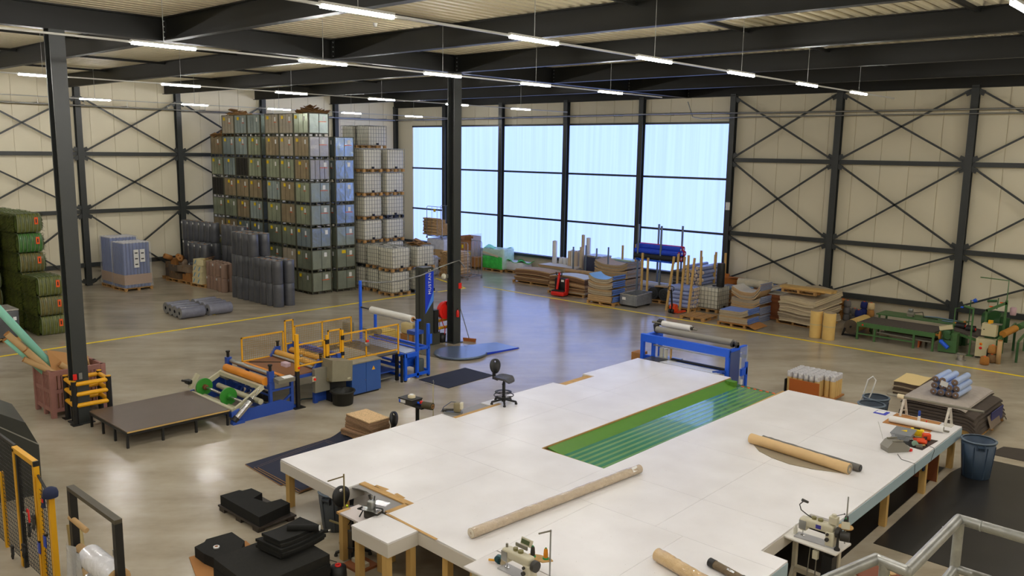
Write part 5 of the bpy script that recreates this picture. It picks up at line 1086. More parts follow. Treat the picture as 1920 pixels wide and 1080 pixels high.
# ------------------------------------------------------------------ pallet wrapper
M_wrapd = mat('wrapper_grey', (58, 60, 54), 0.5, noise=0.04); M_royal = mat('royal_blue_panel', (20, 60, 205), 0.4); M_sky = mat('sky_blue_panel', (84, 140, 235), 0.4)
t = thing('pallet_wrapper', 'tall dark pallet wrapper with blue panel and round turntable', 'wrapping machine', (-21.35, 18.95, 0))
obj('tower', MB().box(-0.42, 0, 0, 0.46, 0.03, 2.8), M_wrapd, t); obj('groove', MB().box(-0.25, -0.19, -0.004, 0.004, 0.3, 2.7), M_black, t)
bp = obj('blue_panel', MB().prismx([(0.08, 1.18), (0.46, 2.0), (0.46, 2.65), (0.08, 2.65)], 0.0, 0.012), M_royal, t)
obj('light_wedge', MB().prismx([(0.09, 1.2), (0.455, 1.62), (0.455, 1.98)], 0.013, 0.018), M_sky, bp)
fc = bpy.data.curves.new('lettering', 'FONT'); fc.body = 'MUSTANG'; fc.size = 0.17; fc.extrude = 0.003; fc.align_x = 'LEFT'; fc.space_character = 1.15
fo = bpy.data.objects.new('lettering', fc); C.objects.link(fo); fc.materials.append(M_paper)
lm = bpy.data.meshes.new_from_object(fo.evaluated_get(bpy.context.evaluated_depsgraph_get())); bpy.data.objects.remove(fo)
fo = link('lettering', lm, bp); fo.matrix_local = Matrix.Translation((0.02, 0.33, 1.86)) @ Euler((PI/2, -PI/2, PI/2), 'XYZ').to_matrix().to_4x4()
obj('carriage', MB().box(-0.25, 0.05, 0.46, 0.66, 0.45, 1.27), M_black, t); obj('drive_box', MB().box(-0.4, 0.02, 0.4, 0.75, 0.0, 0.46), M_wrapd, t)
obj('base_plate', MB().prism([(-0.35, -0.5), (0.6, -0.75), (1.5, -0.6), (1.5, 0.9), (0.4, 0.75), (-0.35, 0.7)], 0, 0.03), mat('warm_grey_plate', (120, 114, 100), 0.4), t)
M_tt = mat('turntable_blue_grey', (112, 128, 154), 0.28, 0.4, noise=0.1, scale=3)
obj('turntable', MB().lathe([(0.86, 0.03), (0.88, 0.04), (0.88, 0.09), (0.86, 0.1)], 48, (1.6, 0.22, 0)), M_tt, t)
obj('ramp', MB().prism([(1.1, 1.1), (2.3, 0.82), (2.37, 2.37), (1.19, 2.44)], 0.0, 0.005).add([(1.0, 1.0, 0.09), (2.25, 0.8, 0.09), (2.37, 2.37, 0.008), (1.19, 2.44, 0.008), (1.0, 1.0, 0.0), (2.25, 0.8, 0.0), (2.37, 2.37, 0.0), (1.19, 2.44, 0)], [(0, 1, 2, 3), (0, 4, 5, 1), (1, 5, 6, 2), (2, 6, 7, 3), (3, 7, 4, 0)]), M_tt, t)
obj('ramp_edge', MB().bar((2.26, 0.85, 0.045), (2.38, 2.3, 0.012), 0.015, 0.06), M_royal, t)
M_navy = mat('navy_mat', (30, 36, 58), 0.85, noise=0.08, scale=6)
tag(obj('floor_mat', MB().prism([(-18.36, 16.1), (-17.07, 16.1), (-17.12, 18.05), (-18.38, 18.06)], 0.0, 0.014), M_navy), 'flat dark navy mat on the floor before the wrapper', 'mat')
# ------------------------------------------------------------------ low dark platform and pink bin
t = thing('low_platform', 'low dark topped platform on black legs beside the pillar', 'platform', (-20.78, 7.6, 0))
obj('top', MB().add([(0, 0, 0.37), (2.18, -0.02, 0.37), (2.28, 2.44, 0.37), (0.0, 2.55, 0.37), (0, 0, 0.4), (2.18, -0.02, 0.4), (2.28, 2.44, 0.4), (0, 2.55, 0.4)], [(0, 3, 2, 1), (4, 5, 6, 7), (0, 1, 5, 4), (1, 2, 6, 5), (2, 3, 7, 6), (3, 0, 4, 7)]), mat('umber_board', (92, 78, 68), 0.42, noise=0.06, scale=4), t)
obj('edge_trim', MB().bar((2.19, -0.02, 0.38), (2.29, 2.44, 0.38), 0.012, 0.03), M_wood, t)
obj('rail', MB().bar((0.04, 0.02, 0.33), (2.15, 0.0, 0.33), 0.04, 0.06).bar((2.16, 0, 0.33), (2.26, 2.42, 0.33), 0.04, 0.06).bar((0.04, 0, 0.33), (0.04, 2.5, 0.33), 0.04, 0.06), M_black, t)
for x, y in ((0.04, 0.03), (0.75, 0.02), (1.45, 0.01), (2.14, 0.0), (2.18, 0.8), (2.21, 1.6), (2.25, 2.4), (0.04, 1.3), (0.04, 2.5)): obj('leg', MB().box(x-0.025, x+0.025, y-0.025, y+0.025, 0, 0.37), M_black, t)
M_pink = mat('faded_pink_plastic', (158, 112, 102), 0.7, noise=0.12, scale=4)
t = thing('plastic_bin', 'faded pink slatted plastic bin full of tubes at the left pillar', 'bin', (-22.62, 7.86, 0), 0.0)
g = MB(); L, W, H = 0.54, 0.62, 1.2
g.box(-L, L, -W, W, 0.14, 0.18)
for x in (-L, L):
    for y in (-W, 0, W): g.box(x-0.05, x+0.05, y-0.06, y+0.06, 0, H)
for y in (-W, W): g.box(-0.06, 0.06, y-0.04, y+0.04, 0, H)
for z0, z1 in ((0.14, 0.24), (0.62, 0.72), (1.08, 1.2)):
    for y in (-W, W): g.box(-L, L, y-0.035, y+0.035, z0, z1)
    for x in (-L, L): g.box(x-0.035, x+0.035, -W, W, z0, z1)
obj('frame', g, M_pink, t); g = MB()
for s in (-1, 1):
    for k in range(11):
        a = -L+0.08+k*(2*L-0.16)/10; g.box(a-0.03, a+0.03, s*W-0.015, s*W+0.015, 0.2, 1.1)
    for k in range(13):
        a = -W+0.08+k*(2*W-0.16)/12; g.box(s*L-0.015, s*L+0.015, a-0.032, a+0.032, 0.2, 1.1)
obj('slat_panel', g, M_pink, t)['kind'] = 'stuff'
M_mint = mat('mint_tube', (140, 208, 184), 0.6)
def tubex(label, a, b, r, m, cat='tube', group='tubes in the pink bin'):
    t = thing('tube', label, cat, a, 0, group); d = Vector(b)-Vector(a)
    obj('wall', MB().ring((0, 0, 0), d, r, r*0.8, 14), m, t); e = d.normalized()*0.012
    obj('end_ring', MB().ring(d-e, d+e, r*1.01, r*0.78, 14), M_card, t)
tubex('long mint green tube leaning far out of the pink bin', (-22.6, 7.75, 0.75), (-22.75, 6.2, 3.1), 0.095, M_mint)
tubex('short mint green tube low in the pink bin', (-22.6, 7.4, 0.9), (-22.75, 6.5, 2.05), 0.075, M_mint)
tubex('cardboard tube reaching highest beside the mint tubes', (-22.5, 7.5, 0.9), (-22.65, 6.5, 2.2), 0.08, M_tube)
tubex('cardboard tube in the middle of the pink bin', (-22.4, 7.6, 0.8), (-22.55, 6.85, 1.75), 0.085, M_tube)
tubex('cardboard tube tipped low over the bin edge', (-22.2, 7.75, 0.85), (-22.55, 6.8, 1.52), 0.07, M_tube)
tubex('cardboard tube between the mint tube and the board', (-22.8, 7.9, 0.9), (-22.75, 7.0, 1.85), 0.075, M_tube)
tubex('short cardboard tube end near the bin front', (-22.15, 8.1, 0.8), (-22.35, 7.55, 1.3), 0.07, M_tube)
tubex('short cardboard tube leaning towards the pillar', (-22.9, 8.25, 0.9), (-22.85, 7.95, 1.5), 0.05, M_tube)
t = thing('cardboard_board', 'bent brown cardboard sheet sticking out of the pink bin', 'cardboard', (-22.5, 7.9, 0.6)); obj('sheet', MB().add([(0.18, -0.52, 0.32), (0.30, 0.1, 0.30), (0.02, 0.12, 0.72), (-0.02, -0.1, 0.92), (-0.08, -0.55, 1.06), (0.17, -0.52, 0.31), (0.29, 0.1, 0.29), (0.01, 0.12, 0.71), (-0.03, -0.1, 0.91), (-0.09, -0.55, 1.05)], [(0, 1, 2, 3, 4), (9, 8, 7, 6, 5), (0, 5, 6, 1), (1, 6, 7, 2), (2, 7, 8, 3), (3, 8, 9, 4), (4, 9, 5, 0)]), mat('tan_card', (196, 146, 92), 0.8), t)
tag(obj('folded_card', MB().prismx([(0, 0), (0.1, 0.3), (0.16, 0.3), (0.2, 0), (0.16, 0), (0.13, 0.24), (0.1, 0.24), (0.04, 0)], -0.2, 0.2), M_tube, None, (-22.85, 8.2, 1.0)), 'folded pale card strip at the back of the pink bin', 'cardboard')
tag(obj('card_filling', MB().box(-0.48, 0.48, -0.55, 0.55, 0, 0.72), M_card, None, (-22.62, 7.86, 0.185)), 'brown card filling inside the pink bin', 'cardboard')
# pillar tag on the left pillar
t = thing('pillar_tag', 'small red and grey switch on the near left pillar', 'switch', (-21.1, 7.5, 1.15)); obj('red_box', MB().box(0, 0.04, -0.1, -0.02, 0, 0.14), M_red, t); obj('grey_box', MB().box(0, 0.05, 0.02, 0.1, 0, 0.16), M_steel, t)
# ------------------------------------------------------------------ blue laminating line
M_rollo = mat('orange_roller', (226, 142, 34), 0.5, noise=0.06); M_rolly = mat('amber_roller', (222, 166, 70), 0.5, noise=0.06); M_crm = mat('machine_cream', (196, 190, 160), 0.45); M_gdisc = mat('green_disc', (52, 140, 44), 0.5)
t = thing('unwinder', 'blue unwinder with cream arms and two green discs', 'machine', (-18.55, 10.2, 0))
obj('side_plate', MB().prismx([(-0.1, 0), (1.65, 0), (1.65, 0.2), (1.3, 0.34), (0.5, 0.3), (0.1, 0.36), (-0.1, 0.3)], 0.0, 0.05), M_dblue, t); obj('side_plate', MB().prismx([(0, 0), (1.65, 0), (1.65, 0.6), (0.8, 0.6), (0.3, 0.36), (0, 0.3)], -2.47, -2.42), M_dblue, t)
obj('cross_beam', MB().box(-2.36, -0.06, 0.9, 1.02, 0.1, 0.22).box(-2.36, -0.06, 0.02, 0.12, 0.08, 0.2), M_dblue, t)
obj('lattice', MB().bar((-1.9, 1.0, 0.16), (-1.65, 1.2, 0.62), 0.04).bar((-1.4, 1.2, 0.62), (-1.65, 1.0, 0.16), 0.04).bar((-1.4, 1.0, 0.16), (-1.15, 1.2, 0.62), 0.04).bar((-0.9, 1.2, 0.62), (-1.15, 1.0, 0.16), 0.04).bar((-0.9, 1.0, 0.16), (-0.6, 1.2, 0.6), 0.04), M_dblue, t)
obj('cream_arm', MB().bar((-0.12, 0.1, 0.3), (-0.12, 0.88, 0.74), 0.07, 0.12).bar((-2.2, 0.1, 0.36), (-2.2, 0.9, 0.74), 0.07, 0.12).bar((-2.22, 0.85, 0.72), (-0.1, 0.85, 0.72), 0.1, 0.1).bar((-2.3, 0.0, 0.42), (-2.3, 0.25, 0.78), 0.1, 0.1), M_crm, t)
for y, z, r in ((0.05, 0.30, 0.06), (0.8, 0.36, 0.075), (0.28, 0.2, 0.07)): obj('cream_roller', MB().cyl((-2.25, y, z), (-0.1, y, z), r, 12), M_crm, t)
obj('shaft', MB().cyl((-2.25, 0.3, 0.46), (-0.1, 0.3, 0.46), 0.035, 10).cyl((-2.1, 0.36, 0.44), (-0.5, 0.36, 0.44), 0.02, 8), M_chrome, t)
for x in (-2.08, -0.82): d = obj('green_disc', MB().cyl((x-0.03, 0.3, 0.46), (x+0.03, 0.3, 0.46), 0.23, 24), M_gdisc, t); obj('hub', MB().cyl((x+0.03, 0.3, 0.46), (x+0.12, 0.3, 0.46), 0.07, 12), mat('rusty_hub', (120, 70, 40), 0.7) if x < -1 else M_gdisc, d)
obj('air_cylinder', MB().cyl((0.06, 0.0, 0.14), (0.06, 0.42, 0.5), 0.085, 14), M_chrome, t); obj('cylinder_cap', MB().cyl((0.06, -0.07, 0.08), (0.06, 0.02, 0.155), 0.095, 12).cyl((0.06, 0.40, 0.49), (0.06, 0.46, 0.54), 0.09, 12), M_black, t); obj('piston', MB().cyl((0.06, 0.44, 0.52), (0.0, 0.7, 0.72), 0.02, 8), M_chrome, t)
obj('foot_bracket', MB().box(0.0, 0.14, -0.12, 0.2, 0.0, 0.08), M_dblue, t); obj('motor', MB().cyl((-1.0, 1.35, 0.25), (-0.7, 1.35, 0.25), 0.14, 14), M_black, t); obj('valve_block', MB().cbox((-2.35, 0.0, 0.6), (0.2, 0.12, 0.1)).cyl((-2.5, -0.1, 0.62), (-2.2, 0.0, 0.62), 0.03, 8), M_black, t)
t = thing('laminating_table', 'blue laminating table with brown bed and orange rollers', 'machine', (-18.6, 11.2, 0))
obj('bed', MB().box(-2.2, 0.0, 0.45, 2.05, 0.86, 0.885), mat('brown_bed', (134, 88, 56), 0.35, noise=0.05), t); obj('bed_frame', MB().box(-0.04, 0.04, 0.4, 2.1, 0.78, 0.86).box(-2.24, -2.16, 0.4, 2.1, 0.78, 0.86).box(-2.2, 0, 0.4, 0.46, 0.78, 0.86), M_dblue, t)
obj('orange_strip', MB().box(-2.15, -0.05, 0.46, 0.58, 0.885, 0.9), M_rollo, t)
obj('roller', MB().cyl((-2.12, 0.0, 0.84), (-0.12, 0.0, 0.84), 0.105, 16), M_rollo, t); obj('roller', MB().cyl((-2.12, 0.16, 1.0), (-0.12, 0.16, 1.0), 0.06, 12).cyl((-2.12, 0.3, 0.93), (-0.12, 0.3, 0.93), 0.035, 10), M_steel, t)
for y in (1.62, 2.1): obj('roller', MB().cyl((-2.2, y, 0.98), (-0.25, y, 0.98), 0.085, 14), M_rolly, t)
obj('steel_roller', MB().cyl((-2.2, 1.5, 0.92), (-0.2, 1.5, 0.92), 0.04, 10), M_steel, t)
for x in (-2.24, -0.12):
    obj('upright', MB().box(x-0.03, x+0.09, 0.05, 0.2, 0.55 if x < -1 else 0.62, 1.1), M_dblue, t); obj('air_cylinder', MB().cyl((x+0.03, 0.12, 1.1), (x+0.03, 0.12, 1.24), 0.04, 10).cyl((x+0.03, 0.12, 1.24), (x+0.03, 0.12, 1.28), 0.06, 10), M_black, t)
    obj('upright', MB().prismx([(1.4, 0.88), (1.75, 0.88), (1.75, 1.15), (1.6, 1.15)], x-0.02, x+0.06), M_dblue, t); obj('air_cylinder', MB().cyl((x+0.02, 1.68, 1.15), (x+0.02, 1.68, 1.28), 0.04, 10).cyl((x+0.02, 1.68, 1.28), (x+0.02, 1.68, 1.31), 0.06, 10), M_black, t)
    obj('upright', MB().box(x-0.02, x+0.08, 2.02, 2.18, 0.8, 1.15), M_dblue, t)
obj('bridge_beam', MB().bar((-2.2, 2.22, 1.16), (0.0, 2.22, 1.16), 0.12, 0.12), M_dblue, t)
for x, y in ((0, 0.05), (0, 0.68), (-2.2, 0.05), (-2.2, 0.68)): obj('leg', MB().box(x-0.04, x+0.04, y-0.04, y+0.04, 0, 0.8), M_dblue, t)
obj('leg_brace', MB().bar((0, 0.1, 0.05), (0, 0.66, 0.4), 0.05).bar((0, -0.1, 0.05), (0, 0.8, 0.05), 0.07).bar((0, 0.05, 0.6), (0, 0.68, 0.6), 0.05), M_dblue, t); obj('under_lattice', MB().bar((-2.1, 0.1, 0.62), (-0.1, 0.1, 0.62), 0.04).bar((-2.1, 0.1, 0.45), (-0.1, 0.1, 0.45), 0.04).bar((-1.6, 0.1, 0.62), (-1.4, 0.1, 0.45), 0.03).bar((-1.2, 0.1, 0.45), (-1.0, 0.1, 0.62), 0.03), M_dblue, t)
obj('roller_motor', MB().cyl((-2.15, -0.1, 0.66), (-1.85, -0.1, 0.66), 0.1, 14), M_grey, t)
obj('control_panel', MB().cbox((0.08, 0.42, 0.86), (0.26, 0.5, 0.1), 0, 0.0, 0.12), M_grey, t); obj('control_face', MB().cbox((0.1, 0.5, 0.915), (0.16, 0.28, 0.012), 0, 0, 0.12), M_paper, t)
obj('black_lever', MB().bar((-1.5, 0.35, 1.05), (-0.45, 0.95, 1.13), 0.02), M_black, t)
obj('side_plate', MB().box(-0.04, 0.06, 1.35, 1.45, 0.0, 0.9).box(-0.04, 0.02, 1.4, 2.4, 0.02, 0.36), M_dblue, t)
tag(obj('sponge_block', MB().rbox(-0.13, 0.13, -0.08, 0.08, 0, 0.12, 0.02), mat('pinkish_sponge', (206, 180, 190), 0.9, noise=0.2, scale=20), None, (-18.95, 11.95, 1.06)), 'pinkish sponge block on the roller post of the laminator', 'sponge')
t = thing('switch_cabinet', 'grey switch cabinet with red stop button on the blue machine', 'cabinet', (-18.4, 12.48, 0)); obj('body', MB().box(-0.13, 0.0, 0, 0.58, 0.33, 0.98), M_grey, t); obj('stop_button', MB().cyl((0, -0.02, 0.72), (0.04, -0.02, 0.72), 0.035, 12), M_red, t); obj('stop_plate', MB().box(-0.02, 0.005, -0.08, 0.02, 0.66, 0.79), M_crm, t); obj('valve', MB().box(0.0, 0.1, 0.36, 0.56, 0.6, 0.7).cyl((0.05, 0.4, 0.7), (0.05, 0.4, 0.76), 0.03, 8), mat('brassy_grey', (140, 130, 100), 0.5, 0.3), t)
t = thing('drive_housing', 'large beige grey drive housing above the black tub', 'cabinet', (-18.15, 12.85, 0)); obj('housing', MB().prismx([(0.0, 0.62), (0.66, 0.53), (0.68, 1.08), (0.02, 1.2)], -0.5, 0.0), mat('beige_grey_box', (140, 134, 112), 0.5, noise=0.1, scale=4), t); obj('stand', MB().box(-0.45, -0.2, 0.1, 0.6, 0, 0.53), M_black, t); obj('label', MB().box(0.0, 0.004, 0.5, 0.6, 0.6, 0.64), M_crm, t)
t = thing('black_tub', 'round black rubber tub on the floor beside the blue cabinet', 'tub', (-17.98, 13.06, 0)); obj('body', MB().lathe([(0.24, 0), (0.27, 0.02), (0.3, 0.36), (0.335, 0.36), (0.335, 0.385), (0.29, 0.385), (0.25, 0.04)], 22), mat('rubber_black', (34, 34, 30), 0.6), t); obj('rim', MB().lathe([(0.335, 0.35), (0.345, 0.37), (0.335, 0.39)], 22, caps=False), MATS['rubber_black'], t)
t = thing('blue_cabinet', 'blue two door cabinet with yellow warning triangle', 'cabinet', (-18.3, 13.6, 0)); obj('body', MB().box(-1.1, -0.02, 0, 1.02, 0.05, 0.92), mat('cabinet_blue', (48, 88, 158), 0.4, noise=0.03), t)
for k in range(2):
    d = obj('door', MB().box(-0.02, 0.0, 0.01+0.5*k, 0.5+0.515*k, 0.06, 0.91), MATS['cabinet_blue'], t)
    if k == 0: obj('handle', MB().cyl((0, 0.46, 0.42), (0.02, 0.46, 0.42), 0.012, 8), M_chrome, d)
    else: obj('warning_triangle', MB().prismx([(0.7, 0.66), (0.82, 0.66), (0.76, 0.77)], 0.0, 0.006), M_yellow, d)
obj('plinth', MB().box(-1.05, -0.05, 0.03, 0.98, 0, 0.05), M_black, t); obj('top_plate', MB().box(-1.1, 0.02, -0.02, 1.04, 0.92, 0.95), mat('dusty_top', (150, 142, 120), 0.6, noise=0.2, scale=6), t)
t = thing('middle_bed', 'dark topped middle bed behind the yellow guards', 'machine', (-18.75, 13.3, 0)); obj('top', MB().box(-2.1, 0.0, 1.35, 2.4, 0.82, 0.86).box(-2.1, -1.15, 0.1, 1.35, 0.86, 0.9), mat('dark_bed', (74, 68, 58), 0.45), t); obj('grey_cover', MB().box(-1.1, 0.0, 0.16, 1.32, 0.955, 1.0), mat('grey_cover', (146, 140, 122), 0.5, noise=0.1), t); obj('leg', MB().box(-0.08, 0, 2.28, 2.36, 0, 0.82), M_black, t); obj('leg', MB().box(-2.1, -2.02, 2.28, 2.36, 0, 0.82), M_black, t); obj('leg', MB().box(-2.1, -2.02, 0.1, 0.18, 0, 0.86), M_black, t)
obj('brown_board', MB().box(-1.9, -0.1, 1.5, 1.62, 0.86, 0.89), M_wood, t); obj('lower_shelf', MB().box(-2.1, -0.1, 1.4, 2.35, 0.28, 0.31), M_dblue, t); obj('lower_shelf', MB().box(-2.1, -0.1, 1.6, 2.35, 0.1, 0.13), M_grey, t)
# yellow guards
M_wire = mat('dark_wire', (150, 116, 40), 0.5)
def guard(label, x, y0, y1, z0, z1, posts=(True, True), mid=None, half=None, down=0.0, sub='yellow_guard', wire=0.06):
    t = thing(sub, label, 'guard', (x, y0, 0)); L = y1-y0; b = 0.035
    g = MB().box(-b/2, b/2, 0, L, z1-b, z1).box(-b/2, b/2, 0, L, z0, z0+b).box(-b/2, b/2, 0, b, z0-down, z1).box(-b/2, b/2, L-b, L, z0-down, z1)
    if mid: g.box(-b/2, b/2, mid-b/2, mid+b/2, z0-down, z1)
    obj('frame', g, M_yellow, t); w = MB(); zt = half or z1
    n = int(L/wire)
    for k in range(1, n): w.box(-0.0025, 0.0025, L*k/n-0.0025, L*k/n+0.0025, z0, zt)
    n = int((zt-z0)/wire)
    for k in range(1, n): w.box(-0.003, 0.003, 0, L, z0+(zt-z0)*k/n-0.003, z0+(zt-z0)*k/n+0.003)
    o = obj('wire_mesh', w, M_wire, t); o['kind'] = 'stuff'
    return t
guard('yellow mesh guard along the far side of the brown bed', -20.82, 11.73, 13.08, 0.87, 1.57)
guard('narrow tall yellow frame on the far side of the laminator', -20.82, 13.12, 13.42, 1.15, 1.87, down=0.3)
guard('long yellow mesh guard with thick post on the far side', -20.84, 13.45, 15.52, 0.88, 1.66, mid=0.98, down=0.02)
g1 = guard('yellow mesh guard beside the orange and black post', -18.6, 12.06, 12.95, 1.09, 1.7, half=1.7)
guard('narrow tall yellow frame above the drive housing', -18.7, 13.12, 13.55, 1.2, 1.9)
guard('long yellow mesh guard above the blue cabinet doors', -18.7, 13.6, 15.62, 0.95, 1.74, mid=0.82, down=0.12)
for lab, y, z in (('first', 13.02, 1.5), ('second', 13.02, 1.14), ('third', 13.56, 1.62), ('fourth', 13.56, 1.24)):
    pass
t = thing('post', 'tall guard post, yellow above and black below, by the laminator', 'post', (-18.53, 12.02, 0)); obj('lower_half', MB().box(-0.045, 0.045, -0.045, 0.045, 0.02, 1.0), M_black, t); obj('upper_half', MB().box(-0.045, 0.045, -0.045, 0.045, 1.0, 1.99), M_yellow, t); obj('foot_plate', MB().box(-0.12, 0.12, -0.16, 0.16, 0, 0.02), M_black, t); obj('lock', MB().cyl((0.0, 0.1, 1.4), (0.05, 0.14, 1.4), 0.035, 10), M_steel, t); obj('red_button', MB().cyl((0.04, 0.02, 1.09), (0.07, 0.02, 1.09), 0.03, 10), M_red, t)
t = thing('guard_post', 'yellow guard upright with black joints beside the drive housing', 'post', (-18.62, 13.03, 0)); obj('upright', MB().box(-0.03, 0.03, -0.035, 0.035, 0.9, 1.8), M_yellow, t); obj('black_joint', MB().box(-0.04, 0.045, -0.05, 0.05, 1.12, 1.22).box(-0.04, 0.045, -0.05, 0.05, 1.56, 1.68), M_black, t)
t = thing('guard_post', 'yellow guard upright with black joints above the blue doors', 'post', (-18.68, 13.58, 0)); obj('upright', MB().box(-0.03, 0.03, -0.03, 0.03, 0.95, 1.86), M_yellow, t); obj('black_joint', MB().box(-0.04, 0.045, -0.045, 0.045, 1.14, 1.24).box(-0.04, 0.045, -0.045, 0.045, 1.58, 1.7), M_black, t)
t = thing('guard_lock', 'steel latch with red knob on the long near guard', 'latch', (-18.67, 14.42, 1.35)); obj('latch', MB().rbox(0, 0.06, -0.08, 0.06, -0.08, 0.02, 0.015), M_steel, t); obj('red_knob', MB().rbox(0, 0.05, -0.03, 0.05, 0.03, 0.09, 0.01), M_red, t)
# end conveyor with film roll
t = thing('end_conveyor', 'bright blue end conveyor frame with tall posts and grey slider bed', 'machine', (-18.48, 15.68, 0))
g = MB()
for x, y, h_ in ((0, 0.0, 0.84), (-0.02, 0.48, 1.82), (-0.05, 0.95, 1.62)): obj('post', MB().box(x-0.04, x+0.04, y-0.04, y+0.04, 0.04, h_), M_blue, t)
for x, y, h_ in ((-2.5, 0.3, 2.72), (-2.55, 0.92, 1.55), (-2.5, 0.0, 0.84)): obj('post', MB().box(x-0.035, x+0.035, y-0.035, y+0.035, 0.0, h_), M_blue, t)
obj('side_beam', MB().box(-2.5, 0, -0.04, 0.04, 0.74, 0.84).box(-2.5, 0, 0.91, 0.99, 0.84, 0.92).box(-0.04, 0.04, 0, 0.48, 0.72, 0.84).box(-0.06, 0.0, 0.48, 0.95, 0.86, 0.94).box(-2.5, 0, 0.6, 0.66, 0.86, 0.9), M_blue, t)
obj('slider_bed', MB().box(-2.45, -0.04, 0.04, 0.55, 0.82, 0.86), mat('blue_grey_bed', (136, 150, 176), 0.3, 0.3), t)
obj('lower_frame', MB().box(-0.04, 0.02, 0, 0.95, 0.1, 0.18).box(-2.5, 0, -0.03, 0.03, 0.12, 0.19).box(-2.5, 0, -0.03, 0.03, 0.38, 0.46).box(-2.5, 0, 0.9, 0.96, 0.15, 0.22).box(-0.5, -0.42, 0.3, 0.9, 0.3, 0.7), M_blue, t)
obj('hopper_leg', MB().bar((-0.9, 0.3, 0.82), (-0.9, 0.3, 0.35), 0.06).lathe([(0.14, 0.3), (0.05, 0.45)], 8, (-0.9, 0.3, 0)), M_dblue, t); obj('pump', MB().rbox(-0.35, -0.1, 0.62, 0.85, 0.06, 0.55, 0.04), mat('pump_grey', (76, 86, 84), 0.5), t); obj('belt_track', MB().box(-2.45, -0.2, 0.68, 0.78, 0.84, 0.9), M_black, t)
obj('foot', MB().cyl((0, 0, 0), (0, 0, 0.04), 0.045, 10).cyl((-0.05, 0.95, 0), (-0.05, 0.95, 0.04), 0.045, 10), M_black, t); obj('black_post', MB().box(-0.06, 0.0, -0.14, -0.08, 0, 0.82), M_black, t)
obj('bracket', MB().bar((-0.02, 0.48, 1.78), (-0.02, 0.62, 1.78), 0.06).box(0.0, 0.02, 0.95, 1.05, 1.0, 1.3), M_blue, t)
t = thing('film_roll', 'long white film roll held above the blue end conveyor', 'roll', (-21.0, 15.97, 1.88)); obj('film', MB().cyl((0.55, 0.03, -0.02), (2.42, 0.1, -0.06), 0.11, 18), mat('milky_film', (216, 214, 206), 0.3, noise=0.05, bump=0.2), t); obj('shaft', MB().cyl((0, 0, 0), (2.55, 0.11, -0.062), 0.022, 8), M_black, t); obj('core', MB().ring((2.42, 0.1, -0.06), (2.435, 0.1, -0.06), 0.075, 0.03, 12), M_card, t)
t = thing('gearbox', 'pale grey gearbox and reel above the far bed end', 'machine', (-20.9, 16.45, 0.93)); obj('box', MB().box(-0.5, -0.15, -0.1, 0.2, 0.0, 0.16), M_grey, t); obj('reel', MB().cyl((-0.1, 0.1, 0.1), (0.15, 0.1, 0.1), 0.1, 14), MATS['brassy_grey'], t); obj('motor', MB().rbox(-0.9, -0.55, -0.6, -0.35, 0.05, 0.4, 0.05), M_grey, t)
t = thing('carton', 'brown lower carton under a beige sack behind the end conveyor', 'carton', (-22.25, 19.25, 0)); obj('shell', MB().box(-0.35, 0.3, -0.3, 0.3, 0, 0.32), M_card, t); obj('sack', MB().rbox(-0.34, 0.28, -0.29, 0.29, 0.325, 0.72, 0.05), mat('beige_sack', (206, 186, 132), 0.75), t); obj('label', MB().box(0.3, 0.304, -0.1, 0.0, 0.05, 0.12), M_paper, t)
t = thing('yellow_sack', 'large flat yellow beige sack behind the wire guard', 'sack', (-22.7, 18.3, 0)); obj('sack', MB().rbox(-0.35, 0.35, -0.45, 0.4, 0, 0.5, 0.08), mat('yellow_sackcloth', (206, 178, 96), 0.75), t); obj('fold', MB().rbox(-0.3, 0.3, -0.35, 0.3, 0.5, 0.56, 0.03), MATS['yellow_sackcloth'], t)
t = thing('blue_stand', 'small dark blue stand on four legs beside the wrapper', 'stand', (-20.75, 18.05, 0)); obj('top', MB().box(-0.2, 0.2, -0.2, 0.2, 0.74, 0.86), M_dblue, t)
for x in (-0.17, 0.17):
    for y in (-0.17, 0.17): obj('leg', MB().box(x-0.02, x+0.02, y-0.02, y+0.02, 0, 0.74), M_steel, t)
tag(obj('floor_cable', MB().tube([(-19.5, 11.6, 0.012), (-19.0, 11.9, 0.012), (-18.8, 12.2, 0.012), (-19.1, 12.5, 0.012), (-18.9, 12.9, 0.012)], 0.012, 5), mat('teal_cable', (40, 70, 76), 0.5)), 'thin dark cable lying under the laminating table', 'cable')
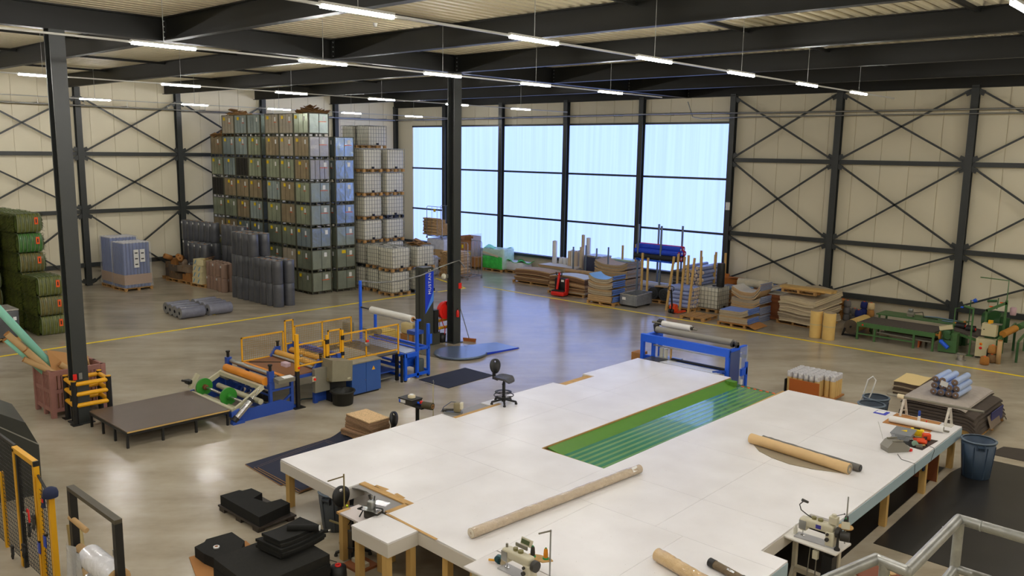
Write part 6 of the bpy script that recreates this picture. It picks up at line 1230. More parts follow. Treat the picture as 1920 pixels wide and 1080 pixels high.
# ------------------------------------------------------------------ the great white cutting table
def laminate():
    m = bpy.data.materials.new('speckled_laminate'); m.use_nodes = True
    nt = m.node_tree; p = nt.nodes['Principled BSDF']; p.inputs['Roughness'].default_value = 0.3; p.inputs['Specular IOR Level'].default_value = 0.5
    tc = nt.nodes.new('ShaderNodeTexCoord')
    v = nt.nodes.new('ShaderNodeTexVoronoi'); v.inputs['Scale'].default_value = 9.0; v.inputs['Randomness'].default_value = 0.45; nt.links.new(tc.outputs['Object'], v.inputs['Vector'])
    lt = nt.nodes.new('ShaderNodeMath'); lt.operation = 'LESS_THAN'; lt.inputs[1].default_value = 0.075; nt.links.new(v.outputs['Distance'], lt.inputs[0])
    n = nt.nodes.new('ShaderNodeTexNoise'); n.inputs['Scale'].default_value = 1.2; n.inputs['Detail'].default_value = 4; nt.links.new(tc.outputs['Object'], n.inputs['Vector'])
    cr = nt.nodes.new('ShaderNodeValToRGB'); cr.color_ramp.elements[0].position = 0.3; cr.color_ramp.elements[0].color = rgb(230, 227, 226); cr.color_ramp.elements[1].position = 0.7; cr.color_ramp.elements[1].color = rgb(240, 238, 238)
    nt.links.new(n.outputs['Fac'], cr.inputs[0])
    mx = nt.nodes.new('ShaderNodeMix'); mx.data_type = 'RGBA'; mx.inputs[7].default_value = rgb(176, 168, 156)
    sc2 = nt.nodes.new('ShaderNodeMath'); sc2.operation = 'MULTIPLY'; sc2.inputs[1].default_value = 0.9; nt.links.new(lt.outputs[0], sc2.inputs[0])
    nt.links.new(sc2.outputs[0], mx.inputs[0]); nt.links.new(cr.outputs[0], mx.inputs[6]); nt.links.new(mx.outputs[2], p.inputs['Base Color'])
    return m
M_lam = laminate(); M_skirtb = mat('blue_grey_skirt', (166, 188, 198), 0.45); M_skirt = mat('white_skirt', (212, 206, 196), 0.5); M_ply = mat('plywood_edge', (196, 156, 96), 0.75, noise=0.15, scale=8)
M_plate = mat('grey_sheet_metal', (140, 138, 136), 0.45, noise=0.06)
TZ = 0.945
table = thing('cutting_table', 'huge white speckled cutting table with a green conveyor bed', 'table', (0, 0, 0))
BOARDS = [
 [(-13.44,8.30),(-11.43,8.215),(-11.43,10.84),(-13.375,10.84)], [(-11.43,8.72),(-10.13,8.72),(-10.13,10.84),(-11.43,10.84)], [(-10.13,8.16),(-7.95,8.07),(-7.95,10.84),(-10.13,10.84)],
 [(-7.95,8.5),(-6.2,8.45),(-6.2,10.84),(-7.95,10.84)], [(-6.2,7.6),(-4.7,7.5),(-4.67,10.84),(-6.2,10.84)],
 [(-13.375,10.84),(-11.1,10.84),(-11.1,12.3),(-13.33,12.3)], [(-11.1,10.84),(-8.75,10.84),(-8.75,12.26),(-10.3,12.26),(-10.3,12.3),(-11.1,12.3)], [(-8.75,10.84),(-6.7,10.84),(-6.7,12.3),(-8.75,12.3)],
 [(-6.7,10.84),(-4.67,10.84),(-4.67,11.22),(-5.1,11.24),(-5.1,12.3),(-6.7,12.3)],
 [(-13.33,12.3),(-11.75,12.3),(-11.75,14.62),(-13.27,14.62),(-13.29,13.58),(-12.93,13.62),(-12.93,12.36),(-13.33,12.36)], [(-11.75,12.3),(-10.3,12.3),(-10.28,14.62),(-11.75,14.62)],
 [(-13.27,14.62),(-11.75,14.62),(-11.75,16.5),(-12.83,16.5),(-12.83,16.19),(-13.21,16.15)], [(-11.75,14.62),(-10.28,14.62),(-10.26,16.5),(-11.75,16.5)],
 [(-12.83,16.5),(-11.75,16.5),(-11.75,19.92),(-13.15,19.92),(-13.2,17.38),(-12.83,17.42)], [(-11.75,16.5),(-10.26,16.5),(-10.19,19.92),(-11.75,19.92)],
 [(-8.75,12.3),(-6.7,12.3),(-6.7,14.66),(-8.72,14.66)], [(-6.7,12.3),(-5.1,12.3),(-5.1,13.05),(-4.65,13.05),(-4.63,14.66),(-6.7,14.66)],
 [(-8.72,14.66),(-6.7,14.66),(-6.7,16.9),(-8.66,16.9)], [(-6.7,14.66),(-4.63,14.66),(-4.60,16.9),(-6.7,16.9)],
 [(-8.66,16.9),(-6.7,16.9),(-6.7,19.87),(-8.58,19.87)], [(-6.7,16.9),(-4.60,16.9),(-4.565,19.86),(-6.7,19.87)]]
def shrink(poly, d=0.0025):
    cx = sum(p[0] for p in poly)/len(poly); cy = sum(p[1] for p in poly)/len(poly)
    return [(x+(d if x < cx else -d), y+(d if y < cy else -d)) for x, y in poly]
for b in BOARDS: obj('top_board', MB().prism(shrink(b), TZ-0.03, TZ), M_lam, table)
obj('sub_board', MB().box(-13.1, -10.3, 12.5, 19.8, TZ-0.06, TZ-0.032).box(-8.7, -5.2, 11.3, 19.8, TZ-0.06, TZ-0.032).box(-13.2, -5.2, 8.8, 12.2, TZ-0.06, TZ-0.032), M_ply, table)
# skirts along every outer edge
EDGE = [[(-13.44,8.30),(-11.43,8.215)], [(-11.43,8.215),(-11.43,8.72)], [(-10.13,8.72),(-10.13,8.16)], [(-10.13,8.16),(-7.95,8.07)], [(-7.95,8.07),(-7.95,8.5)], [(-7.95,8.5),(-6.2,8.45)], [(-4.7,7.5),(-4.67,11.22)], [(-5.1,11.24),(-5.1,13.05)], [(-4.67,11.22),(-5.1,11.24)], [(-5.1,13.05),(-4.65,13.05)],
        [(-4.65,13.05),(-4.565,19.86)], [(-4.565,19.86),(-8.58,19.87)], [(-10.19,19.92),(-13.15,19.92)], [(-13.44,8.30),(-13.33,12.36)], [(-13.33,12.36),(-12.93,12.36)], [(-12.93,12.36),(-12.93,13.62)], [(-12.93,13.62),(-13.29,13.58)], [(-13.29,13.58),(-13.21,16.15)], [(-13.21,16.15),(-12.83,16.19)], [(-12.83,16.19),(-12.83,17.42)], [(-12.83,17.42),(-13.2,17.38)], [(-13.2,17.38),(-13.15,19.92)]]
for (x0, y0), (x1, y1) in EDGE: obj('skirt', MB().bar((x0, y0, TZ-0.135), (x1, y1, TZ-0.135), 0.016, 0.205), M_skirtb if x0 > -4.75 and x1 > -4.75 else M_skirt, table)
for x, y in ((-13.32, 8.42), (-11.5, 8.35), (-10.25, 8.35), (-8.75, 8.25), (-8.1, 8.2), (-4.76, 13.25), (-4.74, 15.6), (-4.7, 17.75), (-4.7, 19.7), (-4.8, 11.0), (-13.2, 11.9), (-13.2, 14.5), (-13.05, 19.8), (-10.4, 19.8), (-8.5, 19.75), (-10.4, 12.5), (-8.6, 12.5), (-6.5, 12.5), (-6.5, 15.5), (-6.5, 19.7), (-10.3, 16), (-8.6, 16), (-12.6, 17.5)):
    obj('leg', MB().box(x-0.06, x+0.06, y-0.06, y+0.06, 0, TZ-0.06), M_wood, table)
obj('wood_edge', MB().box(-11.43, -10.1, 8.62, 8.74, TZ-0.02, TZ+0.004).box(-10.2, -10.1, 8.2, 8.64, TZ-0.02, TZ+0.004).cbox((-11.0, 8.77, TZ-0.004), (0.3, 0.08, 0.016), 0.1).cbox((-10.5, 8.77, TZ-0.004), (0.25, 0.06, 0.016), -0.12), M_ply, table)
obj('front_ply_strip', MB().bar((-10.1, 8.16, TZ+0.001), (-8.85, 8.11, TZ+0.001), 0.045, 0.01), M_ply, table)
obj('wood_edge', MB().box(-12.97, -12.87, 12.36, 13.85, TZ-0.02, TZ+0.004), M_ply, table)
obj('grey_plate', MB().prism([(-11.42, 8.64), (-11.42, 8.45), (-11.3, 8.50), (-11.1, 8.53), (-10.9, 8.50), (-10.78, 8.42), (-10.72, 8.3), (-10.55, 8.2), (-10.2, 8.2), (-10.2, 8.64)], TZ-0.035, TZ-0.02), M_plate, table)
obj('grey_plate', MB().prism([(-13.32, 12.38), (-12.95, 12.38), (-12.95, 13.6), (-13.28, 13.56)], TZ-0.03, TZ-0.012), M_plate, table)
# green slatted conveyor bed set into the table
M_cg = mat('conveyor_green', (88, 138, 46), 0.4, noise=0.05, scale=3); M_cg2 = mat('belt_green_gloss', (70, 138, 98), 0.16, noise=0.06, scale=2, coat=0.6); M_cg3 = mat('belt_green_light', (112, 158, 92), 0.22, noise=0.06, scale=2, coat=0.3)
obj('pit_edge', MB().bar((-10.31, 12.29, TZ-0.02), (-10.2, 19.9, TZ-0.02), 0.02, 0.03).bar((-10.3, 12.29, TZ-0.03), (-8.76, 12.27, TZ-0.03), 0.016, 0.04), M_ply, table)
obj('sloped_board', MB().add([(-10.28, 12.45, TZ-0.03), (-9.93, 12.5, TZ-0.12), (-9.80, 19.5, TZ-0.12), (-10.16, 19.85, TZ-0.02), (-10.28, 12.45, TZ-0.06), (-9.93, 12.5, TZ-0.15), (-9.80, 19.5, TZ-0.15), (-10.16, 19.85, TZ-0.05)], [(0, 1, 2, 3), (4, 7, 6, 5), (0, 4, 5, 1), (1, 5, 6, 2), (2, 6, 7, 3), (3, 7, 4, 0)]), M_cg, table)
obj('conveyor_base', MB().add([(-10.3, 12.3, TZ-0.2), (-8.7, 12.28, TZ-0.2), (-8.55, 19.75, TZ-0.2), (-10.2, 19.9, TZ-0.2), (-10.3, 12.3, TZ-0.13), (-8.7, 12.28, TZ-0.13), (-8.55, 19.75, TZ-0.13), (-10.2, 19.9, TZ-0.13)], [(0, 3, 2, 1), (4, 5, 6, 7), (0, 1, 5, 4), (1, 2, 6, 5), (2, 3, 7, 6), (3, 0, 4, 7)]), mat('dark_green_base', (50, 96, 60), 0.5), table)
nb = 7
for k in range(nb):
    xa0, xa1 = -9.93+1.17*k/nb, -9.93+1.17*(k+1)/nb; xb0, xb1 = -9.79+1.19*k/nb, -9.79+1.19*(k+1)/nb
    zt = TZ-0.115
    def belt(f0, f1, z): return MB().add([(xa0+(xa1-xa0)*f0, 12.36, z-0.012), (xa0+(xa1-xa0)*f1, 12.36, z-0.012), (xb0+(xb1-xb0)*f1, 19.66, z-0.012), (xb0+(xb1-xb0)*f0, 19.66, z-0.012), (xa0+(xa1-xa0)*f0, 12.36, z), (xa0+(xa1-xa0)*f1, 12.36, z), (xb0+(xb1-xb0)*f1, 19.66, z), (xb0+(xb1-xb0)*f0, 19.66, z)], [(0, 3, 2, 1), (4, 5, 6, 7), (0, 1, 5, 4), (1, 2, 6, 5), (2, 3, 7, 6), (3, 0, 4, 7)])
    obj('belt', belt(0.02, 0.52, zt), M_cg2, table); obj('belt', belt(0.525, 0.985, zt-0.003), M_cg3, table)
    if k:
        obj('belt_clip', MB().box(xa0-0.05, xa0+0.03, 12.30, 12.36, zt-0.01, zt+0.006), M_orange, table); obj('belt_slot', MB().box(xa0-0.05, xa0+0.03, 12.365, 12.44, zt-0.002, zt+0.003), M_black, table)
    obj('belt_clip', MB().box(xb0+0.02, xb0+0.09, 19.66, 19.72, zt-0.01, zt+0.006), M_orange, table)
obj('end_flap', MB().box(-10.12, -9.85, 19.45, 19.62, TZ-0.1, TZ+0.02).box(-10.05, -9.98, 19.42, 19.45, TZ-0.06, TZ+0.0), M_cg, table)
# small white side table in front
t = thing('side_table', 'small white side table on four pale timber legs', 'table', (-9.73, 7.82, 0), 0.0)
obj('top', MB().box(-0.45, 0.45, -0.31, 0.30, 0.915, TZ), M_lam, t); obj('apron', MB().box(-0.445, 0.445, -0.305, -0.285, 0.70, 0.914).box(-0.445, -0.425, -0.285, 0.295, 0.70, 0.914).box(0.425, 0.445, -0.285, 0.295, 0.70, 0.914), M_skirt, t)
for x, y in ((-0.36, -0.22), (0.34, -0.24), (0.36, 0.22), (-0.36, 0.22)): obj('leg', MB().box(x-0.055, x+0.055, y-0.055, y+0.055, 0, 0.72), M_wood, t)
# ------------------------------------------------------------------ office chairs
def star_chair(name, label, loc, rz, seat_h=0.52, ring=True, back=True):
    t = thing(name, label, 'chair', loc, rz)
    m = mat('chair_black', (30, 30, 30), 0.55)
    g = MB()
    for k in range(5):
        a = 2*PI*k/5+0.3; g.bar((0.03*math.cos(a), 0.03*math.sin(a), 0.10), (0.3*math.cos(a), 0.3*math.sin(a), 0.06), 0.045, 0.035)
    obj('star_base', g.cyl((0, 0, 0.05), (0, 0, 0.16), 0.05, 12), m, t)
    for k in range(5): a = 2*PI*k/5+0.3; obj('glide', MB().lathe([(0.032, 0), (0.032, 0.03), (0.02, 0.045), (0.015, 0.07)], 10, (0.3*math.cos(a), 0.3*math.sin(a), 0)), m, t)
    obj('column', MB().cyl((0, 0, 0.12), (0, 0, seat_h-0.12), 0.038, 12).cyl((0, 0, seat_h-0.18), (0, 0, seat_h-0.03), 0.026, 10), m, t)
    if ring:
        R = 0.23; zz = 0.2
        g = MB().tube([(R*math.cos(2*PI*k/20), R*math.sin(2*PI*k/20), zz) for k in range(21)], 0.012, 6)
        for k in range(3): a = 2*PI*k/3; g.bar((0, 0, zz-0.02), (R*math.cos(a), R*math.sin(a), zz), 0.015)
        obj('foot_ring', g, m, t); obj('foot_plate', MB().lathe([(0.13, 0.0), (0.2, 0.005), (0.2, 0.015), (0.13, 0.01)], 18, (-0.04, 0.04, 0.25), caps=False), m, t)
    def seat(u, v): x = -0.21+0.42*u; y = -0.2+0.4*v; return (x, y, seat_h+0.02*(2*v-1)**2-0.05*max(0, u-0.8)/0.2+0.02*(1-u))
    s = MB().sheet(lambda u, v: seat(u, 0.5+(v-0.5)*(1-0.35*abs(2*u-1)**4)), 10, 8, 0.05); obj('seat', s, mat('seat_grey', (62, 62, 66), 0.45, bump=0.3, bscale=60) if ring else m, t)
    obj('lever', MB().cyl((0.05, -0.1, seat_h-0.07), (0.1, -0.24, seat_h-0.09), 0.008, 6), m, t)
    if back:
        obj('back_stem', MB().bar((-0.16, 0, seat_h-0.08), (-0.27, 0, seat_h-0.06), 0.07, 0.025).bar((-0.27, 0, seat_h-0.08), (-0.28, 0, seat_h+0.25), 0.08, 0.03), m, t)
        rings = []
        for i in range(2): pass
        g = MB(); n = 28; F = []; B = []
        for k in range(n):
            a = 2*PI*k/n; yy = 0.2*math.cos(a)*(1+0.12*math.sin(a)); zz = seat_h+0.24+0.17*math.sin(a); bx = -0.25-0.03*math.sin(a)+0.25*yy*yy*4*0.25
            F.append((bx+0.02, yy, zz)); B.append((bx-0.025, yy, zz))
        inn = [(p[0]-0.0, p[1]*0.28, seat_h+0.35+(p[2]-seat_h-0.24)*0.13) for p in F]; inb = [(p[0]-0.045, p[1], p[2]) for p in inn]
        g.loft([inn, F, B, inb, inn], caps=False); obj('backrest', g, m, t)
    return t
star_chair('work_chair', 'black work chair with grey seat standing on the white table', (-12.88, 13.93, TZ+0.004), 0.2, 0.62)
star_chair('work_chair', 'black office chair tucked into the front notch of the table', (-10.93, 8.1, 0), 0.25, 0.72)
star_chair('work_chair', 'black chair half hidden beyond the table edge by the chipboard stack', (-14.2, 12.0, 0), 0.5, 0.44, ring=False)
# ------------------------------------------------------------------ rolls and things on the table
M_brown_w = mat('film_wrapped_beige', (196, 178, 154), 0.2, noise=0.12, scale=4, bump=0.6, bscale=14, coat=0.3)
def lroll(name, label, a, b, r, m, mend, bore=0.4, taper=1.0):
    t = thing(name, label, 'roll', a); d = Vector(b)-Vector(a)
    n = 24; L = d.length; dn = d.normalized(); up = Vector((0, 0, 1)); side = dn.cross(up).normalized(); rings = []
    rn = random.Random(int(L*100))
    for i in range(n+1):
        f = i/n; rr = r*(1+rn.uniform(-.035, .035))*(0.8 if i in (0, n) and taper < 1 else 1); c = d*f+up*(rr-r)
        rings.append([c+side*rr*math.cos(2*PI*k/16)+up*rr*math.sin(2*PI*k/16) for k in range(16)])
    obj('roll', MB().loft(rings), m, t)
    obj('end_core', MB().ring(-dn*0.008, dn*0.0, r*0.9, r*bore*0.6, 14), mend, t); obj('end_core', MB().ring(d, d+dn*0.008, r*0.9, r*bore*0.6, 14), mend, t)
    return t
t = lroll('wrapped_roll', 'long film wrapped beige roll lying diagonally on the white table', (-8.5, 8.5, TZ+0.083), (-8.15, 12.55, TZ+0.083), 0.082, M_brown_w, mat('pale_end', (216, 206, 186), 0.7), 0.5)
obj('paper_label', MB().cbox((0.38, 3.85, 0.055), (0.012, 0.16, 0.09), 0.0, 0, -0.65), M_paper, t)
M_beigeback = mat('beige_backing', (216, 182, 132), 0.75, noise=0.06)
t = lroll('rug_roll', 'beige backed rug roll lying across the right side of the table', (-7.42, 15.52, TZ+0.11), (-5.3, 15.25, TZ+0.105), 0.105, M_beigeback, mat('rug_pile', (150, 140, 122), 0.9, noise=0.2), 0.6)
obj('free_flap', MB().prism([(0.12, -0.08), (0.35, -0.33), (0.7, -0.5), (1.1, -0.58), (1.5, -0.52), (1.85, -0.38), (2.05, -0.3)], -0.108, -0.098), mat('rug_back', (150, 136, 112), 0.9, noise=0.1), t)
lroll('rug_roll', 'thin dark grey rug roll behind the beige rug roll', (-7.28, 15.78, TZ+0.07), (-5.2, 15.52, TZ+0.07), 0.068, mat('dark_grey_rug', (108, 106, 102), 0.9, noise=0.15), M_black, 0.6)
lroll('wrapped_roll', 'film wrapped beige roll at the near table edge', (-6.05, 9.88, TZ+0.1), (-4.75, 9.55, TZ+0.1), 0.098, mat('film_wrapped_tan', (206, 176, 130), 0.2, noise=0.1, bump=0.6, bscale=12, coat=0.3), M_beigeback, 0.5)
t = lroll('dark_roll', 'short brown roll with black tattered ends beside the near roll', (-5.42, 10.28, TZ+0.062), (-4.74, 10.12, TZ+0.062), 0.06, mat('umber_roll', (110, 94, 70), 0.6, noise=0.2, bump=0.4), M_black, 0.6)
dv = Vector((0.68, -0.16, 0)).normalized()
for f in (0.0, 0.6): obj('black_band', MB().cyl(dv*f, dv*(f+0.1), 0.066, 14), M_black, t)
obj('white_print', MB().cbox(dv*0.36+Vector((0.02, -0.03, 0.052)), (0.16, 0.03, 0.003), -0.23, 0.5), M_steel, t)
tag(obj('card_sheet', MB().prism([(-5.93, 18.86), (-4.95, 18.9), (-4.97, 19.8), (-5.93, 19.8)], TZ+0.001, TZ+0.012), M_card), 'brown card sheet under the white paper roll on the table corner', 'card')
t = thing('paper_roll', 'white paper roll lying on the brown card at the table corner', 'roll', (-5.83, 19.0, TZ+0.09)); obj('paper', MB().cyl((0, 0, 0), (1.1, 0.06, 0), 0.075, 18), mat('paper_white', (232, 230, 226), 0.6), t); obj('bore', MB().cyl((1.1, 0.06, 0), (1.102, 0.06, 0), 0.05, 14), M_grey, t)
t = thing('blue_booklet', 'blue and white booklet lying near the far table edge', 'booklet', (-6.2, 19.6, TZ+0.001), -0.02); obj('cover', MB().box(-0.14, 0.14, -0.15, 0.15, 0, 0.006), mat('booklet_blue', (52, 62, 190), 0.5), t); obj('page', MB().box(-0.12, 0.06, -0.06, 0.13, 0.006, 0.008), M_paper, t)
t = thing('roll_stand', 'bar on two white trestles along the far table corner', 'stand', (-5.8, 19.72, TZ))
for x in (0.0, 0.95):
    obj('trestle', MB().bar((x, -0.1, 0.012), (x+0.03, 0.0, 0.4), 0.05, 0.03).bar((x+0.08, 0.1, 0.012), (x+0.05, 0.0, 0.4), 0.05, 0.03).box(x-0.02, x+0.14, -0.13, 0.13, 0.001, 0.01).bar((x, -0.06, 0.14), (x+0.07, 0.06, 0.14), 0.02), mat('worn_white', (214, 208, 196), 0.5, noise=0.2, scale=12), t)
obj('bar', MB().cyl((-0.35, 0.0, 0.44), (1.65, 0.06, 0.44), 0.03, 12), mat('dull_bar', (134, 130, 116), 0.5, 0.3), t); obj('collar', MB().cyl((-0.12, 0.007, 0.44), (0.02, 0.01, 0.44), 0.055, 14), mat('bone_collar', (216, 202, 168), 0.5), t)
t = thing('glue_bottle', 'slim white bottle with blue cap on the brown card', 'bottle', (-5.36, 19.5, TZ+0.013)); obj('body', MB().lathe([(0.03, 0), (0.032, 0.01), (0.03, 0.12), (0.024, 0.13)], 12), M_paper, t); obj('cap', MB().lathe([(0.026, 0.13), (0.026, 0.24), (0.018, 0.25)], 12), mat('cap_blue', (28, 70, 170), 0.4), t)
t = thing('small_clamp', 'small dark clamp on the brown card', 'clamp', (-5.5, 19.45, TZ+0.013)); obj('jaw', MB().rbox(-0.05, 0.05, -0.02, 0.02, 0, 0.03, 0.008), M_black, t); obj('screw', MB().cyl((0, 0, 0.02), (0.02, -0.06, 0.02), 0.008, 6), M_steel, t)
tag(obj('red_plug', MB().lathe([(0.014, 0), (0.014, 0.04), (0.008, 0.06)], 10), M_red, None, (-5.2, 19.5, TZ+0.013)), 'tiny red cap on the brown card', 'cap')
tag(obj('steel_block', MB().rbox(-0.07, 0.07, -0.03, 0.03, 0, 0.03, 0.006), M_grey, None, (-4.72, 19.2, TZ+0.001)), 'flat grey metal block beside the paper roll end', 'block')
tag(obj('tool_mat', MB().prism([(-5.5, 17.72), (-4.72, 17.6), (-4.66, 18.45), (-5.42, 18.35)], TZ+0.001, TZ+0.006), mat('brown_black_mat', (58, 46, 42), 0.6)), 'dark mat under the tools on the table', 'mat')
t = thing('parts_box', 'translucent grey lidded box on the tool mat', 'box', (-5.24, 18.06, TZ+0.007), 0.08); obj('body', MB().loft([[(-0.15, -0.22, 0), (0.15, -0.22, 0), (0.15, 0.22, 0), (-0.15, 0.22, 0)], [(-0.19, -0.26, 0.14), (0.19, -0.26, 0.14), (0.19, 0.26, 0.14), (-0.19, 0.26, 0.14)]], smooth=False), mat('cloudy_box', (186, 190, 196), 0.3), t); obj('lid', MB().rbox(-0.205, 0.205, -0.275, 0.275, 0.14, 0.165, 0.01).box(-0.1, 0.1, -0.28, -0.27, 0.1, 0.155), mat('lid_grey', (130, 134, 138), 0.35), t); obj('triangle', MB().prism([(-0.05, 0.0), (0.05, 0.1), (0.07, -0.02)], 0.166, 0.17), M_lemon, t)
t = thing('yellow_case', 'yellow plastic case behind the translucent box', 'case', (-5.1, 18.5, TZ+0.001), 0.1); obj('body', MB().rbox(-0.13, 0.13, -0.07, 0.07, 0, 0.14, 0.02), M_lemon, t); obj('grip', MB().box(-0.06, 0.06, -0.02, 0.02, 0.14, 0.16), M_black, t)
t = thing('power_drill', 'orange and black cordless drill on the tool mat', 'drill', (-4.83, 18.1, TZ+0.05), 0.5); M_do = mat('drill_orange', (226, 74, 24), 0.4); obj('body', MB().cyl((-0.22, 0, 0), (0.0, 0, 0.0), 0.042, 12, r2=0.05), M_do, t); obj('grip', MB().bar((-0.02, 0, 0), (0.08, 0.2, 0.03), 0.055, 0.05), M_black, t); obj('battery', MB().rbox(0.0, 0.16, 0.14, 0.26, -0.04, 0.1, 0.02), M_do, t); obj('chuck', MB().cyl((-0.3, 0, 0), (-0.22, 0, 0), 0.022, 10, r2=0.032), M_chrome, t)
t = thing('sander', 'orange sander beside the cordless drill', 'power tool', (-4.86, 17.95, TZ+0.007), 0.2); obj('body', MB().rbox(-0.09, 0.12, -0.06, 0.06, 0.02, 0.1, 0.03), M_do, t); obj('sole', MB().box(-0.1, 0.13, -0.055, 0.055, 0, 0.02), M_black, t)
t = thing('tape_dispenser', 'grey green packing tape dispenser at the mat corner', 'tape dispenser', (-4.9, 17.72, TZ+0.007), 0.5); obj('wheel', MB().cyl((0, -0.03, 0.06), (0, 0.03, 0.06), 0.06, 16), mat('grey_green', (130, 160, 140), 0.4), t); obj('plate', MB().box(0.0, 0.14, -0.035, 0.035, 0.0, 0.05), M_grey, t); obj('handle', MB().cyl((0.1, 0, 0.03), (0.2, 0.05, 0.03), 0.018, 8), M_wood, t)
t = thing('tape_dispenser', 'small red and green tape gun lying on the white table', 'tape dispenser', (-4.95, 17.4, TZ+0.001), -0.3); obj('body', MB().box(-0.08, 0.1, -0.03, 0.03, 0.0, 0.05), M_red, t); obj('green_roll', MB().cyl((-0.12, -0.03, 0.05), (-0.12, 0.03, 0.05), 0.05, 14), M_gdisc, t); obj('cream_grip', MB().cyl((0.0, -0.04, 0.03), (0.02, -0.14, 0.03), 0.022, 8), mat('cream_grip', (220, 206, 150), 0.5), t)
t = thing('clutter_tool', 'tangle of small metal tools beside the box', 'tool', (-4.98, 18.25, TZ+0.007)); obj('pliers', MB().bar((-0.08, 0, 0.02), (0.1, 0.05, 0.02), 0.03, 0.02).bar((-0.08, 0.05, 0.02), (0.1, 0, 0.02), 0.03, 0.02), M_steel, t); obj('wood_stick', MB().bar((-0.1, -0.12, 0.015), (0.2, -0.2, 0.015), 0.04, 0.02), M_wood, t)
tag(obj('dark_cloth', MB().sheet(lambda u, v: (-0.18+0.36*u, -0.12+0.24*v, 0.04+0.03*math.sin(6*u)*math.cos(5*v)), 8, 6, 0.035), M_black, None, (-5.05, 17.78, TZ+0.007)), 'crumpled black cloth in front of the translucent box', 'cloth')
t = thing('radio', 'grey portable radio with aerial on the white table', 'radio', (-5.13, 17.2, TZ+0.001), 0.9); obj('body', MB().prismy([(-0.22, 0.0), (0.22, 0.0), (0.24, 0.08), (0.12, 0.2), (-0.14, 0.22), (-0.24, 0.1)], -0.13, 0.13), mat('radio_grey', (132, 128, 118), 0.45), t); obj('silver_face', MB().cyl((0.19, -0.12, 0.07), (0.19, 0.12, 0.07), 0.07, 14), M_steel, t); obj('aerial', MB().cyl((-0.2, 0.1, 0.2), (-0.28, 0.2, 0.55), 0.004, 6), M_chrome, t); obj('handle', MB().bar((-0.12, -0.1, 0.23), (0.1, -0.1, 0.23), 0.03, 0.025).bar((-0.12, 0.1, 0.23), (0.1, 0.1, 0.23), 0.03, 0.025), M_grey, t)
tag(obj('electric_cable', MB().tube([(-5.0, 17.0, TZ+0.006), (-4.85, 16.75, TZ+0.006), (-4.7, 16.72, TZ+0.006), (-4.585, 16.7, TZ+0.0), (-4.57, 16.7, TZ-0.25)], 0.005, 5), M_black), 'thin black cord running off the table from the radio', 'cord')
tag(obj('electric_cable', MB().tube([(-4.68, 17.95, TZ+0.006), (-4.585, 17.9, TZ+0.006), (-4.568, 17.88, TZ-0.05), (-4.565, 17.7, TZ-0.2)], 0.005, 5), M_black), 'short black cord hanging at the table edge near the drill', 'cord')
# under the table on the right
for k, (x, y) in enumerate(((-4.95, 18.6), (-5.05, 18.9), (-5.2, 19.25))):
    t = thing('wood_panel', 'reddish brown board standing under the right table edge, %s one' % NTH[k], 'board', (x, y, 0), 0.0, 'brown boards under the table'); obj('board', MB().box(-0.3, 0.3, -0.012, 0.012, 0, 0.66), mat('reddish_board', (128, 68, 36), 0.6, noise=0.1), t); obj('edge_trim', MB().box(0.3, 0.31, -0.013, 0.013, 0, 0.66), M_wood, t)
t = thing('cable_reel', 'blue and red cable reel hanging under the right table edge', 'cable reel', (-4.86, 15.55, 0.68)); obj('drum', MB().cyl((-0.03, -0.05, 0), (0.05, -0.05, 0), 0.12, 18), mat('reel_grey', (130, 140, 156), 0.5), t); obj('hub', MB().cyl((0.05, -0.05, 0), (0.07, -0.05, 0), 0.07, 14), M_black, t); obj('red_mark', MB().box(0.07, 0.08, -0.08, -0.02, -0.04, 0.0), M_red, t)
t = thing('socket_box', 'dark blue socket box on a leg under the right table edge', 'socket', (-4.66, 17.69, 0.5)); obj('box', MB().rbox(-0.04, 0.0, -0.05, 0.05, 0.0, 0.22, 0.01), mat('socket_blue', (50, 66, 96), 0.5), t); obj('lid', MB().box(0, 0.006, -0.04, 0.04, 0.02, 0.2), M_black, t)
# sewing stations
M_sew = mat('sewing_ivory', (206, 200, 176), 0.4); M_dark = mat('machine_dark', (52, 50, 46), 0.5)
def sewing_head(t, flip=1):
    obj('arm', MB().rbox(-0.24, 0.24, -0.075, 0.075, 0.2, 0.34, 0.035, n=3), M_sew, t); obj('pillar', MB().rbox(0.13, 0.27, -0.085, 0.085, 0.0, 0.24, 0.02), M_sew, t); obj('head', MB().rbox(-0.29, -0.16, -0.08, 0.08, 0.13, 0.33, 0.035, n=3), M_sew, t)
    obj('bed_plate', MB().box(-0.34, 0.28, -0.1, 0.1, 0.0, 0.018), mat('brushed_bed', (176, 176, 178), 0.55, 0.2), t); obj('needle_bar', MB().cyl((-0.24, 0, 0.02), (-0.24, 0, 0.15), 0.008, 8).box(-0.27, -0.21, -0.02, 0.02, 0.02, 0.03), M_chrome, t)
    obj('hand_wheel', MB().cyl((0.27, 0, 0.24), (0.33, 0, 0.24), 0.08, 16), M_dark, t); obj('top_knob', MB().cyl((-0.08, 0, 0.34), (-0.08, 0, 0.38), 0.035, 12).cyl((0.02, 0, 0.34), (0.02, 0, 0.375), 0.04, 12), mat('olive_knob', (130, 124, 80), 0.5), t)
    obj('front_dial', MB().cyl((0.17, -0.085, 0.12), (0.17, -0.12, 0.12), 0.03, 12).cyl((0.17, -0.085, 0.2), (0.17, -0.11, 0.2), 0.022, 10), M_dark, t); obj('face_cover', MB().box(-0.28, -0.17, -0.086, -0.078, 0.16, 0.3), M_steel, t)
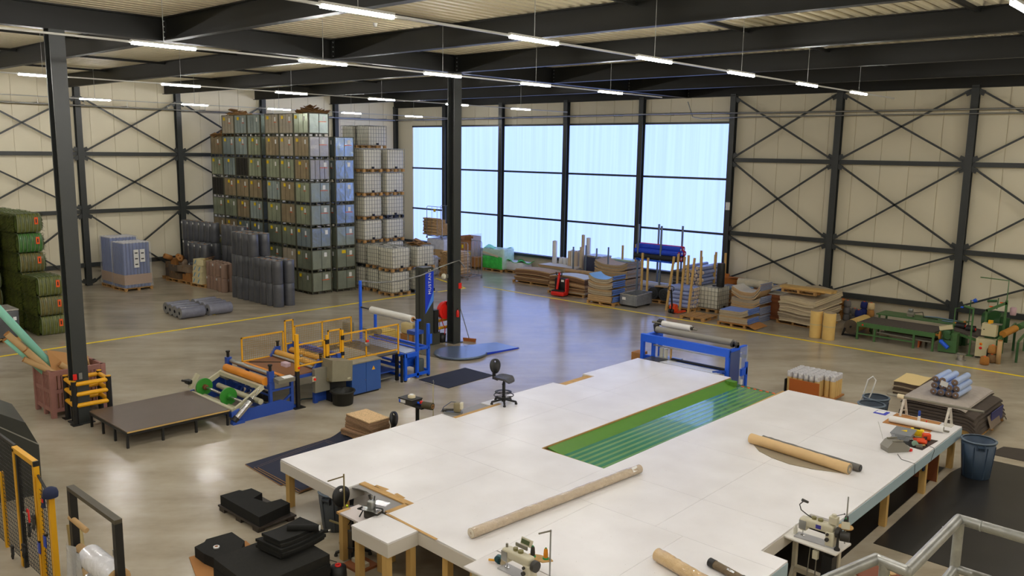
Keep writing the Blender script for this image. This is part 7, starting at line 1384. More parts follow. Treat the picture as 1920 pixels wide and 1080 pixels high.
def thread_cone(label, loc, m, base):
    t = thing('thread_cone', label, 'thread', loc); obj('thread', MB().lathe([(0.032, 0.02), (0.034, 0.06), (0.028, 0.13), (0.02, 0.15)], 12), m, t); obj('base_ring', MB().lathe([(0.045, 0), (0.045, 0.015), (0.03, 0.022)], 12), base, t); obj('tip', MB().lathe([(0.012, 0.15), (0.01, 0.165)], 8), base, t)
M_grn = mat('thread_green', (30, 150, 80), 0.5)
# right hand station
t = thing('sewing_table', 'ivory sewing machine table set into the right table notch', 'sewing table', (-4.68, 12.27, 0), -0.06)
obj('top', MB().rbox(-0.44, 0.44, -0.27, 0.27, 0.875, 0.915, 0.015), mat('ivory_top', (222, 218, 210), 0.35), t)
for x in (-0.33, 0.36): obj('leg', MB().box(x-0.03, x+0.03, -0.04, 0.04, 0.1, 0.875).box(x-0.035, x+0.035, -0.24, 0.24, 0, 0.06).bar((x, -0.2, 0.03), (x, 0, 0.4), 0.05, 0.03), mat('ivory_frame', (196, 188, 166), 0.5), t)
obj('stretcher', MB().box(-0.3, 0.34, -0.05, 0.05, 0.28, 0.36), MATS['ivory_frame'], t); obj('motor_box', MB().box(0.22, 0.38, -0.25, -0.08, 0.35, 0.82), M_black, t); obj('linkage', MB().cyl((-0.05, -0.15, 0.1), (-0.04, -0.1, 0.86), 0.008, 6).cyl((0.08, -0.15, 0.1), (0.08, -0.12, 0.86), 0.01, 6), M_steel, t); obj('switch', MB().box(0.08, 0.16, -0.28, -0.22, 0.72, 0.85), M_sew, t); obj('pedal', MB().box(-0.25, 0.1, -0.2, 0.05, 0.08, 0.1), mat('rust_pedal', (140, 80, 40), 0.7), t)
t = thing('sewing_machine', 'ivory industrial sewing machine with gooseneck lamp on the right station', 'sewing machine', (-4.63, 12.2, 0.916), 0.02); sewing_head(t)
obj('lamp_neck', MB().tube([(-0.12, 0.02, 0.34), (-0.2, 0.02, 0.37), (-0.3, 0.02, 0.42), (-0.33, 0.02, 0.5), (-0.28, 0.02, 0.56), (-0.25, 0.0, 0.58)], 0.009, 6), M_dark, t); obj('lamp_head', MB().cyl((-0.29, 0.01, 0.59), (-0.19, -0.01, 0.585), 0.025, 10, r2=0.02), M_dark, t)
obj('tension_unit', MB().box(0.16, 0.28, -0.05, 0.06, 0.36, 0.47).cyl((0.22, 0, 0.47), (0.22, 0, 0.51), 0.035, 10), M_sew, t); obj('lever', MB().cyl((0.24, 0, 0.49), (0.36, 0.03, 0.55), 0.006, 6).lathe([(0.01, 0), (0.014, 0.012), (0.004, 0.022)], 8, (0.36, 0.03, 0.54)), M_dark, t); obj('blue_badge', MB().box(-0.02, 0.06, -0.082, -0.075, 0.24, 0.3), mat('badge_blue', (60, 56, 150), 0.4), t); obj('display', MB().cbox((0.38, 0.06, 0.36), (0.12, 0.03, 0.11), 0.4, -0.4), M_sew, t); obj('motor', MB().cyl((0.33, 0, 0.2), (0.46, 0.03, 0.2), 0.075, 14), M_dark, t)
t = thing('thread_stand', 'thread stand pole with wooden disc at the right station', 'thread stand', (-4.3, 12.42, 0.916)); obj('pole', MB().cyl((0, 0, 0), (0, 0, 0.76), 0.011, 8), M_steel, t); obj('disc', MB().lathe([(0.11, 0.26), (0.11, 0.275)], 18), M_ply, t)
thread_cone('dark thread cone with green base on the right stand, near one', (-4.29, 12.36, 1.192), M_black, M_grn); thread_cone('dark thread cone with green base on the right stand, rear one', (-4.32, 12.48, 1.192), M_dark, M_grn)
t = thing('oil_bottle', 'milky squeeze bottle on the right sewing table', 'bottle', (-5.0, 12.22, 0.916)); obj('body', MB().lathe([(0.032, 0), (0.033, 0.09), (0.02, 0.11), (0.01, 0.14)], 12), mat('milky_bottle', (214, 212, 200), 0.4), t); obj('cap', MB().lathe([(0.012, 0.13), (0.006, 0.16)], 8), M_paper, t)
tag(obj('black_cone_stand', MB().lathe([(0.045, 0), (0.045, 0.02), (0.022, 0.05), (0.018, 0.18), (0.01, 0.26)], 12), M_black, None, (-4.3, 12.12, 0.916)), 'small black conical stand at the corner of the right sewing table', 'stand')
# near station, front edge
t = thing('sewing_table', 'white sewing table set into the front edge of the big table', 'sewing table', (-7.42, 8.1, 0), -0.02)
obj('top', MB().rbox(-0.54, 0.9, -0.3, 0.37, 0.905, TZ, 0.012), mat('white_worktop', (226, 222, 220), 0.35), t)
for x in (-0.4, 0.7): obj('leg', MB().box(x-0.03, x+0.03, -0.2, -0.12, 0, 0.905), MATS['ivory_frame'], t); obj('foot', MB().box(x-0.04, x+0.04, -0.3, 0.3, 0, 0.05), MATS['ivory_frame'], t)
obj('drawer', MB().box(-0.42, -0.1, -0.24, 0.1, 0.80, 0.9), MATS['ivory_frame'], t)
t = thing('sewing_machine', 'ivory sewing machine with olive knobs on the near station', 'sewing machine', (-7.22, 8.18, TZ+0.001), -0.04); sewing_head(t)
obj('front_knob', MB().cyl((-0.25, 0, 0.33), (-0.25, 0, 0.38), 0.018, 10), M_grey, t); obj('display', MB().cbox((0.0, 0.14, 0.44), (0.2, 0.03, 0.1), 0.0, -0.3), M_sew, t); obj('screen', MB().cbox((-0.01, 0.122, 0.445), (0.15, 0.006, 0.06), 0.0, -0.3), mat('olive_screen', (84, 96, 62), 0.3), t); obj('bobbin_rail', MB().cbox((-0.06, 0.1, 0.37), (0.22, 0.02, 0.05)), M_grey, t)
t = thing('thread_stand', 'tall thread stand with angled arm at the near station', 'thread stand', (-6.85, 8.4, TZ+0.001)); obj('pole', MB().cyl((0, 0, 0), (0, 0, 0.72), 0.012, 8), M_steel, t); obj('arm', MB().bar((0.01, 0, 0.71), (-0.15, -0.08, 0.64), 0.014, 0.02), M_grey, t); obj('board', MB().prism([(-0.36, -0.12), (-0.27, -0.15), (-0.05, -0.1), (0.03, 0.03), (-0.04, 0.06), (-0.2, 0.04), (-0.34, -0.03)], 0.25, 0.265), M_ply, t)
thread_cone('dark thread cone on the near wooden thread board', (-7.1, 8.32, TZ+0.267), M_dark, M_grn); thread_cone('orange thread cone on the near wooden thread board', (-6.93, 8.4, TZ+0.267), mat('thread_orange', (222, 140, 30), 0.8), M_grn)
t = thing('tape_gun', 'hand tape gun with yellow handle on the near sewing table', 'tape gun', (-7.66, 8.22, TZ+0.001), 0.35); obj('frame', MB().rbox(-0.01, 0.05, -0.03, 0.03, 0.0, 0.1, 0.01).cyl((0.0, -0.03, 0.07), (0.0, 0.03, 0.07), 0.055, 14), mat('teal_frame', (20, 76, 84), 0.4), t); obj('tape', MB().cyl((0.07, -0.03, 0.05), (0.07, 0.03, 0.05), 0.05, 16), mat('tan_tape', (206, 190, 158), 0.4), t); obj('handle', MB().cyl((-0.03, 0, 0.04), (-0.15, 0.0, 0.025), 0.018, 10), mat('amber_handle', (232, 170, 50), 0.4), t)
# notch station on the left front
t = thing('sewing_table', 'low pinkish sewing table with timber edge in the front notch', 'sewing table', (-10.55, 8.0, 0), 0.0); obj('top', MB().box(-0.35, 0.33, -0.22, 0.2, 0.82, 0.85), mat('pinkish_top', (216, 206, 202), 0.5), t); obj('timber_edge', MB().box(-0.37, -0.3, -0.24, 0.0, 0.82, 0.856), M_ply, t); obj('leg', MB().bar((0.0, -0.1, 0.82), (0.08, -0.1, 0.1), 0.06, 0.1).box(-0.1, 0.25, -0.15, -0.05, 0.04, 0.1), MATS['ivory_frame'], t); obj('leg', MB().box(-0.36, -0.26, -0.2, -0.1, 0, 0.82), M_wood, t); obj('pedal', MB().box(-0.15, 0.3, -0.3, 0.1, 0, 0.04), MATS['rust_pedal'], t)
t = thing('overlock_machine', 'compact dark green overlock machine in the front notch', 'sewing machine', (-10.3, 8.05, 0.851), 0.3); obj('body', MB().rbox(-0.14, 0.14, -0.1, 0.1, 0.0, 0.16, 0.03), M_dark, t); obj('head', MB().rbox(-0.1, 0.02, -0.06, 0.06, 0.16, 0.3, 0.03), M_steel, t); obj('plate', MB().box(-0.22, 0.16, -0.14, 0.0, 0.155, 0.168).box(-0.02, 0.24, -0.02, 0.14, 0.24, 0.252), M_chrome, t); obj('tension_post', MB().cyl((-0.05, 0, 0.3), (-0.07, 0, 0.39), 0.012, 8).cyl((0.0, 0.02, 0.3), (0.01, 0.02, 0.37), 0.012, 8).cyl((-0.09, 0.02, 0.3), (-0.11, 0.02, 0.37), 0.01, 8), M_dark, t); obj('looper', MB().tube([(-0.2, -0.12, 0.02), (-0.17, -0.05, 0.12), (-0.24, -0.1, 0.15), (-0.14, -0.12, 0.2)], 0.014, 6), M_black, t)
t = thing('thread_stand', 'brass coloured upright thread stand clamped at the front notch', 'thread stand', (-10.93, 7.93, 0)); obj('pole', MB().cyl((0, 0, 0.45), (0, 0, 1.46), 0.013, 8), mat('dull_brass', (140, 128, 86), 0.4, 0.4), t); obj('arm', MB().bar((0.0, 0, 1.42), (-0.42, -0.02, 1.22), 0.025, 0.02).bar((0.0, 0, 0.55), (-0.4, -0.02, 0.52), 0.025, 0.025), MATS['dull_brass'], t); obj('clamp', MB().rbox(-0.1, 0.02, -0.03, 0.04, 0.5, 0.58, 0.01), M_dark, t); obj('bracket', MB().bar((0, 0, 0.47), (0.1, 0.02, 0.47), 0.03).box(0.07, 0.13, -0.02, 0.06, 0.0, 0.48), M_steel, t)
tag(obj('yellow_pen', MB().cyl((0, 0, 0), (0.05, -0.05, 0.1), 0.018, 8), mat('neon_yellow', (210, 235, 30), 0.4), None, (-11.0, 8.05, 0.78)), 'neon yellow sleeve on the office chair at the notch', 'sleeve')
def bin_(name, label, loc, r0, r1, h_, m, handles=True):
    t = thing(name, label, 'bin', loc); n = 24
    obj('body', MB().lathe([(r0*0.96, 0), (r0, 0.01), (r1, h_-0.03), (r1-0.02, h_-0.03), (r0-0.02, 0.03)], n), m, t); obj('rim', MB().lathe([(r1-0.02, h_-0.03), (r1+0.02, h_-0.03), (r1+0.025, h_-0.012), (r1+0.005, h_), (r1-0.025, h_-0.005)], n, caps=False), mat('bin_rim', (92, 106, 120), 0.5), t)
    if handles:
        for a in (-1.2, 1.9): c, s = math.cos(a), math.sin(a); obj('handle', MB().cbox((c*(r1+0.03), s*(r1+0.03), h_-0.08), (0.06, 0.16, 0.03), a).cbox((c*(r1+0.02)-s*0.07, s*(r1+0.02)+c*0.07, h_-0.1), (0.05, 0.02, 0.12), a).cbox((c*(r1+0.02)+s*0.07, s*(r1+0.02)-c*0.07, h_-0.1), (0.05, 0.02, 0.12), a), m, t)
    g = MB()
    for k in range(8): a = 2*PI*k/8; g.bar((r0*math.cos(a), r0*math.sin(a), 0.03), (r1*math.cos(a)*0.995, r1*math.sin(a)*0.995, h_-0.1), 0.02)
    obj('rib', g, m, t); return t
bin_('round_bin', 'large blue round bin at the right corner of the table', (-4.14, 19.55, 0), 0.27, 0.335, 0.84, mat('bin_blue', (56, 74, 96), 0.5))
bin_('round_bin', 'dark blue round bin behind the table, nearer one', (-6.85, 20.85, 0), 0.25, 0.31, 0.76, mat('bin_dark_blue', (50, 62, 76), 0.5), False)
bin_('round_bin', 'dark blue round bin behind the table, further one', (-6.98, 21.55, 0), 0.25, 0.31, 0.76, MATS['bin_dark_blue'], False)
bin_('round_bin', 'dark grey round bin under the front notch', (-11.95, 8.5, 0), 0.25, 0.31, 0.72, mat('bin_grey', (62, 68, 74), 0.5))
tag(obj('hand_trolley', MB().tube([(-7.5, 21.55, 0.02), (-7.3, 21.55, 0.75), (-7.22, 21.56, 1.15), (-7.12, 21.6, 1.25), (-7.06, 21.66, 1.15), (-7.14, 21.66, 0.8), (-7.42, 21.66, 0.02)], 0.018, 8).bar((-7.33, 21.56, 0.55), (-7.28, 21.66, 0.55), 0.02), M_white), 'white tubular trolley handle behind the dark bins', 'trolley')
# ------------------------------------------------------------------ blue roll frame at the far table end
t = thing('roll_winder', 'bright blue roll frame with grey roller at the far table end', 'machine', (-13.28, 20.28, 0))
for x, y in ((0.05, 0), (2.78, 0), (0.05, 0.95), (2.78, 0.95)): obj('post', MB().box(x-0.05, x+0.05, y-0.05, y+0.05, 0, 1.42), M_blue, t)
obj('front_beam', MB().box(0, 2.83, -0.06, 0.06, 1.38, 1.6), M_blue, t); obj('top_beam', MB().box(0, 0.1, 0, 1.0, 1.42, 1.56).box(2.73, 2.83, 0, 1.0, 1.42, 1.56), M_blue, t); obj('rear_beam', MB().box(0, 2.83, 0.9, 1.0, 1.2, 1.3).box(0, 2.83, 0.2, 0.3, 0.82, 0.92).box(0, 2.83, 0.9, 1.0, 0.3, 0.4), M_blue, t)
obj('inner_post', MB().box(0.28, 0.36, 0.1, 0.2, 0.7, 1.4), M_blue, t); obj('guide_bar', MB().box(0.4, 2.75, 0.02, 0.05, 1.3, 1.33), M_steel, t); obj('black_bar', MB().box(0.9, 2.76, 0.18, 0.3, 0.93, 0.97), M_black, t)
obj('side_plate', MB().box(2.83, 2.85, 0.02, 0.55, 0.55, 1.5), mat('slate_blue_plate', (62, 82, 136), 0.35), t); obj('clear_shield', MB().box(2.85, 2.86, 0.55, 1.0, 0.4, 1.55), mat('clear_acrylic', (196, 206, 220), 0.1, alpha=0.3), t); obj('blue_bracket', MB().box(2.83, 2.9, 0.6, 0.95, 0.75, 0.95).box(2.83, 2.9, 0.87, 0.97, 0.3, 1.1), M_blue, t); obj('junction_box', MB().box(2.86, 2.9, 0.58, 0.7, 0.5, 0.64), M_white, t)
obj('roller', MB().cyl((0.15, 0.55, 1.66), (2.62, 0.55, 1.66), 0.095, 18), mat('grey_rubber_roller', (140, 136, 126), 0.5), t); obj('roller', MB().cyl((0.15, 0.72, 1.64), (2.62, 0.72, 1.64), 0.06, 14), MATS['grey_rubber_roller'], t)
for x in (2.62, 2.75): obj('bearing', MB().cyl((x, 0.48, 1.64), (x+0.06, 0.48, 1.64), 0.08, 12).box(x, x+0.06, 0.42, 0.56, 1.56, 1.64), M_dark, t)
obj('end_arm', MB().cbox((0.1, 0.62, 1.68), (0.12, 0.12, 0.26), 0, 0.3).cbox((0.18, 0.7, 1.86), (0.16, 0.14, 0.14), 0, 0.3), M_dark, t)
c = obj('carriage', MB().box(0.4, 1.1, 0.1, 0.5, 0.9, 0.94).box(0.45, 0.9, 0.0, 0.12, 0.78, 0.9), M_steel, t); obj('filter', MB().cyl((0.5, 0.3, 0.94), (0.5, 0.3, 1.2), 0.06, 10).cyl((0.65, 0.3, 0.94), (0.65, 0.3, 1.2), 0.06, 10), MATS['milky_bottle'], c); obj('yellow_rod', MB().box(0.82, 0.86, 0.25, 0.3, 0.94, 1.35), M_ply, c)
obj('delivery_sheet', MB().sheet(lambda u, v: (0.85+1.85*u, -0.33+0.45*v, 0.955-0.03*v), 4, 3, 0.01), mat('white_sheet', (226, 228, 230), 0.3), t); obj('dark_inlet', MB().box(0.3, 0.85, -0.33, 0.1, 0.86, 0.95), M_dark, t); obj('corner_bracket', MB().bar((2.5, -0.3, 0.97), (2.75, -0.05, 0.99), 0.04).box(2.6, 2.74, -0.25, -0.1, 0.95, 0.99), M_dblue, t)
t = thing('white_film_roll', 'white film roll lying on the grey roller of the blue frame', 'roll', (-13.0, 20.93, 1.84)); obj('film', MB().cyl((0, 0, 0), (0.95, 0.0, 0), 0.09, 18), mat('milk_film2', (226, 224, 218), 0.4), t); obj('shaft', MB().cyl((-0.35, 0, 0), (0, 0, 0), 0.035, 10).cyl((0.95, 0, 0), (1.15, 0, -0.02), 0.03, 8), M_grey, t); obj('dark_chuck', MB().cyl((0.95, 0, 0), (1.02, 0, 0), 0.05, 10), M_dark, t)
tag(obj('wooden_crate', MB().box(-0.15, 0.15, -0.2, 0.2, 0, 0.95).box(-0.16, 0.16, -0.21, 0.21, 0.3, 0.34), M_card, None, (-13.55, 20.6, 0)), 'narrow brown carton behind the left post of the blue frame', 'carton')
# ------------------------------------------------------------------ tubes cart, cream stack, grey carpet pile behind the table
M_kraft = mat('kraft_roll', (216, 182, 116), 0.6, noise=0.05, rand=0.1); M_wtop = mat('white_wrapped_top', (206, 204, 206), 0.35, noise=0.2, scale=20, bump=0.5)
t0 = thing('roll_cart', 'low cart with brown front board holding kraft rolls', 'cart', (-9.13, 22.92, 0)); obj('deck', MB().box(-0.66, 0.66, -0.52, 0.52, 0.08, 0.12), M_card, t0); obj('front_board', MB().cbox((-0.08, -0.545, 0.36), (0.86, 0.02, 0.40), 0.0, 0.08), mat('rust_board', (186, 100, 38), 0.6), t0); obj('end_bar', MB().box(-0.68, -0.65, -0.5, 0.5, 0.1, 0.5), M_black, t0)
for x in (-0.5, 0.5):
    for y in (-0.4, 0.4): obj('caster', MB().cyl((x-0.02, y, 0.045), (x+0.02, y, 0.045), 0.045, 10).box(x-0.03, x+0.03, y-0.03, y+0.03, 0.07, 0.085), M_black, t0)
kr = MB().cyl((0, 0, 0), (0, 0, 0.46), 0.075, 12).mesh('kraft_body', M_kraft); kw = MB().lathe([(0.076, 0.46), (0.078, 0.6), (0.07, 0.62), (0.03, 0.6)], 12, caps=False).mesh('white_end', M_wtop); krg = MB().cyl((0, 0, 0), (0, 0, 0.46), 0.075, 12).mesh('kraft_body', mat('grey_kraft', (160, 150, 130), 0.6)); klab = MB().box(-0.035, 0.035, -0.08, -0.074, 0.5, 0.58).mesh('label', M_paper)
for i in range(8):
    for j in range(6):
        if i > 5 and j < 2: continue
        t = thing('kraft_roll', 'small kraft roll on the cart, %s from the conveyor side, %s row back' % (NTH[i], NTH[j]), 'roll', (-9.13-0.56+0.158*i, 22.92-0.41+0.158*j, 0.121), 0.1*((i*3+j) % 5), 'kraft rolls on the cart')
        link('kraft_body', krg if (i in (3, 4) and j == 0) else kr, t); link('white_end', kw, t)
        if j == 0 or (i > 5 and j == 2): link('label', klab, t)
tag(obj('card_sheet', MB().box(-0.35, 0.35, -0.3, 0.3, 0, 0.01), M_card, None, (-8.25, 22.75, 0.001), (0, 0, 0.2)), 'loose brown card on the floor beside the kraft rolls', 'card')
stack('small stack of dark mats under a cream sheet behind the bins', (-7.25, 25.4, 0), 0.72, 1.25, 8, 0.05, [flat, wav(0.01)], [mat('dark_brown_mat', (84, 70, 56), 0.9, noise=0.15, rand=0.2), M_grj], 0.02, 0.03, top=mat('cream_sheet', (226, 200, 140), 0.7))
M_taupe = mat('taupe_carpet', (170, 160, 150), 0.9, noise=0.1, scale=10, rand=0.06); M_dtaupe = mat('dark_taupe_carpet', (76, 66, 58), 0.95, noise=0.15, scale=10, rand=0.1)
def sag(a): return lambda u, v: -a*(max(0, abs(2*u-1)-0.72)/0.28)**2-a*0.6*(max(0, abs(2*v-1)-0.8)/0.2)**2
pallet('dark pallet under the big carpet pile behind the table', (-5.6, 23.3, 0), 1.9, 2.2, 0, 8)
t = thing('carpet_pile', 'pile of large dark carpet sheets drooping over its pallet', 'carpet pile', (-5.6, 23.15, 0.146), -0.03)
for k in range(5): obj('carpet_sheet', mat_layer(1.95-0.06*k, 2.6-0.04*k, 0.07, sag(0.30-0.05*k), M_dtaupe, nu=14).name and MB().sheet(lambda u, v, k=k: ((1.95-0.06*k)*(u-0.5), (2.6-0.04*k)*(v-0.5), sag(0.26-0.045*k)(u, v)+0.33-0.0*k+0.05*k), 16, 10, 0.045), M_dtaupe, t)
obj('core_block', MB().box(-0.75, 0.75, -1.1, 1.1, 0, 0.3), M_dtaupe, t); obj('timber_end', MB().box(0.6, 0.75, -1.2, -0.9, 0.0, 0.1), M_wood, t); obj('hanging_flap', MB().sheet(lambda u, v: (0.95+0.1*v, -0.5+0.9*u, 0.36-0.3*v), 6, 4, 0.02), mat('inner_flap', (120, 106, 92), 0.9), t); obj('blue_edge', MB().box(0.98, 1.0, -0.3, 0.7, 0.1, 0.42), mat('dusk_blue', (52, 52, 104), 0.7), t)
t = thing('carpet_pile', 'pile of pale taupe carpet sheets on the dark carpet pile', 'carpet pile', (-5.74, 23.2, 0.72), -0.02)
for k in range(5): obj('carpet_sheet', MB().sheet(lambda u, v, k=k: (1.5*(u-0.5)+0.02*(k % 2), 2.5*(v-0.5)+0.03*(k % 3), sag(0.05)(u, v)+0.02*k), 12, 10, 0.018), M_taupe if k > 1 else M_dtaupe, t)
lr_me = MB().cyl((0, 0, 0), (0, 1.0, 0), 0.083, 14).mesh('wrapped_roll', mat('sky_film_roll', (172, 194, 236), 0.22, noise=0.06, bump=0.2, coat=0.4)); le_me = MB().ring((0, -0.012, 0), (0, 0, 0), 0.08, 0.02, 14).mesh('roll_end', mat('brown_pile_end', (118, 98, 86), 0.9, noise=0.25, scale=25))
pos = [(0, 0), (1, 0), (2, 0), (3, 0), (0.02, 1), (1.05, 1), (2.05, 1), (3.0, 1), (0.05, 2), (1.1, 2), (2.7, 2)]
for k, (i, r_) in enumerate(pos):
    t = thing('blue_roll', 'pale blue film roll on the taupe carpet pile, %s course, %s from the bins' % (('bottom', 'middle', 'top')[r_], ('first', 'second', 'third', 'last')[int(i+0.3)]), 'roll', (-5.92+0.172*i, 22.55+0.02*(k % 3), 0.83+0.083+r_*0.158), 0.0, 'pale blue rolls on the carpet pile', rot=(0, 0, -0.04)); link('wrapped_roll', lr_me, t); link('roll_end', le_me, t)
tag(obj('paper_note', MB().box(-0.09, 0.09, -0.004, 0.0, -0.07, 0.07), M_paper, None, (-5.68, 22.52, 1.16), (0.2, 0.2, 0)), 'white paper note on the ends of the pale blue rolls', 'note')
# floor coverings on the right
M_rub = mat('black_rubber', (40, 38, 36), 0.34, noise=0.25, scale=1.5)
tag(obj('floor_mat', MB().prism([(-4.60, 14.72), (-1.2, 14.66), (-1.2, 21.0), (-4.36, 20.85), (-4.585, 19.4)], 0, 0.008), M_rub), 'large black rubber sheet on the floor right of the table', 'mat')
tag(obj('floor_mat', MB().prism([(-4.3, 21.3), (-1.5, 21.4), (-1.2, 23.2), (-4.15, 22.1)], 0, 0.008), mat('brown_rubber', (58, 50, 44), 0.5, noise=0.2)), 'second dark sheet on the floor beyond the blue bin', 'mat')
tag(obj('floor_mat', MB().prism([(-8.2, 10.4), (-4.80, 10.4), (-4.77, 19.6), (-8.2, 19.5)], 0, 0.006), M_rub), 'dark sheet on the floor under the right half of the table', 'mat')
tag(obj('floor_stick', MB().bar((-3.9, 16.3, 0.017), (-3.65, 16.15, 0.017), 0.02, 0.01), M_paper), 'short white strip lying on the black rubber sheet', 'strip')
t = thing('round_table', 'round brown table with paper scraps at the lower picture edge', 'table', (-3.72, 12.35, 0)); obj('top', MB().lathe([(0.38, 0.66), (0.4, 0.67), (0.4, 0.7), (0.38, 0.71)], 28), mat('rust_table', (122, 64, 36), 0.5, noise=0.12), t)
for k in range(4): a = 0.4+PI/2*k; obj('leg', MB().bar((0.22*math.cos(a), 0.22*math.sin(a), 0.66), (0.3*math.cos(a), 0.3*math.sin(a), 0), 0.05), mat('rust_leg', (150, 76, 34), 0.6), t)
for k, (dx, dy, m, lb) in enumerate(((-0.3, 0.12, M_paper, 'white paper scrap at the rim of the round brown table, first'), (-0.33, 0.0, M_paper, 'white paper scrap at the rim of the round brown table, second'), (-0.22, 0.24, M_paper, 'white paper scrap at the back of the round brown table'), (-0.2, -0.1, M_paper, 'white paper scrap nearer the middle of the round brown table'), (0.1, -0.05, mat('lime_scrap', (196, 206, 30), 0.5), 'lime yellow scrap on the round brown table'), (0.12, 0.05, M_tube, 'tan card scrap on the round brown table'))):
    tag(obj('paper_scrap', MB().cbox((0, 0, 0), (0.1, 0.06, 0.006) if k < 4 else (0.18, 0.09, 0.006), 0.5*k), m, None, (-3.72+dx, 12.35+dy, 0.714)), lb, 'scrap')
# ------------------------------------------------------------------ left of the table
def flat_mat(label, pts, z, th=0.02):
    t = thing('navy_floor_mat', label, 'mat', (0, 0, z), 0, 'navy mats beside the table'); obj('mat', MB().prism(pts, 0, th), M_navy, t); g = MB()
    for a, b in zip(pts, pts[1:]+pts[:1]): g.bar((*a, th/2), (*b, th/2), 0.012, th*0.9)
    obj('tan_edge', g, mat('tan_binding', (160, 124, 92), 0.8), t)
flat_mat('lowest navy mat of the fanned pile left of the table', [(-15.85, 8.92), (-14.3, 8.82), (-14.25, 11.2), (-15.95, 11.2)], 0.0)
flat_mat('middle navy mat of the fanned pile left of the table', [(-15.5, 8.93), (-13.7, 8.86), (-13.7, 11.1), (-15.9, 11.0)], 0.021)
flat_mat('topmost navy mat of the fanned pile left of the table', [(-15.4, 8.96), (-13.7, 8.9), (-13.75, 10.9), (-15.75, 10.9)], 0.042)
t = thing('navy_floor_mat', 'curled navy mat corner beside the chipboard stack', 'mat', (-15.55, 11.1, 0.0)); obj('mat', MB().sheet(lambda u, v: (-0.35+1.2*u, -0.1+0.5*v, 0.03+0.12*v*v), 6, 6, 0.015), M_navy, t); obj('tan_edge', MB().bar((-0.35, 0.4, 0.145), (0.85, 0.4, 0.145), 0.01), MATS['tan_binding'], t)
pallet('wooden pallet under the chipboard tile stack', (-15.2, 11.75, 0), 1.1, 0.75, -0.05, 6)
M_chip = mat('chip_foam', (220, 186, 140), 0.9, noise=0.35, scale=40, rand=0.05); M_chipd = mat('chip_foam_dark', (160, 128, 98), 0.9, noise=0.3, scale=40, rand=0.3)
cs_me = [MB().box(-0.46, 0.46, -0.29, 0.29, 0, 0.023).mesh('foam_sheet', m) for m in (M_chip, M_chipd, M_chipd)]
t = thing('foam_stack', 'stack of speckled tan foam boards on a pallet left of the table', 'board stack', (-15.22, 11.75, 0.146), -0.04)
for k in range(17):
    dx, dy, a = (0, 0, 0) if k > 12 else (0.02, -0.02, 0.03) if k > 9 else (-0.02, 0.0, 0.08) if k > 4 else (-0.06, -0.08, 0.16)
    link('foam_sheet', cs_me[0] if k == 16 else cs_me[1+k % 2], t, (dx+random.uniform(-.012, .012), dy+random.uniform(-.012, .012), k*0.0275), (0, 0, a))
t = thing('dispenser_stand', 'black tray stand with tape roll and boxes behind the table', 'stand', (-14.1, 12.32, 0)); obj('post', MB().box(-0.03, 0.03, -0.03, 0.03, 0, 0.97), M_black, t); obj('base', MB().box(-0.25, 0.25, -0.2, 0.2, 0, 0.02), M_black, t); obj('tray', MB().box(-0.3, 0.3, -0.14, 0.14, 0.97, 1.0), M_black, t)
t2 = thing('tape_roll', 'thick olive brown roll on the end of the black tray stand', 'roll', (-13.74, 12.32, 1.05), 0.25); obj('roll', MB().cyl((-0.13, 0, 0), (0.13, 0, 0), 0.085, 16), mat('olive_roll', (74, 66, 44), 0.6), t2); obj('core', MB().ring((0.13, 0, 0), (0.14, 0, 0), 0.05, 0.035, 12), M_card, t2)
t = thing('storage_box', 'flat black box with white and blue label on the tray stand', 'box', (-14.3, 12.3, 1.001), 0.05); obj('body', MB().box(-0.24, 0.2, -0.16, 0.16, 0, 0.1), M_dark, t); obj('lid', MB().box(-0.25, 0.21, -0.17, 0.17, 0.1, 0.125), M_black, t); obj('label', MB().box(-0.23, -0.02, -0.166, -0.16, 0.02, 0.09), M_paper, t); obj('blue_stripe', MB().box(-0.23, -0.18, -0.169, -0.166, 0.02, 0.09), M_blue, t)
t = thing('beige_puck', 'round beige plastic cap on the black box', 'cap', (-14.3, 12.32, 1.127)); obj('body', MB().lathe([(0.09, 0), (0.09, 0.05), (0.075, 0.06)], 16), MATS['bone_collar'], t); obj('top_disc', MB().lathe([(0.05, 0.06), (0.05, 0.075)], 14), M_paper, t)
t = thing('red_handle_tool', 'small tool with red knob beside the black box', 'tool', (-13.97, 12.33, 1.001)); obj('knob', MB().lathe([(0.03, 0.04), (0.05, 0.07), (0.03, 0.11)], 12), M_red, t); obj('body', MB().cyl((-0.12, 0, 0.04), (0.06, 0, 0.05), 0.03, 10), M_blue, t)
t = thing('thread_pole', 'thin pale pole with hook standing behind the table', 'stand', (-14.0, 12.72, 0)); obj('pole', MB().cyl((0, 0, 0), (0, 0, 1.42), 0.012, 8), mat('pale_pole', (190, 180, 140), 0.5), t); obj('hook', MB().bar((0.02, 0, 1.4), (-0.28, -0.02, 1.42), 0.014).tube([(0, 0, 1.4), (0.02, 0, 1.47), (0.0, 0, 1.52), (-0.03, 0, 1.48)], 0.006, 5), M_steel, t); obj('foot', MB().cyl((0, 0, 0), (0, 0, 0.02), 0.12, 14), M_black, t)
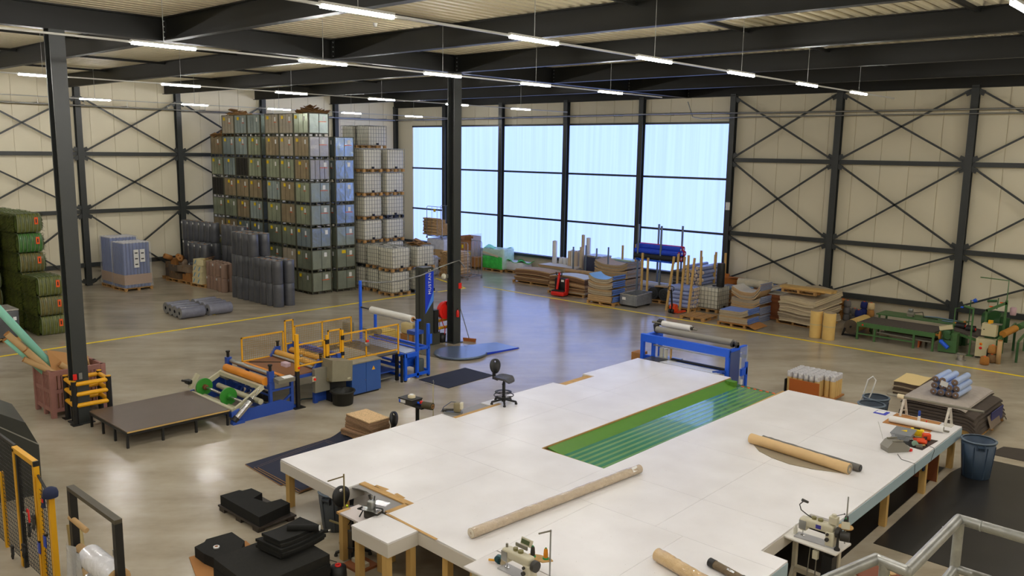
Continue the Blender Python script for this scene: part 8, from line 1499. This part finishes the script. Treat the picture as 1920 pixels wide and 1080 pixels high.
t = thing('overlock_machine', 'small grey brass overlock machine on the far left notch', 'sewing machine', (-13.12, 12.6, TZ-0.011), 0.5); obj('base', MB().box(-0.26, 0.14, -0.08, 0.1, 0, 0.05), M_steel, t); obj('body', MB().rbox(-0.04, 0.12, -0.06, 0.08, 0.05, 0.27, 0.03), MATS['brassy_grey'], t); obj('cover', MB().rbox(0.1, 0.17, -0.05, 0.07, 0.12, 0.28, 0.02), M_sew, t); obj('looper', MB().cyl((-0.24, 0, 0.08), (-0.05, 0.02, 0.09), 0.025, 8).box(-0.3, -0.22, -0.05, 0.05, 0.03, 0.09), M_dark, t); obj('hose', MB().tube([(0.0, 0.02, 0.27), (-0.12, 0.05, 0.26), (-0.3, 0.05, 0.12), (-0.36, 0.05, 0.0)], 0.008, 6), mat('blue_grey_tube', (60, 78, 110), 0.4), t)
# black foam blocks
M_foam = mat('black_foam', (17, 17, 14), 0.95, noise=0.2, scale=12); M_foam2 = mat('black_foam_edge', (24, 23, 19), 0.95, noise=0.3, scale=18, rand=0.25)
t = thing('foam_block', 'notched black foam block on a dark plastic pallet', 'foam', (-13.42, 7.78, 0), 0)
F1 = [(-14.09, 7.39), (-14.07, 7.77), (-14.0, 7.8), (-13.98, 7.98), (-13.63, 8.0), (-13.54, 7.76), (-13.18, 7.83), (-13.14, 8.1), (-12.86, 8.11), (-12.72, 7.39)]
obj('foam', MB().prism([(x+13.42, y-7.78) for x, y in reversed(F1)], 0.11, 0.30), M_foam, t)
obj('pallet_deck', MB().box(-0.72, 0.72, -0.42, 0.36, 0.08, 0.11), mat('dark_plastic', (56, 48, 42), 0.6), t)
for x in (-0.6, 0, 0.58):
    for y in (-0.34, 0.28): obj('pallet_foot', MB().box(x-0.09, x+0.09, y-0.07, y+0.07, 0, 0.08), MATS['dark_plastic'], t)
tag(obj('card_sheet', MB().prism([(-12.74, 6.08), (-11.6, 5.7), (-11.5, 6.9), (-12.6, 7.05)], 0.001, 0.02), M_card), 'brown card sheet under the smaller black foam block', 'card')
t = thing('foam_block', 'smaller black foam block on brown card', 'foam', (-12.45, 6.45, 0.021)); F2 = [(-12.67, 6.15), (-12.72, 6.35), (-12.79, 6.42), (-12.73, 6.86), (-12.27, 6.84), (-12.0, 6.6), (-11.95, 6.2), (-12.34, 6.14)]
obj('foam', MB().prism([(x+12.45, y-6.45) for x, y in reversed(F2)], 0.0, 0.175), M_foam, t); obj('dark_rim', MB().prism([(x*1.0+12.45, y-6.45) for x, y in reversed(F2)], 0.175, 0.18), M_foam2, t)
t = thing('tape_ring', 'white tape ring with brown core on the smaller foam block', 'tape', (-12.37, 6.38, 0.203)); obj('tape', MB().ring((0, 0, 0), (0, 0, 0.03), 0.05, 0.028, 16), M_paper, t); obj('core', MB().ring((0, 0, 0), (0, 0, 0.031), 0.029, 0.022, 14), mat('core_brown', (150, 90, 40), 0.7), t)
t = thing('foam_pile', 'large black foam block built of thick sheets at the picture edge', 'foam', (-10.75, 6.5, 0))
for k in range(4): obj('foam_sheet', MB().prism([(-0.62+0.02*(k % 2), -0.7), (0.6, -0.75), (0.58-0.02*(k % 2), 0.6), (-0.5, 0.62), (-0.6, 0.1)], 0.001+k*0.15, 0.147+k*0.15), M_foam2 if k % 2 else M_foam, t)
t = thing('foam_pile', 'stack of thinner black foam sheets on the large block', 'foam', (-10.88, 6.85, 0.60), 0.1)
for k in range(5): obj('foam_sheet', MB().sheet(lambda u, v, k=k: ((0.62 if k < 3 else 0.44)*(u-0.5)+0.04*(k % 2), (0.85 if k < 3 else 0.75)*(v-0.5), 0.05*(k+1)+0.03*abs(2*v-1)**2), 8, 8, 0.045), M_foam2 if k % 2 else M_foam, t)
t = thing('wrapped_roll', 'thin black roll with silver tip between the foam sheets', 'roll', (-10.62, 7.25, 0.72)); obj('roll', MB().cyl((-0.25, -0.25, -0.01), (0.02, 0.12, 0.04), 0.03, 10), M_foam2, t); obj('silver_tip', MB().cyl((0.02, 0.12, 0.04), (0.04, 0.15, 0.045), 0.022, 8), M_chrome, t)
t = thing('wrapped_roll', 'black foam roll with white end on the foam sheets', 'roll', (-10.62, 7.08, 0.88)); obj('roll', MB().cyl((-0.3, -0.25, 0), (0.05, 0.1, 0.0), 0.055, 12), M_foam, t); obj('white_end', MB().cyl((0.05, 0.1, 0.0), (0.06, 0.11, 0.0), 0.045, 12), M_paper, t)
t = thing('yarn_spool', 'fat black yarn spool with red core at the lower picture edge', 'spool', (-10.2, 7.26, 0)); obj('yarn', MB().lathe([(0.1, 0), (0.13, 0.02), (0.135, 0.2), (0.125, 0.33), (0.05, 0.345)], 20), M_black, t); obj('core', MB().ring((0, 0, 0.33), (0, 0, 0.37), 0.05, 0.035, 16), M_red, t)
tag(obj('floor_wire', MB().tube([(-10.85, 7.7, 0.008), (-11.2, 7.6, 0.008), (-11.3, 7.35, 0.008), (-11.1, 7.15, 0.008)], 0.006, 5), M_black), 'thin black wire curling on the floor by the foam', 'wire')
# ------------------------------------------------------------------ yellow fence and roll frame at the left picture edge
M_fy = mat('fence_yellow', (224, 166, 22), 0.45)
def bigmesh(t, x0, x1, y, z0, z1, s=0.07, name='wire_mesh'):
    w = MB(); n = int((x1-x0)/s)
    for k in range(n+1): xx = x0+(x1-x0)*k/n; w.box(xx-0.0035, xx+0.0035, y-0.0035, y+0.0035, z0, z1)
    n = int((z1-z0)/s)
    for k in range(n+1): zz = z0+(z1-z0)*k/n; w.box(x0, x1, y-0.0035, y+0.0035, zz-0.0035, zz+0.0035)
    o = obj(name, w, mat('black_wire', (26, 26, 24), 0.5), t); o['kind'] = 'stuff'
t = thing('safety_fence', 'yellow framed safety gate with black mesh at the left picture edge', 'fence', (-14.42, 4.12, 0)); obj('post', MB().box(-0.04, 0.04, -0.04, 0.04, 0, 2.0), M_fy, t); obj('post', MB().box(0.85, 0.93, -0.04, 0.04, 0, 1.97), M_fy, t); obj('top_rail', MB().box(-0.04, 0.9, -0.04, 0.04, 1.95, 2.03), M_fy, t); obj('black_cap', MB().box(0.9, 0.935, -0.041, 0.041, 1.95, 2.031), M_black, t); obj('black_post', MB().box(0.06, 0.12, -0.03, 0.03, 0, 1.93), M_black, t); bigmesh(t, 0.12, 0.85, 0, 0.1, 1.93)
t = thing('safety_fence', 'short yellow safety fence panel holding the blue cap', 'fence', (-13.5, 4.12, 0)); obj('post', MB().box(0.49, 0.57, -0.04, 0.04, 0, 1.6), M_fy, t); obj('post', MB().box(0.03, 0.07, -0.03, 0.03, 0, 1.8), M_fy, t); obj('black_rail', MB().bar((0.05, 0, 1.82), (0.5, 0, 1.62), 0.03), M_black, t); bigmesh(t, 0.06, 0.5, 0.0, 0.1, 1.6)
t = thing('safety_fence', 'black mesh panel with slim yellow post at the outermost left', 'fence', (-15.9, 4.14, 0)); obj('post', MB().box(0.55, 0.61, -0.03, 0.03, 0, 1.35), M_fy, t); obj('top_rail', MB().box(-0.4, 1.42, -0.02, 0.02, 2.0, 2.04), M_black, t); bigmesh(t, -0.4, 1.42, 0, 0.05, 2.0)
t = thing('dark_machine_hood', 'dark rounded machine hood behind the safety mesh', 'machine', (-17.95, 4.95, 0), -0.15); obj('hood', MB().prismx([(-0.6, 0), (0.5, 0), (0.5, 1.0), (0.3, 1.5), (-0.1, 1.75), (-0.6, 1.85)], -0.9, 0.6), mat('hood_dark', (52, 54, 50), 0.4, noise=0.1), t); obj('edge', MB().bar((0.6, -0.6, 1.86), (0.6, 0.5, 1.02), 0.02), M_steel, t)
t = thing('cap_hat', 'dark blue baseball cap hung on the fence post', 'cap', (-12.97, 4.12, 1.62)); obj('crown', MB().lathe([(0.105, 0.0), (0.11, 0.06), (0.09, 0.12), (0.04, 0.15), (0.005, 0.155)], 18), mat('cap_navy', (28, 38, 70), 0.8), t); obj('peak', MB().sheet(lambda u, v: (-0.08+0.16*u, -0.1-0.04*math.sin(PI*u)*v, 0.02-0.14*v), 8, 4, 0.006), MATS['cap_navy'], t); obj('red_badge', MB().cbox((0.02, -0.125, -0.02), (0.06, 0.01, 0.05)), M_red, t)
def glove(label, x, z, m, flip=1):
    t = thing('glove', label, 'glove', (x, 4.05, z), 0, None); g = MB().rbox(-0.05, 0.05, -0.02, 0.02, -0.02, 0.09, 0.02)
    obj('palm', g, m, t)
    for k in range(4): obj('finger', MB().cyl((-0.036+0.024*k, 0, -0.01), (-0.046+0.031*k, -0.01, -0.085-0.015*(k in (1, 2))), 0.012, 8, r2=0.009), m, t)
    obj('thumb', MB().cyl((0.045*flip, 0, 0.05), (0.095*flip, -0.01, 0.0), 0.013, 8, r2=0.01), m, t); obj('cuff', MB().rbox(-0.045, 0.045, -0.022, 0.022, 0.085, 0.14, 0.015), m, t)
glove('black work glove hanging in the middle of the safety mesh', -13.82, 0.82, M_black); glove('dark grey work glove hanging beside the red hook', -13.58, 1.02, mat('glove_grey', (58, 56, 52), 0.9), -1); glove('black work glove hanging low on the safety mesh', -14.18, 0.34, M_black, -1); glove('black work glove hanging lowest near the outer post', -14.75, 0.12, M_black)
t = thing('red_hook_tool', 'red handled tool hooked on the safety mesh', 'tool', (-13.85, 4.06, 1.1)); obj('handle', MB().tube([(-0.04, 0, 0.0), (-0.03, 0, 0.06), (0.03, 0, 0.06), (0.04, 0, -0.14)], 0.014, 6), M_red, t); obj('shaft', MB().cyl((-0.02, 0, 0.0), (-0.22, 0, -0.05), 0.01, 6), M_steel, t)
for k, (x, z) in enumerate(((-13.5, 0.55), (-13.22, 0.75))):
    t = thing('blue_tag', 'blue plastic tag on the safety mesh, %s one' % ('lower', 'upper')[k], 'tag', (x, 4.07, z), 0, 'blue tags on the mesh'); obj('plate', MB().box(-0.045, 0.045, -0.008, 0.008, 0, 0.18), mat('tag_blue', (28, 66, 180), 0.4), t); obj('clip', MB().box(-0.02, 0.02, -0.006, 0.05, 0.17, 0.2), M_black, t)
t = thing('roll_rack', 'black upright rack frame holding clear film rolls', 'rack', (-12.45, 4.24, 0)); 
for x in (0.0, 1.55): obj('upright', MB().box(x-0.05, x+0.05, -0.05, 0.05, 0, 1.84), M_black, t); obj('foot', MB().box(x-0.06, x+0.06, -0.4, 0.4, 0, 0.05), M_black, t)
obj('top_bar', MB().box(-0.05, 1.6, -0.05, 0.05, 1.84, 1.9), mat('umber_bar', (74, 68, 54), 0.5), t)
obj('peg', MB().cyl((-0.05, -0.03, 1.42), (0.4, 0.02, 1.34), 0.04, 12), M_tube, t); obj('peg', MB().cyl((-0.1, 0.0, 0.72), (-0.1, 0.0, 1.08), 0.03, 10), M_tube, t); obj('bolt_plate', MB().box(1.49, 1.52, -0.06, -0.05, 1.38, 1.46), M_steel, t)
M_cfilm = mat('clear_film_roll', (226, 226, 230), 0.16, noise=0.05, scale=8, bump=0.5, bscale=7, coat=0.5)
for k, (z, r) in enumerate(((1.0, 0.17), (0.6, 0.16))):
    t = thing('film_roll', 'clear film roll on the black rack, %s one' % ('upper', 'lower')[k], 'roll', (-12.35, 4.24, z)); obj('film', MB().cyl((0.42, 0, 0), (1.38, 0, 0), r, 22), M_cfilm, t); obj('core', MB().ring((0.05, 0, 0), (1.47, 0, 0), 0.065, 0.05, 14), M_tube, t); obj('end_spiral', MB().ring((1.38, 0, 0), (1.385, 0, 0), r*0.98, 0.07, 20), M_tube, t)
tag(obj('loose_film', MB().sheet(lambda u, v: (-12.3+0.5*u, 4.07-0.03*math.sin(9*u+2*v), 1.15-0.8*v), 10, 8, 0.004), mat('loose_clear_film', (215, 218, 222), 0.15, alpha=0.5, bump=0.6, bscale=8)), 'loose clear film hanging from the upper film roll', 'film')
tag(obj('beige_roll', MB().cyl((-13.12, 4.5, 1.0), (-12.72, 4.42, 0.02), 0.075, 16).cyl((-13.32, 4.5, 0.95), (-12.95, 4.42, 0.02), 0.075, 16), mat('beige_vinyl', (176, 158, 108), 0.4)), 'pair of long beige rolls leaning beside the film rack', 'roll')
# ------------------------------------------------------------------ viewer platform with galvanised rail
struct('mezzanine_floor', MB().box(-3.2, 4.0, -2.5, 3.4, 3.9, 4.15), M_plinth, label='concrete viewing platform below the camera')
t = thing('guard_rail', 'galvanised tubular guard rail with stepped corners in the near foreground', 'railing', (0, 0, 0))
Z1 = 5.34; M_galv = mat('galvanised_tube', (150, 150, 144), 0.42, 0.55, noise=0.25, scale=14)
pts = [(-1.16, 2.0, Z1), (-1.0, 2.78, Z1), (-0.935, 3.04, Z1), (-0.82, 3.02, Z1), (-0.81, 3.63, Z1), (-0.56, 3.62, Z1), (0.6, 3.6, Z1)]
for a, b in zip(pts[:-1], pts[1:]): obj('rail', MB().cyl(a, b, 0.021, 14), M_galv, t)
for p in pts[1:-1]: obj('elbow', MB().lathe([(0.001, -0.021), (0.012, -0.018), (0.019, -0.009), (0.021, 0), (0.019, 0.009), (0.012, 0.018), (0.001, 0.021)], 14, p, caps=False), M_galv, t)
obj('post', MB().cyl((-0.8, 3.6, 3.9), (-0.8, 3.6, Z1), 0.019, 14), M_galv, t); obj('post', MB().cyl((-0.9, 3.03, 3.9), (-0.9, 3.03, Z1), 0.019, 14), M_galv, t)
obj('mid_rail', MB().cyl((-0.8, 3.6, 5.14), (0.6, 3.57, 5.14), 0.017, 12).cyl((-0.8, 3.6, 5.14), (-0.8, 3.06, 5.14), 0.017, 12), M_galv, t); obj('weld_ring', MB().cyl((-0.73, 3.624, Z1), (-0.725, 3.624, Z1), 0.0225, 14).cyl((-0.55, 3.595, 5.14), (-0.54, 3.595, 5.14), 0.019, 12), M_steel, t)
obj('bracket', MB().box(-0.84, -0.76, 3.35, 3.66, 3.88, 4.18).box(-0.95, -0.86, 3.0, 3.1, 4.15, 4.18), M_galv, t)
